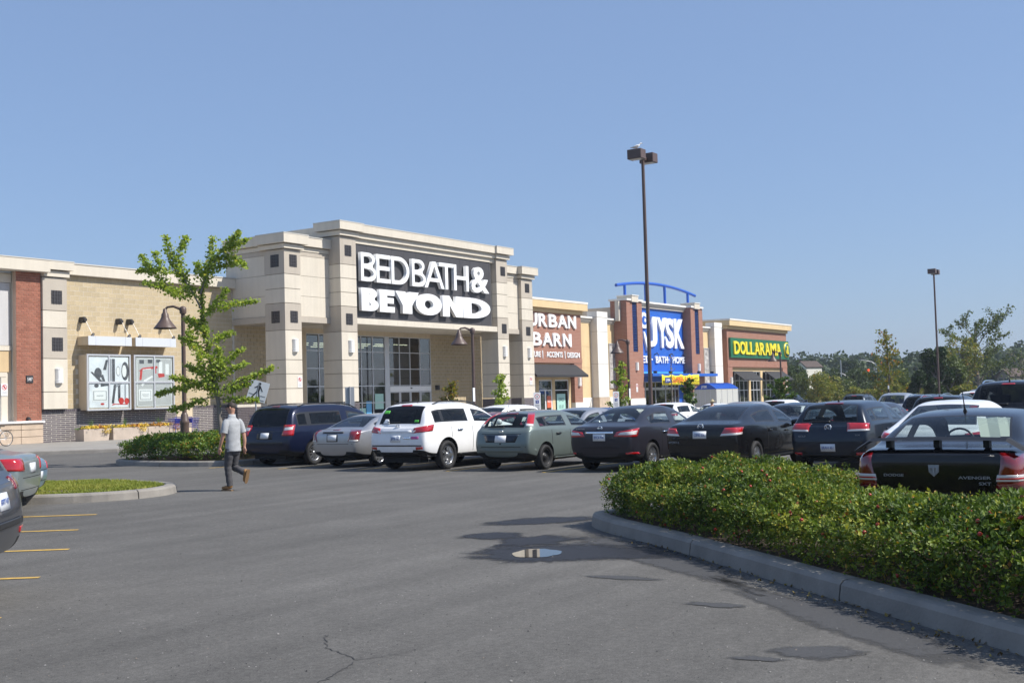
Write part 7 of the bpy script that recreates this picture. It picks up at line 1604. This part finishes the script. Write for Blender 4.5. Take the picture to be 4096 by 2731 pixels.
ML=[([(652,1636),(648,1512),(628,1250),(604,1100),(575,950),(548,790),(522,640),(516,480),(548,370)],.085,.36),
 ([(516,500),(585,340),(680,210),(815,85)],.03,.15),([(548,370),(600,250),(610,100)],.02,.1),([(650,250),(760,250),(855,325)],.015,.1),([(690,200),(780,160),(870,140)],.015,.1),([(600,330),(680,300),(760,290)],.015,.1),([(548,400),(500,300),(480,260)],.015,.1),
 ([(522,600),(440,450),(330,300),(258,75)],.03,.15),([(430,440),(360,230),(408,80)],.018,.2),([(440,480),(300,450),(145,400)],.02,.1),([(310,440),(180,320),(85,318)],.015,.1),([(200,350),(125,215)],.012,.1),([(350,330),(260,330),(240,200)],.014,.1),([(430,520),(380,500),(320,470)],.014,.1),
 ([(530,660),(640,560),(715,470)],.02,.15),([(600,600),(750,555),(875,540)],.018,.1),([(548,780),(450,690),(390,640)],.02,.1),([(560,850),(650,780),(715,750)],.018,.15),([(562,880),(400,800),(358,775)],.018,.2),([(575,940),(480,860),(450,740)],.018,.1),([(560,760),(520,700),(480,660)],.014,.1),
 ([(590,1040),(690,950),(790,870)],.022,.15),([(600,1100),(480,1010),(400,970)],.022,.15),([(608,1140),(430,1110),(300,1140),(185,1165)],.022,.25),([(614,1200),(480,1220),(340,1265),(270,1275)],.02,.25),([(610,1130),(440,1080),(330,1050)],.02,.15),([(616,1180),(790,1090),(900,1050),(1005,1000)],.022,.2),([(625,1220),(760,1215),(890,1222)],.018,.2),([(602,1085),(720,1010),(820,975)],.02,.15),([(600,1060),(650,950),(655,850)],.02,.15),([(614,1170),(720,1150),(850,1110)],.02,.15),([(600,1080),(540,980),(520,900)],.02,.1),([(612,1180),(560,1120),(520,1060)],.018,.1)]
x,y=by(882,35.5); s_=.587*35.5/4700
limb_tree('young_maple','young maple with bright leaves on the shrub island in front of the block wall',(x,y,.10),z2limbs(ML,652,1636,s_,4,.55),M_MAPLE,.092,285,.10,seed=3,tint=(.25,.85))
def sapling(px,D,h,wd,m,label,seed,bark=None,leaf=.11,per=170,z0=None,lf=.1,name='small_tree',nl=11,spread=.12,group=None,low=.28,tint=(.2,.9)):
    rr=random.Random(seed); x,y=by(px,D); z=gz(x,y)+.1 if z0 is None else z0
    L=[([(0,0,0),(rr.uniform(-.04,.04)*h,rr.uniform(-.04,.04)*h,h*.5),(rr.uniform(-.05,.05)*h,0,h)],.022*h**.8,.35)]
    for k in range(nl):
        t=low+(.93-low)*k/(nl-1); a=k*2.4+rr.uniform(-.4,.4); l=wd*.5*(1-.65*max(0,(t-.35))/.65)*rr.uniform(.7,1.15); b=(rr.uniform(-.02,.02)*h,0,h*t)
        L.append(([b,(b[0]+l*.5*math.cos(a),b[1]+l*.5*math.sin(a),b[2]+l*.25),(b[0]+l*math.cos(a),b[1]+l*math.sin(a),b[2]+l*rr.uniform(.35,.8))],.008*h**.7,lf))
    return limb_tree(name,label,(x,y,z),L,m,leaf,per,spread,group,seed=seed,bark=bark,tint=tint)
sapling(1793,50,2.62,1.35,M_AUT,'small tree with orange-tipped leaves left of the lamp before the big store',11)
sapling(1997,53,3.1,1.2,M_MAPLE,'small green tree in front of the right entrance piers of the big store',12,tint=(.1,.9))
sapling(2478,60,3.75,1.25,M_MAPLE,'slim green tree before the link wall and the left brick pier',13,tint=(.1,.8))
sapling(2749,76,2.9,1.25,M_SHRUB,'compact dark green tree under the sale banner',14,leaf=.14,per=260,tint=(0,.5))
sapling(3115,84,2.9,2.6,M_SHRUB,'dark bushy tree before the right end of the green sign shop',15,leaf=.14,tint=(0,.5))
sapling(2682,70,4.4,1.3,M_AUT,'nearly bare sapling in front of the blue store doors',16,per=6)
# trees and shrubs beyond the lot
TG='trees and shrubs beyond the lot'
def bushy(px,D,ytop,wpx,m,label,seed,n=2600,leaf=.3,name='broadleaf_tree',low=.0,tint=(.2,.9),cat='tree',hor=None,asp=1,trunk=True,ragged=.35):
    r=np.random.default_rng(seed); x,y=by(px,D); yh=1585.6-.0282*(px-2048)+7; h=1.72+(yh-ytop)/4700*D+.6; w=wpx/4700*D
    rt_=empty(name,(x,y,-.6),label,cat,TG); nl=int(9+w*1.2); cs=[]
    # lobes on a rough dome, each a cloud of leaves thicker on its outside
    for k in range(nl):
        t=r.random()**.8; zc=h*(low+.12+(.80-low)*t); prof=math.sqrt(max(.05,1-((zc/h-.45)/.62)**2)); a=r.random()*6.28; rad=w*.5*prof*r.uniform(.25,.78)
        c=np.array([rad*math.cos(a),rad*math.sin(a),zc]); R=np.array([w*.19,w*.19,min(h*.17,w*.2)])*r.uniform(.75,1.35)
        cnt=n//nl; d=r.normal(0,1,(cnt,3)); d/=np.linalg.norm(d,axis=1)[:,None]; cs.append(c+d*R*(1-ragged*r.random((cnt,1))+ragged*.6*r.random((cnt,1))**3))
    C=np.concatenate(cs); C=C[C[:,2]>.1]; global rng; old=rng; rng=np.random.default_rng(seed+2)
    t=np.clip((tint[0]+tint[1])/2+r.normal(0,.2,len(C))+.25*(vnoise(C[:,:2]+C[:,2:3]*.7,1/(w*.2+.1),seed)-.5),0,1)
    me=leafmesh('crown',C,leaf,m,up=.4,tint=t,asp=.8); rng=old; o=mkobj('crown',me,rt_)
    if trunk:
        q=MB(); q.tube([(0,0,0),(.02*h,0,h*.4),(0,.02*h,h*.8)],[.028*h,.02*h,.006*h],7)
        for k in range(6): a=r.random()*6.28; z=h*r.uniform(.25,.6); q.tube([(0,0,z),(w*.3*math.cos(a),w*.3*math.sin(a),z+h*.25)],[.012*h,.003*h],5)
        q.build('trunk',M_TWIG,rt_,True)
    return rt_
M_FARD=leafmat('far_dark_leaf',[(0,(.035,.058,.026)),(.5,(.062,.095,.038)),(1,(.11,.145,.055))],.25,.6); M_FARM=leafmat('far_mid_leaf',[(0,(.05,.075,.026)),(.5,(.095,.13,.038)),(1,(.16,.185,.055))],.3,.6); M_FARY=leafmat('far_yellow_leaf',[(0,(.09,.12,.028)),(.5,(.18,.205,.04)),(.85,(.30,.27,.055)),(1,(.36,.22,.05))],.3,.6)
SH=[(3190,150,1500,110,M_FARM),(3262,135,1497,150,M_FARY),(3330,140,1512,120,M_FARY),(3360,150,1516,120,M_FARM),(3415,132,1552,110,M_FARY),(3470,130,1548,120,M_FARY),(3520,140,1530,110,M_FARM),(3560,128,1535,120,M_FARY),(3610,132,1500,110,M_FARM),(3640,126,1535,100,M_FARY),(3170,170,1470,120,M_FARD),(3430,160,1478,120,M_FARD),(3480,175,1492,110,M_FARD),(3350,180,1480,90,M_FARD),(3600,165,1478,130,M_FARM),(3300,190,1480,130,M_FARD),(3985,115,1535,140,M_FARY),(4060,118,1525,140,M_FARM),(3860,112,1538,130,M_FARY),(4100,125,1515,120,M_FARY)]
W1=['dense','rounded','spreading','loose','low','tangled','full','broad','squat','thick']
for k,(px,D,yt,wp,m) in enumerate(SH):
    c={M_FARM.name:'green',M_FARY.name:'yellow green',M_FARD.name:'dark green'}[m.name]
    where='behind the green sign shop corner' if px<3240 else ('left of the autumn tree beyond the lot' if px<3480 else ('around the foot of the autumn tree' if px<3660 else 'at the far right beyond the black vehicles'))
    bushy(px,D,yt,wp,m,f'{W1[k%10]} {c} {"shrub" if D<160 else "tree"} {where}',40+k,2400,.24 if D<160 else .34,'shrub' if D<160 else 'broadleaf_tree',cat='shrub' if D<160 else 'tree',trunk=D>=160)
def col_tree(*a,**k): return bushy(*a,**k)
sapling(3545,96,7.0,3.4,M_AUT,'tall autumn tree with thin orange-green crown behind the silver minivan',31,leaf=.20,per=46,z0=-.5,nl=20,spread=.24,name='autumn_tree',group=TG,tint=(.1,.85),low=.12)
M_VINE=leafmat('vine_leaf',[(0,(.018,.036,.012)),(.6,(.04,.075,.018)),(1,(.10,.15,.03))],.2,.5)
bushy(3740,112,1378,150,M_VINE,'tall dark tree smothered in vines behind the far lot light',81,7500,.26,'vine_covered_tree',tint=(.0,.75),ragged=.3)
bushy(3665,110,1488,80,M_VINE,'low dark mound of vines at the foot of the vine-covered tree',82,2600,.24,'vine_covered_tree',tint=(0,.6))
bushy(3800,120,1430,120,M_FARM,'leafy green tree between the vine-covered tree and the big loose tree',83,3000,.28,'broadleaf_tree',tint=(.1,.9))
def wispy(px,D,h,wd,label,seed,per=36,leaf=.24,m=None,nl=16):
    rr=random.Random(seed); x,y=by(px,D); L=[([(0,0,0),(.02*h,0,.35*h),(0,.02*h,.7*h),(.03*h,0,.97*h)],.02*h,.4)]
    for k in range(nl):
        t=.2+.62*k/nl; a=k*2.4+rr.uniform(-.5,.5); l=wd*.5*rr.uniform(.6,1.1); b=Vector((0,0,h*t)); e=b+Vector((l*math.cos(a),l*math.sin(a),h*rr.uniform(.12,.3))); mid=b.lerp(e,.5)+Vector((0,0,.04*h))
        L.append(([tuple(b),tuple(mid),tuple(e)],.007*h,.3))
        for j in range(3): s=mid.lerp(e,rr.random()); g=s+Vector((rr.uniform(-.14,.14)*wd,rr.uniform(-.14,.14)*wd,h*rr.uniform(.06,.16))); L.append(([tuple(s),tuple(s.lerp(g,.5)),tuple(g)],.003*h,.1))
    return limb_tree('loose_tree',label,(x,y,-.6),L,m or M_FARM,leaf,per,.3,TG,seed=seed,tint=(.2,.9))
wispy(3905,140,10.2,8.2,'large loose tree with bare twigs at its right side',91,46)
wispy(3850,130,7.2,4.5,'thin yellowish tree beside the large loose tree',92,30,m=M_FARY)
wispy(4085,125,6.4,4.2,'almost bare thin tree at the right edge',93,6)
# rising ground with a wood on it, right round the horizon
HILL=[]
def hill_z(az,d):   # az in degrees from +x, d in metres
    base=5.0+2.2*math.sin(az*.13+1)+1.3*math.sin(az*.37); k=1+.55*math.exp(-((az-1.5)/5)**2)
    return -.6+base*k*sstep((d-240)/190)
v=[];f=[]; azs=np.arange(-180,181,3.0); ds=[225,270,320,370,430,520,900]
for a in azs:
    for d in ds: v.append((d*math.cos(R_(a)),d*math.sin(R_(a)),hill_z(a,min(d,430))-(.4 if d==225 else 0)))
n=len(ds)
for i in range(len(azs)-1):
    for j in range(n-1): f.append((i*n+j,i*n+j+1,(i+1)*n+j+1,(i+1)*n+j))
q=MB(); q.add(v,f,True); setp(q.build('hill',M_FIELD,None),kind='structure')
r=np.random.default_rng(77); cs=[];tt=[];sz=[]
def wood(a0,a1,step,d0,d1,hh,nleaf):
    a=a0
    while a<a1:
        az=a+r.normal(0,step*.3); d=r.uniform(d0,d1); h=hh*r.uniform(.65,1.3); wd=h*r.uniform(.55,.9); z=hill_z(az,d); x,y=d*math.cos(R_(az)),d*math.sin(R_(az)); tone=r.uniform(.0,.8)
        k=nleaf; u=r.normal(0,1,(k,3)); u/=np.linalg.norm(u,axis=1)[:,None]; u*=(.55+.45*r.random((k,1))**.4); lob=1+.22*np.sin(u[:,0:1]*7+az)*np.cos(u[:,2:3]*6+d)
        c=np.array([x,y,z+h*.55])+u*lob*np.array([wd*.5,wd*.5,h*.5]); cs.append(c); tt.append(np.clip(tone+r.normal(0,.16,k),0,1)); a+=step
wood(-2,22,.42,255,300,6.5,420); wood(-2,22,.36,300,350,7.0,420); wood(-2,22,.33,350,400,7.5,420); wood(-2,22,.30,400,440,7.2,420)
C=np.concatenate(cs); T=np.concatenate(tt); me=leafmesh('wood',C,1.05,M_FARD,up=.4,tint=T,asp=.8); setp(mkobj('far_wood',me),kind='stuff')
cs=[];tt=[]; wood(22,358,1.1,260,300,5,60); wood(22,358,1.0,330,400,5.5,60)
C=np.concatenate(cs); T=np.concatenate(tt); me=leafmesh('wood',C,2.2,M_FARD,up=.4,tint=T,asp=.8); setp(mkobj('far_wood',me),kind='stuff')
# houses among the trees
M_HW=mat('house_white',(.72,.68,.60),.8); M_HR=mat('house_roof',(.085,.062,.052),.9)
def house(px,D,ybot,ytop,wd,label,side):
    x,y=by(px,D); zt=1.72+(1585.6-.0282*(px-2048)+7-ytop)/4700*D; zb=zt-6; h=empty('house',(x,y,zb),label,'house')
    q=MB(); hl=wd*.62; q.box(-hl,hl,-wd/2,wd/2,0,4.8); q.add([(-hl-.002,-wd/2,4.8),(-hl-.002,wd/2,4.8),(-hl-.002,0 if side else wd/2,5.9)],[(0,1,2)]); wl=q.build('wall',M_HW,h,True)
    q=MB(); q.add([(-hl-.25,-wd/2-.25,4.65),(-hl-.25,0,6.0),(-hl-.25,wd/2+.25,4.65),(hl+.25,-wd/2-.25,4.65),(hl+.25,0,6.0),(hl+.25,wd/2+.25,4.65)],[(0,1,4,3),(1,2,5,4)]); rf=q.build('roof',M_HR,h,True); rf.modifiers.new('s','SOLIDIFY').thickness=.2
    for yy in(-wd*.32,wd*.08): q=MB(); q.box(-hl-.05,-hl+.1,yy,yy+wd*.25,3.3,4.4); q.build('window',mat('house_window',(.05,.06,.07),.2),wl,True)
    h.rotation_euler=(0,0,R_(-28)); return h
house(3230,246,1465,1443,3.4,'pale house with brown roof among the trees on the hill',1)
hb=house(4035,190,1510,1472,2.6,'grey brown barn between the loose trees at the right',1)
for ch in hb.children:
    if ch.name.startswith('wall'): ch.data=ch.data.copy(); ch.data.materials[0]=mat('barn_wall',(.22,.19,.17),.9)

# summer haze: one closed box of thin air round the scene
q=MB(); q.box(-1000,1000,-1000,1000,-1.7,30); M_HAZE=bpy.data.materials.new('haze_air'); M_HAZE.use_nodes=True; n=M_HAZE.node_tree; n.nodes.clear(); out=n.nodes.new('ShaderNodeOutputMaterial'); pv=n.nodes.new('ShaderNodeVolumePrincipled'); pv.inputs['Color'].default_value=(.80,.88,1,1); pv.inputs['Density'].default_value=.0003; pv.inputs['Anisotropy'].default_value=.2
n.links.new(pv.outputs[0],out.inputs['Volume']); setp(q.build('haze',M_HAZE),kind='stuff')
